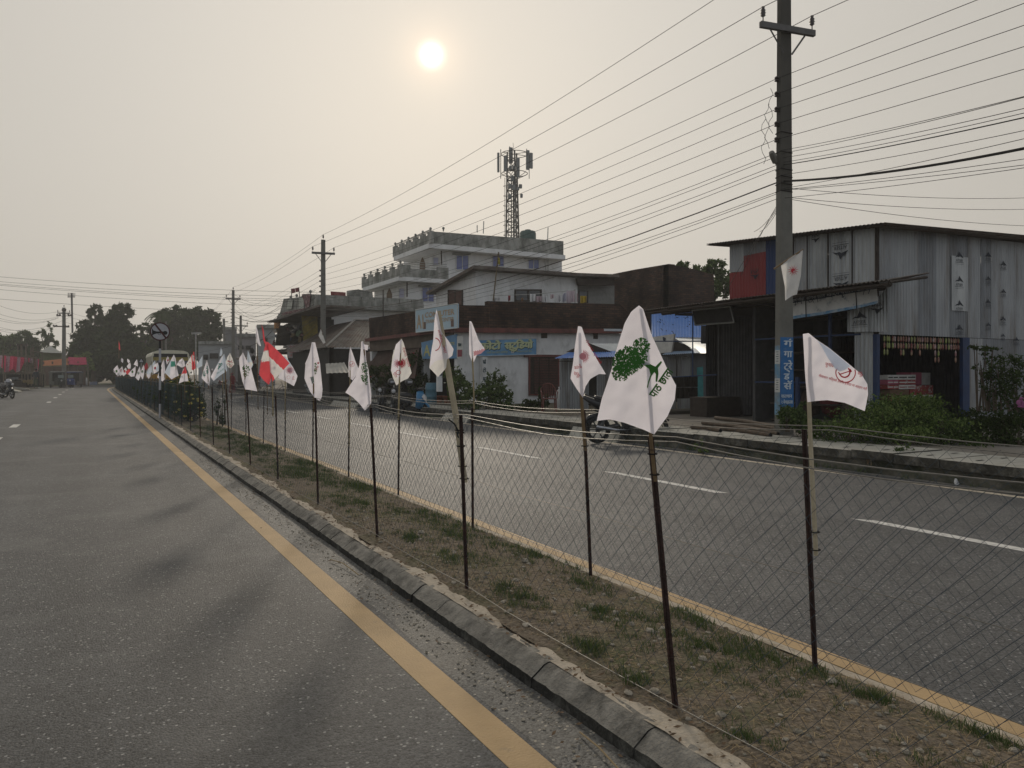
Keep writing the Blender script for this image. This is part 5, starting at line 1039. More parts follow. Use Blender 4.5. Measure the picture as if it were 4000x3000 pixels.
# ---------------------------------------------------------------- flags
W_=MC('flag_white',(.93,.90,.97),.66); Wm=MC('flag_white_warm',(.91,.89,.86),.6); Rd=MC('flag_red',(.80,.11,.13),.6); Gr=MC('print_green',(.07,.20,.05),.25); Rp=MC('print_red',(.62,.07,.09),.3); Gy=MC('print_grey',(.28,.3,.32),.3); Sk=MC('flag_pale_blue',(.70,.78,.88),.55); Pk=MC('print_pink',(.75,.38,.42),.4); Tq=MC('print_teal',(.10,.38,.30),.35)
FM=[W_,Wm,Rd,Gr,Rp,Gy,Sk,Pk,Tq]; IDX=dict(w=0,c=1,r=2,g=3,p=4,k=5,b=6,i=7,t=8)
bam=M('bamboo',(.32,.26,.15),.75,.25,9,bump=.3); bam2=M('bamboo_thick',(.42,.36,.25),.8,.2,7,bump=.5); bamd=M('bamboo_darker',(.17,.115,.06),.8,.3,9)
def inpoly(x,y,P):
    c=False; n=len(P)
    for i in range(n):
        (a,b),(d,e)=P[i],P[(i+1)%n]
        if (b>y)!=(e>y) and x<(d-a)*(y-b)/(e-b)+a: c=not c
    return c
class Flag:
    def __init__(s,label,D,stick,sr=.008,smat=None,group='small party flags tied along the median fences',sD=None,tie=True):
        s.D=D; s.ph=random.random()*6; s.m=MB(); a,b=stick[0],stick[-1]; sD=sD or D+(.036 if D<7 else .02)
        base=PD(*a,sD); s.root=thing('flag',label,'flag',base,group)
        m=MB(); pts=[PD(*p,sD) for p in stick]; m.tube(pts,[sr]*(len(pts)-1)+[sr*.8],7); m.build('flagpole',smat or bam,s.root)
        if tie:
            m=MB(); p=PD(*a,sD); q=PD(*stick[1],sD); d=(q-p).normalized()
            for k in (.03,.12): m.torus(p+d*k,sr+.012,.003,'z',10,4)
            m.build('tie_wire',black,s.root)
    def d(s,x,y):
        X=(x-2000)*s.D/3000; Z=y*s.D/3000; a=min(1.,s.D/6)
        return (.016*math.sin(X*26+Z*7+s.ph)+.009*math.sin(Z*19-X*11+s.ph*2)+.0035*math.sin(X*70+Z*22)+.0025*math.sin(Z*85+X*30+s.ph)*math.sin(X*40))*a
    def P(s,x,y,o=0): return PD(x,y,s.D+s.d(x,y)+o)
    def cloth(s,pts,base='w',areas=(),n=26,off=0.):
        # pts: closed outline, corners marked by a third value
        ci=[i for i,p in enumerate(pts) if len(p)>2]; N=len(pts)
        E=[]
        for a,b in zip(ci,ci[1:]+[ci[0]+N]): E.append([Vector((pts[i%N][0],pts[i%N][1])) for i in range(a,b+1)])
        def ev(e,t):
            L=[(q-p).length for p,q in zip(e[:-1],e[1:])]; T_=t*sum(L)
            for p,q,l in zip(e[:-1],e[1:],L):
                if T_<=l or (p is e[-2]): return p.lerp(q,min(1,T_/max(l,1e-6)))
                T_-=l
            return e[-1]
        c0,c1,c2,c3=E[0][0],E[1][0],E[2][0],E[3][0]; V=[];Q=[]
        for j in range(n+1):
            v=j/n
            for i in range(n+1):
                u=i/n; p=ev(E[0],u)*(1-v)+ev(E[2],1-u)*v+ev(E[3],1-v)*(1-u)+ev(E[1],v)*u-(c0*(1-u)*(1-v)+c1*u*(1-v)+c2*u*v+c3*(1-u)*v)
                Q.append(p); V.append(s.P(p.x,p.y,off))
        k=len(s.m.v); s.m.v+=[tuple(v) for v in V]
        for j in range(n):
            for i in range(n):
                a=j*(n+1)+i; s.m.f.append((k+a,k+a+1,k+a+n+2,k+a+n+1)); cx=(Q[a].x+Q[a+n+2].x)/2; cy_=(Q[a].y+Q[a+n+2].y)/2; mi=IDX[base]
                for poly,c in areas:
                    if inpoly(cx,cy_,poly): mi=IDX[c]
                s.m.m.append(mi)
        return s
    def pr(s,poly,c,o=.003,base=0.):
        for sg in (-1,1): 
            jo=base+sg*(.0012+.0012*random.random()); s.m._a([s.P(x,y,jo) for x,y in poly],[tuple(range(len(poly)))],IDX[c])
        return s
    def txt(s,body,x,y,ang,h,c='p',mirror=False,w=None,base=0.):
        v,f=text_tris(body); sc_=h/.72; xs=[a for a,b in v]; sx=sc_ if not w else w/(max(xs)-min(xs)); ca,sa=math.cos(R(ang)),math.sin(R(ang)); mm=-1 if mirror else 1
        for sg in (-1,1):
            vs=[]
            for a,b in v: 
                a2=(a-min(xs))*sx*mm; b2=b*sc_; vs.append(s.P(x+a2*ca+b2*sa,y+a2*sa-b2*ca,base+sg*.0018))
            s.m._a(vs,f,IDX[c])
        return s
    def blob(s,x,y,rx,ry,c,ang=0,n=7,base=0.):
        return s.pr([(x+rx*math.cos(t)*math.cos(ang)-ry*math.sin(t)*math.sin(ang),y+rx*math.cos(t)*math.sin(ang)+ry*math.sin(t)*math.cos(ang)) for t in [2*math.pi*k/n+.2*random.random() for k in range(n)]],c,base=base)
    def tree(s,ells,trunk,c='g',k=1.,dens=1.,lf=6.):
        for (x,y,rx,ry) in ells:
            for i in range(int(rx*ry/(lf*lf)*1.15*dens)):
                a=random.random()*6.28; q=random.random()**.5; s.blob(x+rx*q*math.cos(a),y+ry*q*math.sin(a),lf*random.uniform(.6,1.),lf*random.uniform(.35,.6),c,random.random()*3,5)
        for t in trunk: s.pr(t,c)
        return s
    def sunm(s,x,y,r,c='p',rays=14,full=True,a0=0,a1=6.283,rl=2.):
        if full: s.blob(x,y,r,r,c,0,14)
        for i in range(rays):
            t=a0+(a1-a0)*(i+.5)/rays; w_=.16; s.pr([(x+r*1.1*math.cos(t-w_),y+r*1.1*math.sin(t-w_)),(x+r*rl*math.cos(t),y+r*rl*math.sin(t)),(x+r*1.1*math.cos(t+w_),y+r*1.1*math.sin(t+w_))],c)
        return s
    def arc(s,x,y,r,wd,a0,a1,c='p',n=20,ky=1.):
        for i in range(n):
            t0,t1=a0+(a1-a0)*i/n,a0+(a1-a0)*(i+1)/n
            s.pr([(x+(r-wd)*math.cos(t0),y+(r-wd)*math.sin(t0)*ky),(x+r*math.cos(t0),y+r*math.sin(t0)*ky),(x+r*math.cos(t1),y+r*math.sin(t1)*ky),(x+(r-wd)*math.cos(t1),y+(r-wd)*math.sin(t1)*ky)],c)
        return s
    def hs(s,x,y,r,ang=0,c='p',ring=True,a0=0,a1=6.283):
        if ring: s.arc(x,y,r,r*.09,a0,a1,c)
        s.arc(x-.1*r,y-.05*r,r*.58,r*.13,R(-75)+ang,R(115)+ang,c,12)
        for (a,b,w_) in ((-.55,.45,.055),):
            ca,sa=math.cos(ang),math.sin(ang); 
            p=lambda u,v:(x+(u*ca-v*sa)*r,y+(u*sa+v*ca)*r); s.pr([p(.25,-.55),p(.5,-.38),p(.42,-.26),p(.17,-.43)],c); s.pr([p(.33,-.42),p(.40,-.36),p(-.42,.52),p(-.5,.45)],c)
            s.pr([p(-.62,.28),p(-.30,.38),p(-.33,.47),p(-.66,.37)],c)
        return s
    def star(s,x,y,r,c='p',ang=-1.57):
        P=[(x+(r if k%2==0 else r*.42)*math.cos(ang+k*.628),y+(r if k%2==0 else r*.42)*math.sin(ang+k*.628)) for k in range(10)]
        for k in range(0,10,2): s.pr([(x,y),P[k-1],P[k],P[(k+1)%10]],c)
        return s
    def end(s):
        o=s.m.build('cloth',FM,s.root,True); return o
def dep(px,x): return x/ray(px,1460).x
# big tree flag on the nearest post
f=Flag('largest flag, white with a green tree print, on the nearest leaning post',3.30,[(2560,1880),(2545,1740),(2512,1300),(2497,1200)],.0085,bamd)
f.cloth([(2496,1193,1),(2512,1206),(2545,1307),(2606,1440),(2641,1505,1),(2636,1560),(2608,1625),(2555,1697,1),(2513,1678),(2435,1650),(2380,1638),(2331,1644,1),(2350,1560),(2372,1495),(2392,1432),(2405,1375),(2441,1260),(2466,1217)],'w',[],48)
f.tree([(2447,1415,54,52),(2505,1352,33,32),(2425,1455,34,34),(2490,1400,38,40),(2455,1400,48,50)],[[(2500,1400),(2512,1406),(2545,1425),(2560,1432),(2582,1410),(2586,1415),(2577,1428),(2570,1437),(2572,1460),(2567,1492),(2561,1490),(2562,1460),(2556,1453),(2545,1468),(2535,1495),(2530,1517),(2527,1512),(2532,1490),(2541,1462),(2535,1440),(2515,1426),(2500,1424)],[(2556,1453),(2566,1440),(2570,1460),(2565,1465)]],lf=5.2,dens=3.6)
f.txt('पाठ छाता',2556,1556,-55,30,'g',w=128); f.txt('पाठ छाता',2558.5,1557,-55,30,'g',w=128); f.txt('पाठ छाता',2557,1555,-55,31,'g',w=128); f.end()
f=Flag('large white flag with hammer and sickle ring and red writing, on the right post',3.86,[(3188,2170),(3165,1700),(3160,1560),(3150,1310)],.011,bam2)
f.cloth([(3136,1305,1),(3159,1301),(3189,1326),(3239,1359),(3315,1421),(3365,1462),(3388,1500,1),(3391,1540),(3378,1606,1),(3340,1590),(3298,1573),(3232,1563),(3190,1566),(3154,1571,1),(3148,1500),(3144,1449),(3140,1370)],'w',[],44)
f.cloth([(3189,1328,1),(3239,1361),(3290,1403),(3322,1430,1),(3300,1445),(3280,1452),(3262,1440,1),(3232,1395),(3205,1345,1)],'b',[],10,off=-.006)
f.hs(3303,1455,40,.5,'p',True,-.3,3.6); f.txt('चुनाव',3222,1428,12,14,'p',w=34); f.txt('चिन्ह',3347,1458,40,13,'p',w=24); f.txt('गोलाकार भित्रको हँसिया हथौडा मा मतदान गरौं',3197,1471,16,10,'p',w=195); f.end()
f=Flag('small white flag with a red sun, tied slanting to the nearest concrete pole',15.3,[(3023,1051),(3080,1013),(3137,975)],.02,bamd,'flags on the roadside poles',tie=False)
f.cloth([(3050,1033,1),(3090,1005),(3136,976,1),(3131,1040),(3128,1080),(3113,1150,1),(3095,1155),(3067,1174,1),(3066,1120),(3056,1070)],'c',n=20); f.sunm(3098,1057,9,'p',12,True,0,6.28,2.6); f.end()
f=Flag('white flag with half a red sun emblem, left of the largest flag',4.9,[(2286,1760),(2276,1620),(2265,1455),(2259,1290)],.011,bamd)
f.cloth([(2258,1274,1),(2272,1275),(2290,1330),(2330,1400),(2367,1462,1),(2340,1461),(2306,1480),(2287,1510),(2276,1553,1),(2250,1515),(2228,1478,1),(2238,1420),(2246,1350)],'w',[([(2258,1274),(2272,1274),(2276,1440),(2228,1452),(2246,1350)],'i' if 0 else 'w')]); f.sunm(2277,1392,14,'i',12,True,-1.57,1.57,2.); f.txt('चुनाव',2272,1425,170,13,'p',w=30); f.txt('चिन्ह',2238,1460,35,13,'p',w=28); f.txt('नेकपा एमाले',2285,1330,58,9,'p',w=110); f.end()
DN=lambda x:dep(x,2.235); DF=lambda x:dep(x,3.30)
f=Flag('bent white flag with a red ring, on the thick leaning bamboo stick',5.55,[(1815,1885),(1784,1642),(1750,1445),(1712,1215)],.0225,bam2)
f.cloth([(1705,1208,1),(1713,1236),(1725,1297),(1754,1334),(1772,1364,1),(1766,1390),(1746,1404),(1743,1437),(1711,1473,1),(1690,1450),(1677,1437,1),(1684,1377),(1692,1332),(1697,1250)],'w',[([(1745,1400),(1745,1440),(1711,1475),(1677,1437),(1700,1410)],'c')]); f.arc(1697,1345,24,3,-1.4,1.4,'p',14,1.1); f.txt('माओवादी केन्द्र',1708,1290,72,9,'p',w=95); f.end()
f=Flag('narrow white flag with a torn pink corner, left of the blue studio banner',DF(1850),[(1852,1610),(1850,1500),(1846,1410),(1838,1258)],.008)
f.cloth([(1834,1254,1),(1842,1256),(1855,1290),(1870,1329),(1896,1366,1),(1878,1382),(1863,1386),(1851,1413,1),(1843,1412),(1833,1383,1),(1832,1330),(1833,1290)],'w',[([(1850,1372),(1896,1362),(1890,1380),(1851,1390)],'i')],20); f.end()
f=Flag('white flag with a large red sun on a straight stick, right of the parked motorcycles',DF(1560)-.03,[(1556,1640),(1560,1500),(1567,1322)],.0105)
f.cloth([(1569,1324,1),(1577,1340),(1585,1370),(1598,1420),(1608,1457,1),(1594,1478),(1569,1490),(1548,1506,1),(1535,1475),(1527,1446,1),(1533,1390),(1547,1345)],'c',[([(1569,1324),(1561,1490),(1527,1446),(1547,1345)],'w')]); f.sunm(1566,1418,11,'p',12,True,-1.3,1.6,2.1); f.sunm(1556,1420,10,'i',8,True,1.6,4.6,2.1); f.arc(1556,1455,10,2,0,6.28,'p',12); f.txt('नेकपा एमाले',1570,1358,72,10,'p',w=80); f.txt('सूर्य',1537,1455,70,9,'p',w=22); f.end()
f=Flag('tall white flag with a green tree, knotted at its top, touching the fence',DN(1430)-.04,[(1450,1640),(1440,1520),(1418,1334)],.009,bamd)
f.cloth([(1412,1334,1),(1420,1334),(1428,1372),(1431,1408),(1439,1440),(1450,1540,1),(1450,1575),(1440,1590),(1425,1604,1),(1405,1578),(1380,1553),(1349,1533,1),(1370,1500),(1389,1472),(1404,1427),(1409,1370)],'w',n=30); f.cloth([(1420,1345,1),(1439,1348,1),(1436,1369,1),(1418,1364,1)],'w',n=6,off=-.02)
f.tree([(1425,1435,13,22),(1423,1470,14,22),(1430,1490,7,14)],[],lf=3.,dens=2.2); f.end()
f=Flag('small white flag with a red ring, half behind the knotted tree flag',DF(1370),[(1364,1740),(1367,1560),(1368,1356)],.009)
f.cloth([(1368,1354,1),(1378,1380),(1390,1415),(1401,1440,1),(1392,1465),(1377,1486,1),(1368,1478),(1362,1471,1),(1361,1420),(1364,1380)],'w',n=18); f.hs(1374,1422,11,.3,'p'); f.end()
f=Flag('white flag with green tree and green writing, wound down its stick before the dark stall',DN(1225)-.04,[(1226,1610),(1224,1450),(1222,1338)],.009,bamd)
f.cloth([(1218,1337,1),(1231,1337),(1240,1375),(1250,1420),(1255,1470),(1260,1520,1),(1257,1550),(1249,1568,1),(1227,1552),(1208,1525),(1189,1478,1),(1193,1425),(1192,1420),(1205,1390),(1211,1370)],'w',[],30)
f.tree([(1232,1440,5,24)],[[(1212,1474),(1224,1470),(1226,1490),(1219,1500)]],lf=2.6,dens=3); f.txt('पाठ छ',1214,1532,-118,11,'k',w=38); f.star(1243,1418,6,'p'); f.txt('सेवा',1236,1450,-60,8,'p',w=22); f.end()
f=Flag('white flag with a round pink sun, right of the red and white flag',DF(1118),[(1113,1640),(1114,1500),(1112,1392)],.010)
f.cloth([(1113,1389,1),(1125,1405),(1145,1435),(1162,1469,1),(1156,1490),(1148,1508,1),(1115,1490),(1086,1476,1),(1098,1440),(1107,1405)],'w',[([(1113,1388),(1124,1404),(1140,1430),(1110,1432)],'b')]); f.sunm(1132,1446,10,'i',16,True,0,6.28,1.8); f.arc(1127,1474,7,1.2,0,6.28,'i',10); f.txt('चुनाव',1147,1485,-80,7,'p',w=16); f.end()
f=Flag('red and white striped flag with a red star, the brightest on the fence',DN(1080)-.06,[(1066,1625),(1065,1500),(1055,1400),(1046,1340)],.0095)
f.cloth([(1046,1335,1),(1075,1360),(1105,1390),(1131,1419,1),(1100,1452),(1064,1491,1),(1060,1470),(1056,1455,1),(1052,1400),(1048,1360)],'c',[([(1040,1330),(1140,1415),(1110,1448),(1052,1392)],'r'),([(1050,1448),(1064,1462),(1074,1483),(1062,1500)],'r')],30,off=-.03)
f.cloth([(1040,1334,1),(1050,1340),(1056,1400),(1062,1455,1),(1058,1490),(1050,1503,1),(1028,1484),(1012,1462,1),(1018,1415),(1030,1370)],'i',[([(1032,1330),(1048,1330),(1052,1366),(1030,1370)],'r'),([(1018,1410),(1060,1410),(1062,1470),(1050,1505),(1008,1465)],'r'),([(1030,1372),(1054,1370),(1058,1408),(1020,1414)],'c')],26); f.star(1074,1434,7,'p'); f.end()
f=Flag('thin dark red pennant standing above the striped flag',DF(1040),[(1045,1620),(1042,1400),(1022,1268)],.008,bamd)
f.cloth([(1022,1267,1),(1030,1290),(1035,1330,1),(1046,1350,1),(1036,1346),(1028,1330,1)],'r',n=10); f.end()
f=Flag('tall narrow white flag standing before the far shops',DF(1006)+.5,[(1008,1600),(1006,1400),(1001,1272)],.009,bamd)
f.cloth([(1001,1271,1),(1008,1300),(1014,1330),(1020,1353,1),(1013,1350),(1006,1341,1),(1002,1328),(999,1313,1)],'w',n=12); f.end()
f=Flag('small white flag on the second concrete pole',43.4,[(1262,1310),(1258,1300),(1253,1283)],.02,bamd,'flags on the roadside poles',tie=False)
f.cloth([(1253,1285,1),(1264,1315),(1272,1341,1),(1271,1357,1),(1258,1335),(1244,1312,1)],'c',n=10); f.end()
f=Flag('white flag with a green tree and a plain long tail, over the parked bicycles',DN(960)-.03,[(958,1570),(957,1470),(950,1380)],.010,bamd)
f.cloth([(949,1377,1),(955,1390),(965,1410),(978,1425),(985,1455),(1005,1529,1),(980,1524),(958,1521,1),(947,1490),(938,1447,1),(934,1410),(935,1398)],'w',n=26); f.tree([(961,1448,15,25)],[],lf=3,dens=2); f.end()
f=Flag('pale blue-white small flag behind the tree flag over the bicycles',DF(980),[(984,1560),(975,1440),(969,1368)],.009)
f.cloth([(968,1366,1),(975,1385),(982,1405),(989,1425,1),(984,1435),(978,1443,1),(972,1435),(965,1415,1),(966,1390)],'b',[([(965,1415),(989,1415),(978,1445)],'c')],14); f.end()
f=Flag('white flag covered with red scribbled writing beside the woman in red',DF(900),[(903,1560),(898,1440),(897,1380)],.010,bamd)
f.cloth([(898,1378,1),(908,1400),(915,1423,1),(907,1433),(898,1440,1),(890,1432),(881,1416,1),(888,1395)],'c',n=16); f.txt('गाई',886,1425,25,9,'p',w=22); f.txt('सेवा दल',887,1413,20,7,'p',w=24); f.arc(898,1406,9,2,0,3,'p',8); f.end()
f=Flag('long white flag with a small green tree stretched to the left',DN(852)-.03,[(884,1575),(880,1450),(876,1384)],.012,bamd)
f.cloth([(876,1382,1),(882,1410),(887,1449,1),(862,1465),(835,1488,1),(828,1480),(823,1471,1),(845,1430),(862,1398)],'b',[([(876,1382),(823,1471),(835,1488),(868,1400)],'w')],26); f.tree([(861,1423,9,5),(857,1431,5,5)],[[(850,1440),(858,1428),(861,1430),(853,1444)]],'t',lf=2.2,dens=3); f.txt('सेवा पार्टी',848,1462,-35,5,'t',w=34); f.end()
f=Flag('narrow pale flag above the stretched tree flag',DF(865),[(872,1540),(866,1400),(863,1359)],.010)
f.cloth([(863,1357,1),(868,1370),(869,1381,1),(864,1392,1),(857,1391,1),(860,1372)],'b',n=8); f.end()
f=Flag('drooping white flag with a teal tree print, pointed at its bottom',DN(805),[(815,1520),(812,1450),(808,1408)],.011,bamd)
f.cloth([(808,1406,1),(815,1430),(822,1458,1),(820,1480),(817,1507,1),(802,1492),(787,1477,1),(797,1440)],'w',n=22); f.tree([(810,1447,5,16),(798,1462,5,14)],[],'t',lf=2.2,dens=2.5); f.end()
f=Flag('plain pale blue-white flag blown left, before the white wall',DF(782),[(795,1530),(792,1430),(791,1392)],.011)
f.cloth([(791,1389,1),(792,1410),(791,1430,1),(781,1434),(771,1440,1),(769,1432),(767,1424,1),(780,1408)],'b',n=12); f.end()
f=Flag('red and white striped flag blown to the left beside the bus',DN(748),[(762,1530),(757,1440),(753,1372)],.012,bamd)
f.cloth([(751,1366,1),(758,1372,1),(764,1440,1),(754,1446),(739,1458,1),(730,1442),(725,1426,1),(738,1395)],'c',[([(743,1385),(751,1364),(759,1370),(765,1442),(750,1446),(748,1400)],'r'),([(751,1388),(757,1388),(758,1412),(752,1412)],'c')],20); f.star(733,1424,3,'p'); f.star(742,1416,3,'p'); f.end()
f=Flag('red and white flag hanging before the bus front',DN(718)-.3,[(722,1560),(721,1475),(723,1434)],.012,bamd)
f.cloth([(723,1431,1),(730,1455),(736,1489,1),(718,1490),(698,1498,1),(703,1480),(710,1458,1),(716,1443)],'w',[([(723,1430),(732,1458),(714,1460),(709,1462)],'r')],18); f.txt('गाई',704,1475,0,7,'k',w=10); f.end()
f=Flag('white flag with dark bull marks, before the bus windscreen',DF(706),[(715,1520),(715,1450),(713,1402)],.012)
f.cloth([(712,1399,1),(720,1412),(723,1430,1),(716,1434),(708,1435,1),(700,1430),(690,1425,1),(700,1408)],'w',n=14); f.txt('गाई',697,1420,0,8,'k',w=14); f.end()
f=Flag('large white flag with a green upper half, in front of the bus',DN(670)-.3,[(697,1540),(688,1440),(680,1388)],.013,bamd)
f.cloth([(679,1385,1),(686,1400),(690,1435),(698,1467,1),(684,1474),(670,1482,1),(658,1470),(643,1455,1),(655,1430),(668,1405)],'w',[([(668,1412),(684,1410),(685,1432),(660,1432)],'t'),([(643,1455),(668,1400),(664,1470)],'b')],22); f.end()
fd=[((640,1401),(645,1482),(634,1490),(614,1474),'w','t',(628,1438),DN,'white flag with a green smear at the left end of the bush'),((573,1415),(579,1436),(571,1447),(562,1436),'r',None,0,DF,'solid red small flag left of the bus'),((617,1416),(619,1450),(600,1461),(596,1430),'w','p',(606,1438),DF,'white flag with faint red emblem left of the green-smeared flag'),((590,1424),(596,1455),(578,1465),(572,1455),'b',None,0,DN,'plain pale flag below the solid red flag'),((562,1421),(563,1460),(558,1483),(547,1465),'w','g',(556,1452),DN,'white flag with a green leaf print left of the pale flag'),((546,1430),(549,1470),(541,1487),(529,1475),'w','g',(540,1457),DN,'white flag with an oval green print over the netting'),((535,1403),(538,1432),(530,1428),(522,1424),'w',None,0,DF,'plain white flag flying highest in the left cluster'),((530,1430),(525,1470),(512,1472),(500,1461),'w','g',(517,1452),DN,'white flag with a dark green emblem in the left cluster'),((509,1415),(510,1440),(500,1440),(495,1430),'w',None,0,DF,'small plain flag left of the highest cluster flag'),((505,1440),(507,1462),(496,1463),(490,1452),'r',None,0,DN,'small red flag in the crowded left cluster'),((492,1435),(496,1458),(482,1470),(474,1458),'w','p',(486,1450),DN,'white flag with a red band in the crowded left cluster'),((478,1430),(480,1460),(470,1470),(462,1450),'w','p',(472,1446),DF,'white and red flag next to the cluster end'),((459,1426),(464,1455),(455,1466),(443,1443),'w','g',(455,1450),DN,'white flag with a faint green mark near the fence end'),((449,1430),(452,1450),(446,1458),(441,1448),'w',None,0,DF,'leftmost white flag of the fence, at its far end'),((474,1398),(482,1405),(480,1418),(473,1412),'w',None,0,DF,'tiny white flag on a tall stick above the left cluster'),((498,1401),(508,1412),(502,1420),(497,1412),'w',None,0,DF,'tiny white flag on a tall stick between cluster and warning sign'),((604,1408),(607,1425),(600,1433),(594,1428),'b',None,0,DF,'pale flag in front of the bus side windows'),((655,1390),(661,1410),(652,1424),(649,1408),'w','p',(656,1406),DF,'narrow white flag before the bus windscreen centre'),((585,1440),(588,1470),(580,1480),(572,1466),'w',None,0,DN,'plain white flag low over the netting'),((621,1425),(624,1447),(612,1452),(608,1440),'b',None,0,DF,'pale flag behind the green-smeared flag'),((467,1440),(470,1462),(460,1472),(453,1458),'w',None,0,DF,'plain white flag low in the crowd near the fence end')]
for c0,c1,c2,c3,b,e,ec,dd,lb in fd:
    f=Flag(lb,dd(c0[0])*(.985 if dd is DN else 1),[(c0[0]+4,1505),(c0[0]+2,1460),(c0[0],c0[1]+1)],.012,bamd,tie=False)
    f.cloth([(*c0,1),((c0[0]+c1[0])/2+2,(c0[1]+c1[1])/2),(*c1,1),(*c2,1),(*c3,1),((c0[0]+c3[0])/2-1,(c0[1]+c3[1])/2)],b,n=12)
    if e: f.blob(*ec,4,6,e)
    f.end()
for c0,c1,c2,c3,b,lb in (((464,1330),(468,1345),(470,1370),(462,1360),'r','red flag hanging high before the dark left trees'),((800,1425),(804,1433),(801,1438),(797,1434),'w','tiny white flag beside the far motorcycles'),((828,1437),(832,1443),(829,1448),(825,1444),'w','tiny white flag right of the far white wall'),((1003,1390),(1009,1400),(1002,1408),(997,1403),'w','small white diamond flag over the far black stall'),((261,1378),(266,1372),(262,1386),(256,1388),'w','small white flag on the left verge pole')):
    f=Flag(lb,{464:80,800:62,828:60,1003:45,261:86}[c0[0]],[(c0[0]+1,c2[1]+30),(c0[0],c1[1]),(c0[0],c0[1])],.03,bamd,'distant small flags',tie=False); f.cloth([(*c0,1),(*c1,1),(*c2,1),(*c3,1)],b,n=6); f.end()
# black tape tying the thick bamboo
m=MB(); 
for px,py in ((1795,1680),(1797,1690),(1801,1742)): m.torus(PD(px,py,5.58),.03,.005,'z',10,4)
m.tube([PD(1752,1638,5.5),PD(1775,1655,5.5),PD(1788,1680,5.5)],.006,5); m.tube([PD(1790,1684,5.5),PD(1786,1700,5.5),PD(1792,1710,5.5)],.006,5); tag(m.build('black_tape',black),'loose black tape tying the thick bamboo stick to its post','tape')
# ---------------------------------------------------------------- no-horn sign, warning sign
blk=M('sign_black',(.012,.012,.012),.6,.1); swh=M('sign_white',(.40,.40,.42),.6,.1); srd=M('sign_rim',(.06,.012,.012),.6,.2)
c=PD(625,1295,25.); x_,y_=c.x,c.y; vd=Vector((c.x,c.y,0)).normalized(); rt=Vector((vd.y,-vd.x,0)); up=Vector((0,0,1)); fr=-vd
N=thing('no_horn_sign','round no-horn road sign with a struck-out black horn on a banded pole','road sign',(x_,y_,.15))
def disc(m,c,r,n,off,mi=0,a0=0): m.poly(*[c+fr*off+rt*r*math.cos(a0+2*math.pi*k/n)+up*r*math.sin(a0+2*math.pi*k/n) for k in range(n)],m=mi)
m=MB(); q=[c+rt*.30*math.cos(2*math.pi*k/28)+up*.30*math.sin(2*math.pi*k/28) for k in range(28)]; m.prism(q,vd*.012); m.build('plate',srd,N)
m=MB(); disc(m,c,.262,28,.006); m.build('white_field',swh,N)
def fp(m,pts,off,mi=0): m.poly(*[c+fr*off+rt*a+up*b for a,b in pts],m=mi)
m=MB(); fp(m,[(-.235,.11),(-.19,.03),(-.10,.0),(.09,.0),(.09,-.06),(-.10,-.065),(-.19,-.10),(-.235,-.15)],.010); 
m.poly(*[c+fr*.010+rt*(.155+.07*math.cos(t*.5236))+up*(-.04+.065*math.sin(t*.5236)) for t in range(12)]); fp(m,[(.04,.01),(.1,.0),(.1,-.07),(.04,-.06)],.0105); m.torus(c+fr*.012+rt*-.02+up*-.07,.04,.006,'x' if abs(fr.x)>.7 else 'y',12,4); m.build('horn_symbol',blk,N)
m=MB(); fp(m,[(-.16,.21),(-.11,.235),(.19,-.18),(.15,-.215)],.016); m.build('diagonal_bar',srd,N)
for k in range(6):
    m=MB(); z0,z1=.15+.45*k,.15+.45*(k+1); z1=min(z1,c.z-.2); 
    if z1>z0: m.tube([(x_+vd.x*.04,y_+vd.y*.04,z0),(x_+vd.x*.04,y_+vd.y*.04,z1)],.035,8); m.build('pole_band',[blk,swh][(k+1)%2],N)
c2=PD(552,1410,44.); vd2=Vector((c2.x,c2.y,0)).normalized(); rt2=Vector((vd2.y,-vd2.x,0)); W2=thing('warning_sign','small triangular warning sign behind the flags left of the bus','road sign',(c2.x,c2.y,.1))
m=MB(); m.prism([c2+rt2*a+up*b for a,b in ((-.17,-.1),(.17,-.1),(0,.2))],vd2*.01); m.build('plate',blk,W2); m=MB(); m.poly(*[c2-vd2*.004+rt2*a+up*b for a,b in ((-.115,-.07),(.115,-.07),(0,.135))]); m.build('field',swh,W2)
m=MB(); m.tube([c2-up*.12,Vector((c2.x,c2.y,.1))],.03,6); m.build('post',steel,W2)
# ---------------------------------------------------------------- motorcycles
rub=M('tyre_rubber',(.018,.017,.016),.85,.2,20); eng=M('engine_grey',(.06,.06,.06),.5,.3,15,metal=.4); chr_=M('chrome',(.35,.35,.36),.2,.05,metal=.9); bseat=M('seat_vinyl',(.025,.025,.027),.45,.15); gl=M('lamp_glass',(.45,.45,.45),.12,.05,spec=.8)
def wheel(x,T_,r=.29,w=.05,mats=None,disc_=False):
    m=MB(); m.torus((x,0,r),r-w,w,'y',24,8); wh=m.build('wheel',rub,T_); 
    m=MB(); m.torus((x,0,r),r-w*1.9,.012,'y',20,5); m.lathe([(.04,-.05),(.05,-.02),(.05,.02),(.04,.05)],(x,0,r),10,axis='y')
    for k in range(6): a=k*1.047; m.tube([(x,0,r),(x+(r-w*1.9)*math.cos(a),0,r+(r-w*1.9)*math.sin(a))],.014,5)
    m.build('rim',eng,wh)
    if disc_: m=MB(); m.torus((x,-.06,r),.125,.012,'y',20,4); m.build('brake_disc',chr_,wh)
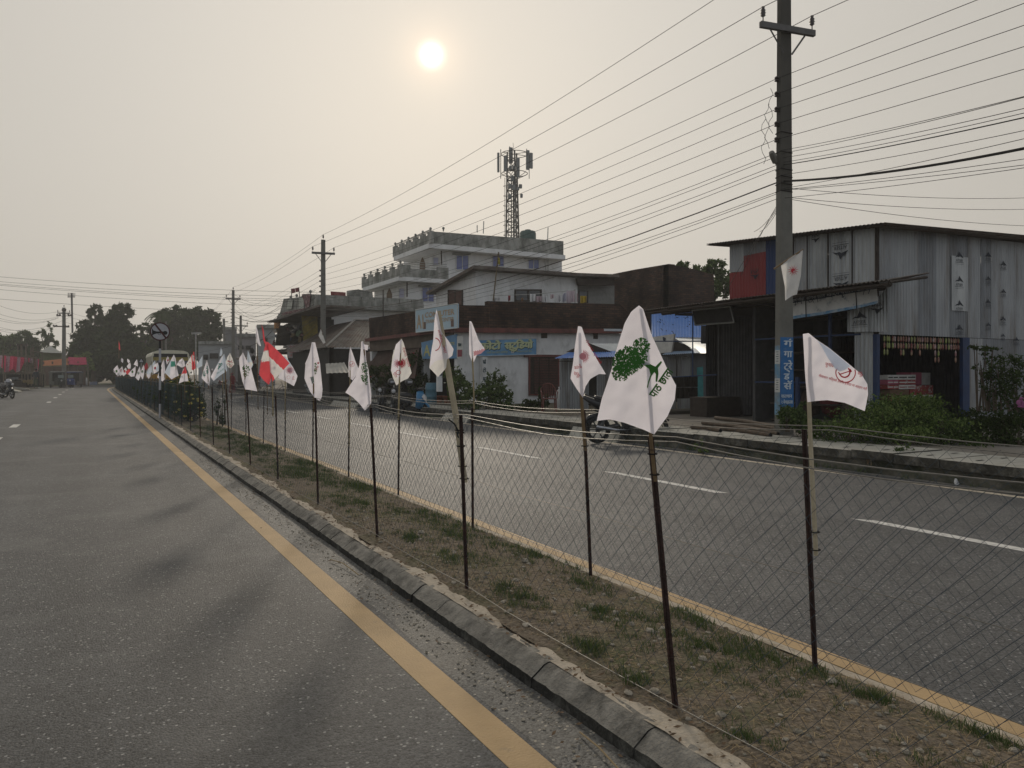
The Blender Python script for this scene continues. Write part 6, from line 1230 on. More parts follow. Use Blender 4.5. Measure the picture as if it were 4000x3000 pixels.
def motorbike(label,body,cat='motorcycle',loc=(0,0,0),rz=0,helmets=(),group=None,tank2=None):
    T_=thing('motorcycle',label,cat,loc,group,local=True); b=body
    wheel(-.66,T_); wheel(.68,T_,disc_=True)
    m=MB(); m.tube([(.5,0,.88),(.58,0,.62),(.68,-.0,.29)],.03,7); m.tube([(.5,.09,.9),(.68,.09,.29)],.028,6); m.tube([(.5,-.09,.9),(.68,-.09,.29)],.028,6); m.build('fork',eng,T_)
    m=MB(); m.tube([(.48,0,.85),(.2,0,.4),(-.15,0,.33),(-.35,0,.55),(-.75,0,.72)],.028,6); m.ball((.05,0,.42),.19,9,0,(1,.62,.9)); m.ball((.2,0,.5),.12,8,0,(.8,.7,1.1)); m.tube([(-.66,.09,.29),(-.2,.09,.38)],.03,5); m.tube([(-.66,-.09,.29),(-.2,-.09,.38)],.03,5); m.tube([(-.5,.1,.68),(-.62,.1,.32)],.035,6); m.tube([(-.5,-.1,.68),(-.62,-.1,.32)],.035,6); m.build('engine_frame',eng,T_)
    m=MB(); m.ball((.22,0,.78),.2,12,0,(1.25,.66,.62)); m.ball((.33,0,.70),.15,10,0,(1,.8,.75)); m.build('tank',tank2 or b,T_,True)
    m=MB(); m.tube([(.03,0,.80),(-.2,0,.78),(-.45,0,.85),(-.74,0,.95)],[.09,.12,.11,.07],10); m.v=[(x,y*1.15,z) for x,y,z in m.v]; m.build('seat',bseat,T_,True)
    m=MB(); m.tube([(-.3,0,.68),(-.6,0,.79),(-.98,0,.98)],[.1,.11,.04],8); m.tube([(-.55,.1,.9),(-.95,.06,1.03),(-.95,-.06,1.03),(-.55,-.1,.9)],.014,5); m.tube([(-.66,0,.6),(-.85,0,.56),(-.95,0,.42)],[.05,.05,.04],6); m.build('tail_panel',b,T_,True)
    m=MB(); m.tube([(.36,.02,.66),(.5,.02,.56),(.42,.02,.4)],[.13,.11,.05],8); m.build('side_cowl',b,T_,True)
    m=MB(); m.ball((.62,0,.9),.13,10,0,(.8,.9,1.1)); m.build('headlight_cowl',b,T_,True); m=MB(); m.ball((.70,0,.9),.085,8,0,(.5,1,1)); m.build('headlight',gl,T_,True)
    m=MB(); m.tube([(.35,.36,1.0),(.45,.2,1.0),(.5,0,.96),(.45,-.2,1.0),(.35,-.36,1.0)],.014,6); m.tube([(.3,.37,1.0),(.42,.34,1.)],.022,6); m.tube([(.3,-.37,1.),(.42,-.34,1.)],.022,6); m.build('handlebar',blk,T_)
    for s in (-1,1): m=MB(); m.tube([(.43,.22*s,1.0),(.45,.3*s,1.16)],.008,4); m.ball((.45,.31*s,1.18),.055,8,0,(.3,1,.75)); m.build('mirror',blk,T_)
    m=MB(); m.tube([(.15,-.13,.28),(-.3,-.14,.28),(-.75,-.15,.36)],[.025,.04,.045],7); m.build('exhaust',chr_,T_,True)
    m=MB(); m.torus((.68,0,.29),.33,.02,'y',10,4,0,.5,2.4); m.build('mudguard',b,T_)
    m=MB(); m.tube([(-.05,.1,.32),(-.12,.28,.0)],.014,5); m.tube([(-.28,.2,.72),(-.8,.2,.82)],.012,4); m.build('stand',blk,T_)
    T_.location=loc; T_.rotation_euler=(0,0,rz); return T_
def helmet(label,p,mat,r=.14): 
    m=MB(); m.ball(p,r,12,0,(1.05,1,1.0)); m.prism([Vector(p)+Vector((r*.3*a,-r*1.0,r*.5*b)) for a,b in ((-2,-.6),(2,-.6),(2,.5),(-2,.5))],(0,.05,0),1); return tag(m.build('helmet',[mat,M('visor',(.3,.3,.32),.15,.1,spec=.8)],None,True),label,'helmet')
bkb=M('bike_black',(.015,.015,.017),.3,.15,spec=.5); bks=M('bike_silver',(.30,.30,.32),.35,.1,metal=.3); bkr=M('bike_red',(.14,.02,.02),.35,.2); bkbl=M('scooter_blue',(.02,.15,.30),.3,.15,spec=.5)
A_=PG(2325,1732); B_=PG(2570,1726); mid=(A_+B_)/2; motorbike('black motorcycle parked at the road edge, behind the largest flag',bkb,loc=mid,rz=math.atan2(B_.y-A_.y,B_.x-A_.x)).scale=(1.08,1.08,1.08)
def at(px,py,z=0): return PG(px,py,z)
rz0=R(-38)
p=at(1492,1606); motorbike('black motorcycle with a silver seat hump, left of the blue scooter',bkb,loc=p,rz=R(-150)+.6,tank2=bks,group='motorcycles parked by the drain')
p=at(1540,1616); motorbike('motorcycle with white tank between the black one and the scooter',bkb,loc=p,rz=R(-135)+.4,tank2=bks,group='motorcycles parked by the drain')
# scooter
p=at(1606,1624); S2=thing('scooter','blue and black scooter with a white front stripe beside the drain','scooter',p,None,local=True)
wheel(-.55,S2,.23,.05); wheel(.62,S2,.23,.05)
m=MB(); m.tube([(-.8,0,.62),(-.5,0,.60),(-.2,0,.55),(-.05,0,.42)],[.10,.17,.17,.12],10); m.build('rear_body',bkb,S2,True); m=MB(); m.tube([(-.75,0,.76),(-.4,0,.78),(-.05,0,.74)],[.09,.12,.10],10); m.build('seat',bseat,S2,True)
m=MB(); m.box(-.12,.4,-.14,.14,.22,.30); m.build('footboard',bkb,S2); m=MB(); m.tube([(.42,0,.3),(.5,0,.6),(.42,0,.92)],[.17,.2,.12],10); m.v=[(x,y*1.1,z) for x,y,z in m.v]; m.build('front_shield',bkbl,S2,True)
m=MB(); m.prism([(.62,-.13,.72),(.72,0,.52),(.62,.13,.72),(.6,0,.82)],(.03,0,0)); m.build('headlight',gl,S2); m=MB(); m.torus((.62,0,.23),.27,.04,'y',10,6,0,.3,2.6); m.build('mudguard',bkbl,S2)
m=MB(); m.tube([(.36,.34,1.0),(.42,.15,1.02),(.46,0,.98),(.42,-.15,1.02),(.36,-.34,1.0)],.018,6); m.ball((.47,0,1.),.12,9,0,(.9,1.2,.6)); m.tube([(.62,0,.23),(.45,0,.9)],.03,6); m.build('handlebar',bkb,S2,True)
for s in (-1,1): m=MB(); m.tube([(.42,.2*s,1.02),(.44,.3*s,1.18)],.008,4); m.ball((.44,.31*s,1.2),.055,8,0,(.3,1,.75)); m.build('mirror',blk,S2)
S2.rotation_euler=(0,0,R(-62))
helmet('dark helmet on the mirror of the left parked motorcycle',PD(1530,1492,30.),M('helmet_dark',(.05,.05,.05),.3,.1),.15); helmet('black helmet on the blue scooter seat',PD(1597,1493,29.),MATS['helmet_dark'],.15)
p=at(28,1557); motorbike('dark motorcycle standing at the left edge of the far road',bkb,loc=p,rz=R(-62)); helmet('pale helmet on the far left motorcycle',PD(32,1492,48.8),M('helmet_pale',(.35,.35,.36),.3,.1),.2); p=at(-14,1553); motorbike('second motorcycle cut by the left picture edge',bkb,loc=p,rz=R(-40))
for i,(px,py,rz,mt,lb) in enumerate([(712,1502,-1.4,bkb,'far motorcycle beside the pale flags'),(742,1508,-1.7,bkb,'far motorcycle left of the drooping teal flag'),(815,1512,-1.2,bkr,'far motorcycle behind the drooping teal flag'),(940,1530,-.6,bks,'silver motorcycle right of the woman in red'),(985,1534,-.9,bkb,'dark motorcycle behind the long-tailed tree flag'),(868,1526,-2.2,bkr,'reddish motorcycle left of the woman in red')]):
    motorbike(lb,mt,loc=at(px,py),rz=rz,group='motorcycles parked before the far shops')
def bicycle(label,loc,rz):
    T_=thing('bicycle',label,'bicycle',loc,'bicycles leaning by the cloth shop',local=True)
    for x in (-.52,.52):
        m=MB(); m.torus((x,0,.34),.32,.018,'y',24,5); wh=m.build('wheel',rub,T_); m=MB()
        for k in range(10): a=k*.628; m.tube([(x,0,.34),(x+.31*math.cos(a),0,.34+.31*math.sin(a))],.004,3)
        m.build('spokes',steel,wh)
    m=MB(); m.tube([(-.52,0,.34),(-.2,0,.82),(.35,0,.84),(-.08,0,.32),(-.52,0,.34)],.02,5); m.tube([(-.2,0,.82),(-.08,0,.32)],.02,5); m.tube([(.52,0,.34),(.36,0,.98)],.02,5); m.build('frame',eng,T_)
    m=MB(); m.tube([(-.33,0,.93),(-.12,0,.93)],[.07,.03],6); m.build('saddle',bseat,T_); m=MB(); m.tube([(.25,.26,.98),(.38,0,1.0),(.25,-.26,.98)],.013,5); m.build('handlebar',chr_,T_); m=MB(); m.box(-.75,-.3,-.06,.06,.68,.7); m.build('carrier',eng,T_)
    T_.location=loc; T_.rotation_euler=(0,0,rz)
bicycle('bicycle leaning at the drain, right one with full wheels in view',at(1080,1545),-.3); bicycle('bicycle behind the tree flag stick, left one of the pair',at(1018,1540),-.5)
# ---------------------------------------------------------------- bus
a=PD(593,1555,50.); b=PD(567,1555,57.); L=(b-a); L.z=0; ay=L.normalized(); ax=Vector((ay.y,-ay.x,0)); Z0=Vector((a.x,a.y,0))
BU=thing('bus','yellow bus with a cream roof driving towards the camera behind the flowering hedge','bus',Z0); 
def bl(x,y,z): return Z0+ax*x+ay*y+Vector((0,0,z))
def bbox(m,x0,x1,y0,y1,z0,z1,mi=0): m.prism([bl(x0,y0,z0),bl(x1,y0,z0),bl(x1,y1,z0),bl(x0,y1,z0)],(0,0,z1-z0),mi)
cr_=M('bus_cream',(.60,.57,.44),.45,.1,3); by=M('bus_yellow',(.36,.20,.03),.45,.15,4); bw=2.26; LL=7.2; visor=M('bus_visor',(.26,.21,.05),.6,.2)
m=MB(); bbox(m,0,bw,0,LL,.45,1.55); m.build('lower_body',by,BU)
m=MB(); bbox(m,.05,bw-.05,.1,LL,1.55,2.75); m.build('cabin',M('bus_inside',(.03,.03,.03),.9,.1),BU)
m=MB(); prof=[(0,2.72),(.02,2.9),(.12,3.02),(.35,3.1),(bw/2,3.14),(bw-.35,3.1),(bw-.12,3.02),(bw-.02,2.9),(bw,2.72)]; m.prism([bl(x,-.02,z) for x,z in prof],ay*LL); m.build('roof',cr_,BU)
for x in (-.01,bw-.07): m=MB(); bbox(m,x,x+.08,-.02,.1,1.5,2.75); m.build('front_pillar',cr_,BU)
m=MB(); bbox(m,.07,bw-.07,.02,.06,1.5,2.45); m.build('windscreen',M('windscreen',(.05,.055,.06),.08,.05,spec=.8),BU)
m=MB(); bbox(m,.07,bw-.07,-.0,.04,2.45,2.68); m.build('sun_visor',visor,BU)
m=MB(); bbox(m,.12,bw-.12,-.03,-.01,2.68,2.90); m.build('destination_board',dark,BU)
for k in range(5): m=MB(); x0=.16+k*.42; bbox(m,x0,x0+.13,.0,.015,2.1,2.45); m.build('curtain',M('curtain_cream',(.32,.29,.22),.9,.2),BU)
for k in range(7): 
    m=MB(); y0=.5+k*.93; bbox(m,-.02,.03,y0,y0+.1,1.5,2.75); m.build('window_pillar',cr_,BU)
m=MB(); bbox(m,-.015,.02,.1,LL,1.55,1.62); bbox(m,-.015,.02,.1,LL,2.1,2.14); m.build('window_rail',cr_,BU)
for x in (.28,bw-.5): m=MB(); bbox(m,x,x+.22,-.03,.0,.85,1.03); m.build('headlight',gl,BU)
m=MB(); bbox(m,.5,bw-.5,-.02,.0,.75,1.2); m.build('grille',dark,BU); m=MB(); bbox(m,-.02,bw+.02,-.12,.0,.42,.6); m.build('bumper',dark,BU)
for x in (-.12,bw+.04): m=MB(); bbox(m,x,x+.1,-.2,-.12,1.6,2.1); m.tube([bl(x+.05,-.15,2.1),bl(max(0,min(bw,x)),0,2.4)],.015,4); m.build('wing_mirror',blk,BU)
for y in (1.1,5.4):
    for x in (.0,bw-.28): m=MB(); c3=bl(x+.14,y,.45); m.torus((0,0,0),.34,.12,'x',20,8); m.xf(Matrix.Translation(c3)@Matrix.Rotation(math.atan2(ax.y,ax.x),4,'Z')); m.build('wheel',rub,BU)
for s in (.7,1.5): m=MB(); m.tube([bl(s,0,1.52),bl(s+.35,0,2.1)],.012,4); m.build('wiper',blk,BU)
# ---------------------------------------------------------------- electric rickshaws
def rick(label,loc,rz,body,front):
    T_=thing('electric_rickshaw',label,'rickshaw',loc,None,local=True)
    m=MB(); m.box(-1.2,.5,-.48,.48,.35,.75); m.box(-1.25,-1.15,-.48,.48,.35,1.7); m.build('body',body,T_)
    m=MB(); m.prism([(.5,-.38,.3),(1.15,-.3,.35),(1.2,-.3,.85),(.95,-.4,1.05),(.5,-.45,1.0)],(0,.7,0)); m.build('front_cowl',front,T_)
    m=MB(); m.prism([(-1.25,-.55,1.70),(1.1,-.52,1.68),(1.0,-.5,1.82),(-1.2,-.52,1.84)],(0,1.07,0)); m.build('canopy',M('rick_canopy',(.06,.065,.06),.6,.2) if front is body else M('rick_canopy_blue',(.05,.06,.12),.6,.2),T_)
    m=MB(); m.box(-1.2,1.05,-.35,.35,1.84,1.87); m.build('roof_mat',cw,T_)
    for x,y in ((-1.15,-.48),(-1.15,.48),(.45,-.46),(.45,.46),(1.0,-.36),(1.0,.36)): m=MB(); m.tube([(x,y,.6),(x,y,1.74)],.025,5); m.build('post',blk,T_)
    m=MB(); m.box(.97,1.0,-.28,.28,1.12,1.45); m.build('windscreen',M('rick_glass',(.2,.24,.23),.2,.1,spec=.7),T_)
    for s_ in (-1,1): m=MB(); m.box(-1.15,-.1,.47*s_,.485*s_,.75,1.72); m.build('side_curtain',body,T_)
    m=MB(); m.box(-.3,-.25,-.46,.46,.7,1.7); m.build('partition',body,T_)
    m=MB(); m.box(-.9,-.4,-.42,.42,.75,.85); m.box(-1.0,-.88,-.42,.42,.8,1.25); m.build('seat',bseat,T_)
    m=MB(); m.ball((1.2,0,.82),.1,8,0,(.5,1,1)); m.build('headlight',gl,T_)
    for x,y in ((1.0,0),(-.75,-.45),(-.75,.45)): m=MB(); m.torus((x,y,.22),.17,.05,'y',16,6); m.build('wheel',rub,T_)
    T_.location=loc; T_.rotation_euler=(0,0,rz)
rick('dark green electric rickshaw, left of the two on the verge',PG(225,1515),R(-70),M('rick_dark',(.018,.026,.02),.5,.2),MATS['rick_dark']); rick('blue-fronted electric rickshaw, right of the two on the verge',PG(290,1514),R(-110),M('rick_navy',(.02,.02,.025),.5,.2),M('rick_blue',(.025,.05,.18),.5,.2))
# ---------------------------------------------------------------- people
def person(label,loc,rz,h,skin,hair,top,legs,pose=None,sari=None):
    T_=thing('person',label,'person',loc,None,local=True); k=h/1.7
    J=dict(pel=(0,0,.92),sp=(0,.0,1.15),ch=(0,.0,1.36),nk=(0,.0,1.47),hd=(0,.02,1.56),ht=(0,.02,1.66),sl=(-.18,0,1.40),el=(-.24,.03,1.12),wl=(-.22,.16,.90),sr=(.18,0,1.40),er=(.24,.03,1.12),wr=(.2,.18,.92),hl=(-.09,0,.90),kl=(-.10,.02,.50),al=(-.10,-.02,.08),tl=(-.11,.14,.03),hr=(.09,0,.90),kr=(.1,.04,.5),ar=(.11,.0,.08),tr=(.12,.16,.03),hdl=(-.2,.2,.83),hdr=(.2,.24,.86))
    if pose: J.update(pose)
    names=list(J); E_l=[('pel','sp'),('sp','ch'),('ch','nk'),('nk','hd'),('hd','ht'),('ch','sl'),('sl','el'),('el','wl'),('wl','hdl'),('ch','sr'),('sr','er'),('er','wr'),('wr','hdr'),('pel','hl'),('hl','kl'),('kl','al'),('al','tl'),('pel','hr'),('hr','kr'),('kr','ar'),('ar','tr')]
    Rr=dict(pel=.13,sp=.12,ch=.13,nk=.05,hd=.085,ht=.075,sl=.06,el=.042,wl=.03,sr=.06,er=.042,wr=.03,hl=.09,kl=.06,al=.04,tl=.035,hr=.09,kr=.06,ar=.04,tr=.035,hdl=.03,hdr=.03)
    me=bpy.data.meshes.new('body'); me.from_pydata([tuple(v*k for v in J[n]) for n in names],[(names.index(a),names.index(b)) for a,b in E_l],[])
    o=bpy.data.objects.new('body',me); COL.objects.link(o); sm=o.modifiers.new('s','SKIN'); o.modifiers.new('sd','SUBSURF').levels=2
    for i,n_ in enumerate(names): me.skin_vertices[0].data[i].radius=(Rr[n_]*k,Rr[n_]*k*.85)
    me.skin_vertices[0].data[0].use_root=True; bpy.context.view_layer.update()
    ev=o.evaluated_get(bpy.context.evaluated_depsgraph_get()); me2=bpy.data.meshes.new_from_object(ev); bpy.data.objects.remove(o)
    me2.materials.clear(); 
    for mt in (skin,top,legs): me2.materials.append(mt)
    for p in me2.polygons: z=p.center.z/k; p.material_index=0 if z>1.46 or (z<.95 and abs(p.center.x)>.17*k) or z<.07 else (1 if z>.93 else 2)
    o=bpy.data.objects.new('body',me2); COL.objects.link(o); o.parent=T_
    hx,hy,hz=[v*k for v in J['hd']]; m=MB(); m.ball((hx,hy-.02,hz+.05*k),.105*k,10,0,(1,1.1,1.05)); m.build('hair',hair,T_,True)
    if sari: m=MB(); m.lathe([(.30*k,.02),(.27*k,.4*k),(.20*k,.9*k),(.21*k,1.15*k),(.22*k,1.36*k),(.10*k,1.50*k),(.125*k,1.6*k),(.11*k,1.70*k),(.03*k,1.76*k)],(0,-.03,0),14); m.v=[(x*(1.0+.05*math.sin(z*9+math.atan2(y,x)*5)),y*.8,z) for x,y,z in m.v]; m.build('shawl',sari,T_,True)
    m=MB(); m.ball((hx,hy+.085*k,hz),.02*k,6); m.build('nose',skin,T_)
    T_.location=loc; T_.rotation_euler=(0,0,rz); return T_
skin=M('skin_brown',(.22,.12,.08),.6,.08); hairb=M('hair_black',(.015,.012,.01),.5,.1); redc=M('cloth_red',(.16,.012,.018),.85,.15,6); drk=M('cloth_grey_dark',(.05,.055,.06),.9,.2)
person('woman wrapped in a long dark red shawl, standing by the parked motorcycles',PG(908,1534),R(200),1.62,skin,hairb,redc,redc,sari=redc)
person('man in dark clothes standing among the bamboo stall poles at far left',PG(141,1517,.33),R(150),1.68,skin,hairb,drk,M('trousers_green',(.06,.08,.05),.9,.2))
person('small figure in dark clothes standing before the far shops, right of centre',PG(1012,1522,.0),R(120),1.6,skin,hairb,MATS['garment_navy'],drk)
# ---------------------------------------------------------------- chairs, sack, pots
def chair(label,loc,rz,mat):
    T_=thing('plastic_chair',label,'chair',loc,'plastic chairs by the tin shack',local=True)
    m=MB(); m.box(-.22,.22,-.22,.2,.42,.45); m.build('seat',mat,T_)
    for x,y in ((-.2,-.19),(.2,-.19),(-.2,.2),(.2,.2)): m=MB(); m.tube([(x*1.12,y*1.15,0),(x,y,.44)],[.018,.026],6); m.build('leg',mat,T_)
    m=MB(); m.tube([(-.22,.2,.44),(-.24,.27,.75),(-.14,.31,.9),(0,.32,.93),(.14,.31,.9),(.24,.27,.75),(.22,.2,.44)],.022,6)
    for k in range(5): x=-.13+.065*k; m.tube([(x,.21,.45),(x*1.1,.30,.89)],.012,4)
    m.build('backrest',mat,T_)
    for s in (-1,1): m=MB(); m.tube([(s*.24,.26,.68),(s*.27,.05,.68),(s*.26,-.18,.64),(s*.23,-.19,.44)],.02,6); m.build('armrest',mat,T_)
    T_.location=loc; T_.rotation_euler=(0,0,rz)
chair('reddish brown plastic chair facing the road beside the white sack',PG(2145,1609,GZ),R(-25),M('plastic_brown',(.14,.05,.04),.45,.15)); chair('black plastic chair against the tin shack wall',PG(2228,1598,GZ),R(10),M('plastic_black',(.02,.02,.022),.45,.15))
p=PG(2192,1597,GZ); m=MB(); m.lathe([(.14,0),(.2,.1),(.19,.4),(.16,.62),(.10,.72),(.13,.78)],p,12); m.v=[(x+.02*math.sin(z*17+y*9),y+.02*math.sin(z*23),z) for x,y,z in m.v]; tag(m.build('white_sack',M('sack_white',(.48,.48,.47),.8,.15,9),None,True),'upright white sack between the two plastic chairs','sack')
pot=M('terracotta',(.20,.08,.05),.85,.2,6)
for px,py,lb in ((1718,1572,'larger terracotta pot under the studio sign post'),(1748,1574,'smaller terracotta pot right of the larger one')):
    p=PG(px,py,GZ); m=MB(); m.lathe([(.12,0),(.18,.22),(.21,.24),(.21,.3),(.17,.3)],p,14); T_=m.build('flower_pot',pot,None,True); tag(T_,lb,'flower pot','flower pots before the studio')
p=PG(1684,1580,GZ); m=MB(); m.lathe([(.22,0),(.23,.02),(.23,.3),(.24,.31),(.23,.33),(.23,.6),(.24,.61),(.23,.63),(.23,.86),(.2,.88)],p,16); tag(m.build('blue_drum',M('drum_blue',(.08,.17,.22),.5,.2),None,True),'pale blue drum standing right of the scooter','drum')
# ---------------------------------------------------------------- plants
def bush(name,label,ells,n,size,mat,cat='shrub',group=None,stems=6,loc=None,flowers=None,clump=.25,kind=None):
    c0=Vector(ells[0][0]); z0=min(c[2]-r[2] for c,r in ells); T_=thing(name,label,cat,(c0.x,c0.y,max(z0,0)),group)
    V,Q=leaf_cloud(ells,n,size,clump); mesh_np('foliage',V,Q,mat,T_)
    m=MB()
    for (c,r) in ells:
        for k in range(stems): m.tube([(c[0]+random.uniform(-.2,.2)*r[0],c[1]+random.uniform(-.2,.2)*r[1],max(z0,0)),(c[0]+random.uniform(-.6,.6)*r[0],c[1]+random.uniform(-.6,.6)*r[1],c[2]+random.uniform(-.2,.6)*r[2])],[.02,.006],4)
    m.build('stems',bark,T_)
    if flowers:
        cnt,fr_,fm_=flowers
        for i in range(cnt):
            c,r=random.choice(ells); d=Vector((random.gauss(0,1),random.gauss(0,1)-.8,random.gauss(0,1)+.3)).normalized(); m=MB(); m.ball((c[0]+d.x*r[0],c[1]+d.y*r[1],c[2]+d.z*r[2]),fr_*random.uniform(.7,1.2),6,0,(1,1,.6)); m.build('flower',fm_,T_)
    return T_
def pe(px,py,rx,ry,D,dr=None): 
    c=PD(px,py,D); k=D/3000; return (tuple(c),(rx*k,(dr or rx*k*.8),ry*k))
yfl=M('flower_yellow',(.55,.45,.08),.7,.15); wfl=M('flower_white',(.5,.5,.42),.7,.1)
bush('marigold_bush','tall dark bush with yellow flowers in the median before the bus',[((2.75,27.2,.72),(.5,1.5,.62)),((2.8,29.6,.8),(.45,1.4,.62)),((2.75,25.6,.5),(.42,.6,.42))],6500,.055,leafD,flowers=(46,.055,yfl),stems=10)
hedge=[((2.72+bend(y),y,.62),(.45,1.9,.5)) for y in np.arange(32,84,3.4)]
bush('median_hedge','long dark hedge behind the mesh along the far median',hedge,9000,.10,leafD,'hedge',stems=2)
p=PG(862,1655,.17); bush('sapling','small leafy sapling standing alone in the median grass',[((p.x,p.y,.5),(.16,.16,.35)),((p.x+.12,p.y,.85),(.07,.07,.22)),((p.x-.1,p.y,.62),(.08,.08,.2))],420,.035,leafD,'sapling',stems=3)
p=PG(872,1500,0); bush('leafy_plant','dark small plant by the drain near the woman in red',[((p.x,p.y,.6),(.35,.3,.5))],260,.09,leafD,'plant')
bush('flowering_shrub','dense green shrub with small white flowers before the white studio wall, left one',[pe(1800,1530,60,55,27),pe(1770,1480,40,45,27.3),pe(1850,1560,50,40,26.5)],2600,.07,leafM,flowers=(14,.05,wfl),group='flowering shrubs by the studio wall'); bush('flowering_shrub','tall feathery shrub against the white studio wall, right one',[pe(1930,1500,45,50,27.5),pe(1950,1560,55,50,27),pe(1900,1545,40,45,26.8),pe(1985,1600,45,22,26.5)],2800,.07,leafM,flowers=(12,.05,wfl),group='flowering shrubs by the studio wall')
bush('dark_shrub','dark shrub with red blossom behind the parked motorcycles',[pe(1480,1480,45,55,36),pe(1540,1450,45,45,35),pe(1610,1440,55,60,34),pe(1640,1510,40,50,33.5)],2400,.09,leafD,flowers=(8,.07,M('flower_red',(.25,.02,.03),.7,.2)))
bush('wall_plants','low plants with broad leaves under the maroon shutter',[pe(2070,1585,55,22,26),pe(2120,1560,25,40,26),pe(2020,1600,40,14,26)],1100,.08,leafD,'plants')
bush('pole_shrub','green shrub growing at the foot of the nearest concrete pole',[pe(3075,1625,38,45,15.2),pe(3120,1640,40,45,15.0),pe(3140,1600,22,30,15.3),pe(3180,1665,40,25,15)],3000,.035,leafM)
bush('creeper_heap','large heap of green creepers in front of the tin shop doorway',[pe(3300,1690,100,50,14.2,.8),pe(3400,1650,90,70,14.4,.8),pe(3480,1620,75,75,14.6,.8),pe(3560,1620,70,70,14.6,.8),pe(3620,1680,100,60,14,.8),pe(3700,1720,70,45,13.6,.6),pe(3230,1710,60,30,14.4,.5),pe(3520,1700,110,55,13.9,.7),pe(3590,1575,40,25,14.9,.4)],13000,.031,leafM,stems=5,clump=.34,cat='creepers')
bush('young_creepers','brighter young creeper leaves over the top of the heap before the doorway',[pe(3420,1620,70,35,14.2,.6),pe(3500,1580,60,35,14.4,.5),pe(3600,1580,45,40,14.6,.4),pe(3640,1640,70,35,13.8,.6),pe(3330,1670,80,25,14.,.6),pe(3560,1700,90,30,13.5,.4)],6500,.034,leafB,'creepers',clump=.42,stems=5)
bush('dark_undergrowth','dark shadowy undergrowth at the right picture edge below the tin wall',[pe(3850,1700,90,70,13.8,.5),pe(3960,1680,80,90,13.4,.5),pe(3800,1640,50,45,14.6,.4),pe(3760,1690,50,50,14.2,.4),pe(3930,1620,60,60,14,.5)],5200,.04,leafD)
bush('arching_tree','thin arching dark-leaved young tree before the right tin wall',[pe(3820,1350,45,14,13.9,.2),pe(3870,1370,40,16,13.8,.2),pe(3850,1430,30,40,13.8,.2),pe(3930,1450,50,60,13.6,.4),pe(3990,1430,45,50,13.5,.4),pe(3960,1540,55,70,13.5,.4),pe(3880,1500,30,60,13.7,.25)],2600,.034,leafD,'tree',clump=.3,stems=3)
m=MB(); 
for i in range(16): m.ball(PD(3990+random.uniform(-14,16),1570+random.uniform(-16,20),13.2),.035,6,0,(1,1,.7))
tag(m.build('pink_blossom',M('flower_pink',(.30,.10,.22),.7,.15)),'cluster of pink blossom at the right picture edge','flowers')
bush('drain_weed','leafy grey-green weed growing over the drain wall at right',[pe(3530,1770,50,28,12.2,.12),pe(3560,1800,40,24,12.0,.12),pe(3500,1785,30,20,12.2,.1)],1500,.022,leafM,'weed'); bush('drain_weed','small bright weed on the drain wall near the black motorcycle',[pe(2730,1730,18,28,15,.1),pe(2745,1760,16,14,14.8,.1)],300,.025,leafB,'weed')
tag(blade_obj('dry_tuft',[(*PD(3405,1822,12.3),3.2),(*PD(3418,1822,12.3),3.)],60,.085,.02,strawm,.002,.6),'dry brown grass tuft on the drain ledge','grass tuft')
C=[]
for i in range(160): y=random.uniform(3,40); C.append((random.uniform(10.74,10.9),y,.0,random.uniform(.5,1.6)))
tag(blade_obj('roadside_grass',C,16,.07,.05,grassm,.003,.9),'thin grass growing along the foot of the drain','grass',kind='stuff')
P_=[(10.55+random.gauss(0,.45),31.5+random.gauss(0,.9),0) for _ in range(700)]
rocks('gravel_heap',[(x,y,max(0,.42-.55*math.hypot((x-10.6)*1.2,(y-31.5)*.6))*random.uniform(.6,1),random.uniform(.03,.05)) for x,y,z in P_ if math.hypot((x-10.6)*1.2,(y-31.5)*.6)<.8],M('gravel_grey',(.14,.14,.14),.95,.3),'grey gravel heap spilled at the road edge by the drain ramp','gravel')
bush('shed_tree','leafy tree showing between the brick wall and the tin shop',[pe(2665,1040,32,22,44),pe(2730,1065,40,28,44),pe(2790,1050,45,35,44),pe(2830,1110,45,60,44),pe(2780,1130,40,50,43)],2600,.16,leafM,'tree')
# background trees: trunk, limbs, crown
def tree(label,ells,n,size,mat,base_px,D,group='trees beyond the far end of the road',tr=.35):
    bx=PD(base_px,1460,D); T_=thing('tree',label,'tree',(bx.x,bx.y,0),group); V,Q=leaf_cloud(ells,n,size,.22); mesh_np('crown',V,Q,mat,T_)
    m=MB(); top=Vector(ells[0][0]); m.tube([(bx.x,bx.y,0),(bx.x*.5+top.x*.5,bx.y*.5+top.y*.5,top.z*.5),top],[tr,tr*.7,tr*.3],7)
    for c,r in ells[1:]: m.tube([Vector((bx.x,bx.y,0)).lerp(top,.4),Vector(c)],[tr*.5,tr*.15],5)
    m.build('trunk',bark,T_)
e=lambda D,*L:[pe(*q,D) for q in L]
tree('bushy tree at the left picture edge behind the bamboo stalls',e(125,(40,1345,50,40),(85,1320,40,32),(0,1340,40,40),(60,1400,70,40)),3600,.36,leafM,50,125)
tree('small rounded tree right of the left edge tree',e(122,(125,1345,30,32),(110,1390,40,35)),1700,.34,leafD,118,122)
tree('slim wispy tree left of the left verge pole',e(128,(190,1300,18,34),(160,1305,16,13),(195,1350,28,30),(170,1395,50,30)),1700,.33,leafM,185,128)
tree('tall two-headed tree just right of the thin mast',e(112,(372,1225,24,32),(380,1275,40,38),(325,1275,24,28),(350,1320,60,40),(350,1390,80,50),(400,1350,50,55)),8500,.33,leafD,365,112)
tree('tallest dark tree in the left background',e(108,(478,1215,40,28),(455,1255,42,42),(490,1290,40,45),(440,1320,50,50),(470,1390,75,60),(500,1350,40,50)),9500,.33,leafD,462,108)
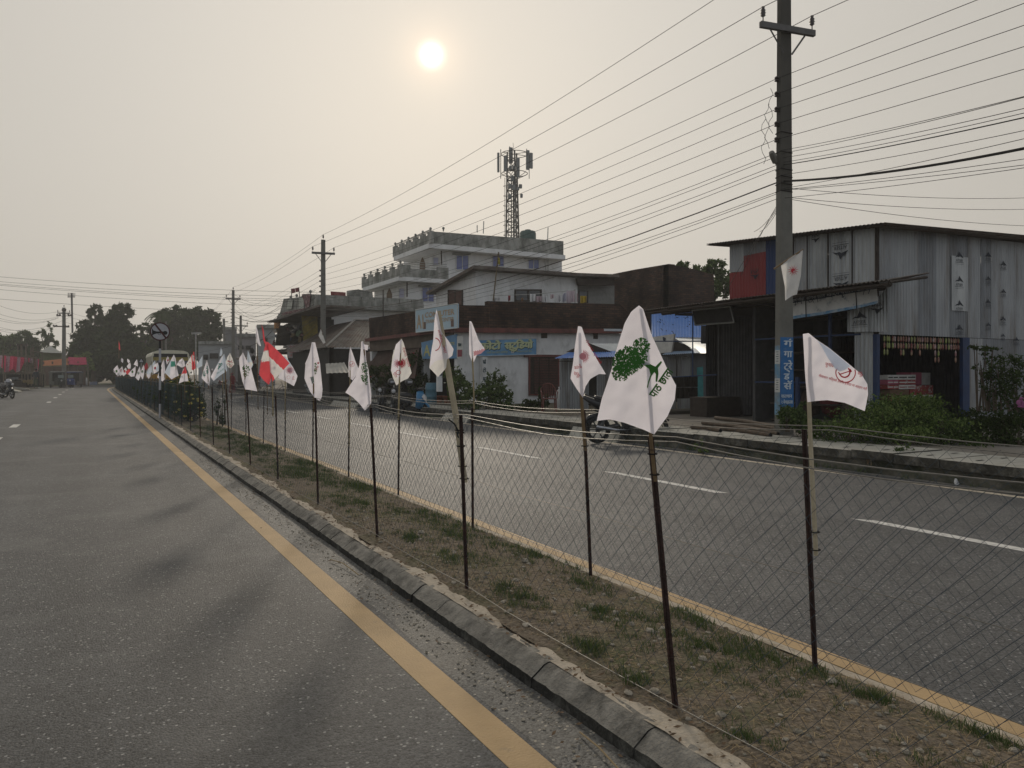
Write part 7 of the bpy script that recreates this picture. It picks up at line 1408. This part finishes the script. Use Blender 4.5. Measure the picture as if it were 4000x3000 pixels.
tree('thin-leaved tree left of the round no-horn sign',e(112,(550,1275,26,20),(570,1320,22,22),(545,1340,40,40),(570,1385,45,35)),1500,.30,leafM,560,112)
tree('broad dark tree above the bus roof',e(116,(650,1240,42,32),(690,1225,38,28),(640,1290,50,40),(690,1275,45,35),(620,1340,50,50)),6500,.34,leafD,655,116)
tree('broad dark tree right of the palm, reaching toward the distant poles',e(114,(760,1240,55,34),(815,1245,40,34),(848,1285,26,42),(790,1300,60,45),(740,1285,30,24),(835,1340,36,40),(780,1360,60,30)),8000,.34,leafD,790,114)
tree('pale green leafy tree behind the pink canopy',e(100,(325,1400,28,28),(345,1425,28,28),(310,1425,22,22)),1500,.24,leafB,330,100,tr=.15)
tree('low dark thicket behind the far fence end',e(118,(420,1430,70,50),(500,1440,60,45),(560,1430,50,45),(380,1460,60,30)),6500,.36,leafD,450,118)
tree('dark thicket between the palm and the street light',e(121,(600,1400,60,50),(680,1380,60,50),(740,1370,40,40),(700,1330,35,35)),5000,.36,leafD,650,121)
tree('dark low wood behind the left stalls',e(132,(40,1430,70,50),(140,1430,70,50),(230,1430,70,50),(290,1420,50,60),(300,1370,30,30)),6500,.38,leafD,150,132)
# palm
cP=PD(622,1222,104); PT=thing('palm_tree','palm crown rising left of the broad trees above the sign','palm tree',(cP.x,cP.y,0),'trees beyond the far end of the road')
m=MB(); m.tube([(cP.x,cP.y,0),(cP.x+.2,cP.y,5),cP],[.3,.24,.2],7); m.build('trunk',bark,PT)
for k in range(17):
    a=k*.37+random.random()*.2; el_=random.uniform(-.1,.9); L_=1.9; m=MB(); pts=[]
    for i in range(7): f_=i/6; pts.append(cP+Vector((math.cos(a)*L_*f_*math.cos(el_),math.sin(a)*L_*f_*math.cos(el_),L_*f_*math.sin(el_)-1.5*f_*f_)))
    m.tube(pts,.03,3)
    for i in range(1,7):
        for s in (-1,1):
            d=(pts[i]-pts[i-1]).normalized(); sd=d.cross(Vector((0,0,1))).normalized()*s
            for j in (0,.5): p=pts[i-1].lerp(pts[i],j); m.poly(p,p+d*.12,p+sd*.42+d*.3+Vector((0,0,-.2)))
    m.build('frond',leafD,PT)
# ---------------------------------------------------------------- left roadside: ditch, stalls, canopy
m=MB(); 
def lx(y): return -5.3+bend(y)
ys=list(np.arange(40,112,4))
vz=[]
for a,b in zip(ys[:-1],ys[1:]): m.poly((lx(a)-1.5,a,.33),(lx(a)-60,a,.33),(lx(b)-60,b,.33),(lx(b)-1.5,b,.33)); m.poly((lx(a)-1.5,a,-.01),(lx(a)-1.5,a,.33),(lx(b)-1.5,b,.33),(lx(b)-1.5,b,-.01))
tag(m.build('left_verge',yard),kind='structure')
m=MB(); 
for a,b in zip(ys[:-1],ys[1:]): m.poly((lx(a)-1.5,a,.004),(lx(a),a,.004),(lx(b),b,.004),(lx(b)-1.5,b,.004))
tag(m.build('left_ditch',moss),kind='structure')
for i,(y,w_) in enumerate(((57,2.2),(62.5,2.6),(69,3.),(76,3.2),(86,3.4),(96,2.5))):
    m=MB(); x=lx(y); m.prism([(x+.1,y,.01),(x-1.6,y,.34),(x-1.6,y+w_,.34),(x+.1,y+w_,.01)],(0,0,.1)); tag(m.build('ditch_slab',slabm),'pale slab bridging the left ditch, %s from the near end'%ORD(i),'slab','slabs bridging the left ditch')
pinkc=MC('cloth_pink',(.50,.09,.15),.35,.3); greyc=MC('cloth_greyish',(.33,.25,.29),.3,.3); orac=MC('cloth_orange',(.50,.22,.12),.35,.15)
def swag(label,pts_top,pts_bot,D,mats,name='cloth_swag'):
    m=MB(); n=len(pts_top)
    for i in range(n-1):
        q=[PD(*pts_top[i],D+.3*(i%2)),PD(*pts_top[i+1],D+.3*((i+1)%2)),PD(*pts_bot[i+1],D+.5*((i+1)%2)),PD(*pts_bot[i],D+.5*(i%2))]
        m.poly(*q,m=i%len(mats))
    return tag(m.build(name,mats),label,'cloth')
swag('pink and grey cloth hung in a swag on the left bamboo stall',[(-25,1388),(10,1388),(25,1390),(40,1392),(55,1392),(68,1393),(80,1393),(95,1393)],[(-25,1440),(5,1432),(20,1455),(35,1452),(50,1440),(62,1455),(78,1450),(95,1415)],73,[greyc,pinkc,greyc,pinkc,pinkc])
swag('narrow pink cloth hanging on the right end of the bamboo stall',[(136,1402),(142,1401),(148,1402),(153,1404)],[(136,1450),(142,1458),(148,1450),(152,1425)],73,[pinkc,greyc])
swag('small pink rags between the bamboo poles',[(96,1395),(105,1396),(115,1398),(128,1400)],[(98,1415),(106,1414),(115,1416),(127,1420)],73.5,[greyc,pinkc])
bam3=M('bamboo_grey',(.13,.11,.08),.85,.3,5)
ST=thing('bamboo_stall','open frame stall of bamboo poles on the left roadside','stall',PG(90,1530,.3))
for i,(x0,y0,x1,y1) in enumerate([(12,1365,15,1515),(82,1345,87,1512),(95,1395,98,1500),(108,1395,110,1505),(120,1360,123,1508),(130,1355,131,1500),(140,1392,141,1505),(158,1395,157,1505),(165,1378,165,1508),(5,1385,170,1402),(120,1370,168,1378),(95,1427,140,1427),(90,1457,170,1457),(10,1455,90,1457),(20,1390,22,1500),(176,1455,178,1508),(30,1480,95,1482)]):
    m=MB(); D_=73+(i%3)*.8; m.tube([PD(x0,y0,D_),PD(x1,y1,D_)],.06,5); m.build('pole',bam3,ST)
m=MB(); a=PD(0,1458,74); b=PD(170,1505,74); m.prism([PD(-20,1462,75),PD(172,1462,75),PD(172,1512,75),PD(-20,1512,75)],(0,.1,0)); m.build('back_screen',dark,ST)
m=MB(); m.prism([PD(15,1490,73.5),PD(85,1490,73.5),PD(85,1512,73.5),PD(15,1512,73.5)],(.3,1.2,0)); m.build('bench',darkw,ST)
for i,(px,py) in enumerate(((117,1488),(117,1495),(100,1490),(60,1478),(45,1480))):
    m=MB(); a=PD(px,py,72.5); m.box(a.x-.22,a.x+.22,a.y-.1,a.y+.2,a.z-.12,a.z+.12); tag(m.build('goods_box',[M('goods_ochre',(.2,.15,.07),.8,.2),M('goods_grey',(.12,.13,.13),.8,.2)][i//3]),'%s box on the left bamboo stall'%['upper ochre','lower ochre','leftmost ochre','right grey','left grey'][i],'box')
CN=thing('canopy','long orange and pink cloth canopy on poles behind the rickshaws','canopy',PG(260,1515,.3))
m=MB(); m.prism([PD(168,1410,92),PD(268,1400,92),PD(268,1426,90),PD(168,1429,90)],(0,.05,.02)); m.build('orange_cloth',orac,CN)
m=MB(); m.prism([PD(267,1395,91.8),PD(300,1397,91.8),PD(336,1396,91.8),PD(339,1424,90),(PD(302,1427,90)),PD(267,1423,90)],(0,.05,.02)); m.build('pink_cloth',pinkc,CN)
for a,b in ((170,1515),(205,1512),(268,1512),(305,1508),(341,1508)): m=MB(); m.tube([PD(a,1412,90.5),PD(a+(5 if a==341 else 0),b,90.5)],.09,5); m.build('pole',bam3,CN)
m=MB(); m.prism([PD(172,1432,96),PD(335,1432,96),PD(335,1505,96),PD(172,1505,96)],(0,.2,0)); m.build('back_wall',M('stall_brown',(.09,.06,.045),.9,.4,1.),CN)
HT=thing('hip_roof_hut','small hut with a pale hipped roof behind the orange canopy','hut',PG(200,1510,.3))
m=MB(); A_=[PD(152,1376,98),PD(246,1380,98),PD(225,1378,106),PD(170,1376,106)]; tp=PD(196,1350,102); 
for i in range(4): m.poly(A_[i],A_[(i+1)%4],tp)
m.build('roof',M('roof_pale',(.28,.28,.25),.7,.2),HT); m=MB(); m.prism([PD(158,1378,99),PD(240,1380,99),PD(240,1510,99),PD(158,1510,99)],(0,3,0)); m.build('wall',M('hut_olive',(.14,.15,.08),.9,.2),HT)
DT=thing('dark_shelter','dark shelter roof on posts among the left trees','shelter',PD(85,1515,100)); m=MB(); m.prism([PD(65,1342,100),PD(105,1342,100),PD(105,1350,100),(PD(65,1350,100))],(0,2,0)); m.build('roof',darkw,DT); m=MB(); m.prism([PD(68,1350,100.5),PD(102,1350,100.5),PD(100,1366,100.5),PD(70,1366,100.5)],(0,1,0)); m.build('screen',dark,DT)
m=MB()
for px in (70,85,101): m.tube([PD(px,1345,100.2),PD(px,1510,100.2)],.08,4)
m.build('posts',bam3,DT)
p=PG(330,1508,.0); m=MB(); m.ball((p.x,p.y,.55),.55,9,0,(1,.7,1.1)); tag(m.build('white_bundle',M('bundle_white',(.42,.42,.42),.9,.15,3),None,True),'white wrapped bundle standing right of the blue rickshaw','bundle')
p=PG(366,1508,0); m=MB(); m.prism([PD(350,1492,95),PD(380,1490,95),PD(380,1504,95),PD(350,1504,95)],(0,.8,0)); tag(m.build('blue_bundle',M('bundle_blue',(.14,.16,.22),.8,.2)),'low blue-grey bundle on the far verge','bundle')
m=MB()
for y in np.arange(100,150,4): m.poly((lx(y)-3+0,y,.02),(bend(y)+1.2,y,.02),(bend(y+4)+1.2,y+4,.02),(lx(y+4)-3,y+4,.02)) if y>118 else None
tag(m.build('far_verge',M('verge_grass',(.05,.06,.03),.95,.4,1.)),kind='structure')
# ---------------------------------------------------------------- distant buildings in the middle
def block(label,x0,x1,y0,D,mat,dp=8,feat=(),nm='building'):
    a=PD(x0,1460,D); T_=thing(nm,label,'building',(a.x,a.y,0),'distant buildings at the end of the street'); q=[PD(x0,y0,D),PD(x1,y0,D)]; q=[Vector((p.x,p.y,0)) for p in q]; h=PD(x0,y0,D).z; vd_=ray((x0+x1)/2,1460); vd_.z=0; m=MB(); m.prism([q[0],q[1],q[1]+vd_.normalized()*dp,q[0]+vd_.normalized()*dp],(0,0,h)); m.build('wall',mat,T_)
    m=MB(); f_=-vd_.normalized()*.3; m.prism([q[0]+f_,q[1]+f_,q[1]+vd_.normalized()*dp,q[0]+vd_.normalized()*dp],(0,0,.35)); m.v=[(x,y,z+h) for x,y,z in m.v]; m.build('roof',grim,T_)
    for k,(a0,a1,b0,b1) in enumerate(feat):
        m=MB(); m.prism([PD(a0,b0,D-.15),PD(a1,b0,D-.15),PD(a1,b1,D-.15),PD(a0,b1,D-.15)],(0,.1,0)); m.build('window',dark,T_)
    return T_
fw=M('far_wall',(.30,.31,.31),.9,.15,.6); fw2=M('far_wall_dim',(.17,.17,.17),.9,.2,.6); fw3=M('far_wall_pink',(.26,.24,.235),.9,.15,.6)
block('low pale building right of the no-horn sign',775,905,1345,88,fw,feat=((820,852,1380,1400),(795,812,1385,1405),(860,872,1390,1400)))
block('grey flat-roofed building behind the third pole',925,1000,1316,84,fw3,feat=((930,950,1350,1365),(960,980,1350,1365)))
block('tall pale block left of the cloth shop',1003,1075,1282,78,fw,feat=((1030,1045,1320,1335),))
block('dim building behind the no-horn sign',505,665,1325,124,fw2,feat=((530,560,1350,1370),(600,630,1350,1370)))
block('dark building at the left behind the palm',880,925,1288,100,fw2)
SH=thing('street_kiosk','dark roadside kiosk with hanging goods beyond the woman in red','kiosk',(10.9,60,0)); m=MB(); m.prism([PD(945,1425,60),PD(1008,1420,60),PD(1008,1512,60),PD(945,1512,60)],(0,2,0)); m.build('body',dark,SH); m=MB(); m.prism([PD(938,1400,59),PD(1010,1398,59),PD(1012,1404,58.5),PD(938,1407,58.5)],(0,2,.1)); m.build('roof',darkw,SH)
for i in range(8):
    m=MB(); px=948+i*8; m.prism([PD(px,1404,59),PD(px+5,1404,59),PD(px+5,1404+random.uniform(8,18),59),PD(px,1404+random.uniform(8,18),59)],(0,.05,0)); tag(m.build('hanging_goods',[frame,redp,cpink][i%3]),'%s strip of goods hanging from the kiosk roof, %s from the left'%(['white','red','pink'][i%3],ORD(i)),'goods','goods hanging from the kiosk roof')
m=MB(); 
for px,h_ in ((868,1240),(872,1250)): pass
LP_=thing('street_light','slim far street light with a flat lamp right of the bus','street light',PG(768,1545,0)); m=MB(); m.tube([PD(766,1510,70),PD(765,1302,70)],.06,5); m.build('pole',steel,LP_); m=MB(); m.prism([PD(748,1299,70),PD(784,1297,70),PD(782,1305,70),PD(750,1306,70)],(0,.3,0)); m.build('lamp',steel,LP_)
for px,y0,D_,lb in ((963,1298,110,'distant small pole over the grey building'),(882,1245,90,'slanting grey pole left of the third crossarm pole'),(648,1256,105,'grey distant pole right of the no-horn sign')):
    m=MB(); m.tube([PD(px,1500,D_),PD(px-(8 if px==882 else 0),y0,D_)],.15,6); m.tube([PD(px-9,y0+12,D_),PD(px+9,y0+12,D_)],.05,4); tag(m.build('far_pole',pc),lb,'pole')
for i,(px,py,lb) in enumerate(((985,1370,'round black wicker hat hanging left of the red pennant, upper'),(990,1398,'round black wicker hat hanging left of the red pennant, lower'))): m=MB(); m.ball(PD(px,py,58),.16,8,0,(1,.5,1.4)); tag(m.build('hanging_bag',blk),lb.replace('wicker hat','bag'),'bag')
# litter by the road
pap=M('litter_white',(.5,.5,.5),.8,.1)
for px,py,z,lb in ((3745,1897,0,'white crumpled paper at the foot of the drain'),(2000,1667,0,'crumpled wrapper lying in the drain notch')):
    p=PG(px,py,z); m=MB(); m.prism([p+Vector((-.05,0,.01)),p+Vector((.06,.02,.01)),p+Vector((.04,.05,.09)),p+Vector((-.02,.03,.05))],(.02,.04,0)); tag(m.build('litter',pap),lb,'litter')

# ---------------------------------------------------------------- haze
m=MB(); m.box(-260,260,-40,420,-1.5,46)
hz=bpy.data.materials.new('haze_air'); hz.use_nodes=True; hn=hz.node_tree.nodes; hn.remove(hn['Principled BSDF']); pv=hn.new('ShaderNodeVolumePrincipled'); pv.inputs['Color'].default_value=(.86,.87,.88,1); pv.inputs['Density'].default_value=.0010; pv.inputs['Anisotropy'].default_value=.35
hz.node_tree.links.new(pv.outputs[0],hn['Material Output'].inputs['Volume'])
tag(m.build('haze',hz),'thin grey haze filling the air over the whole street','haze',kind='stuff')
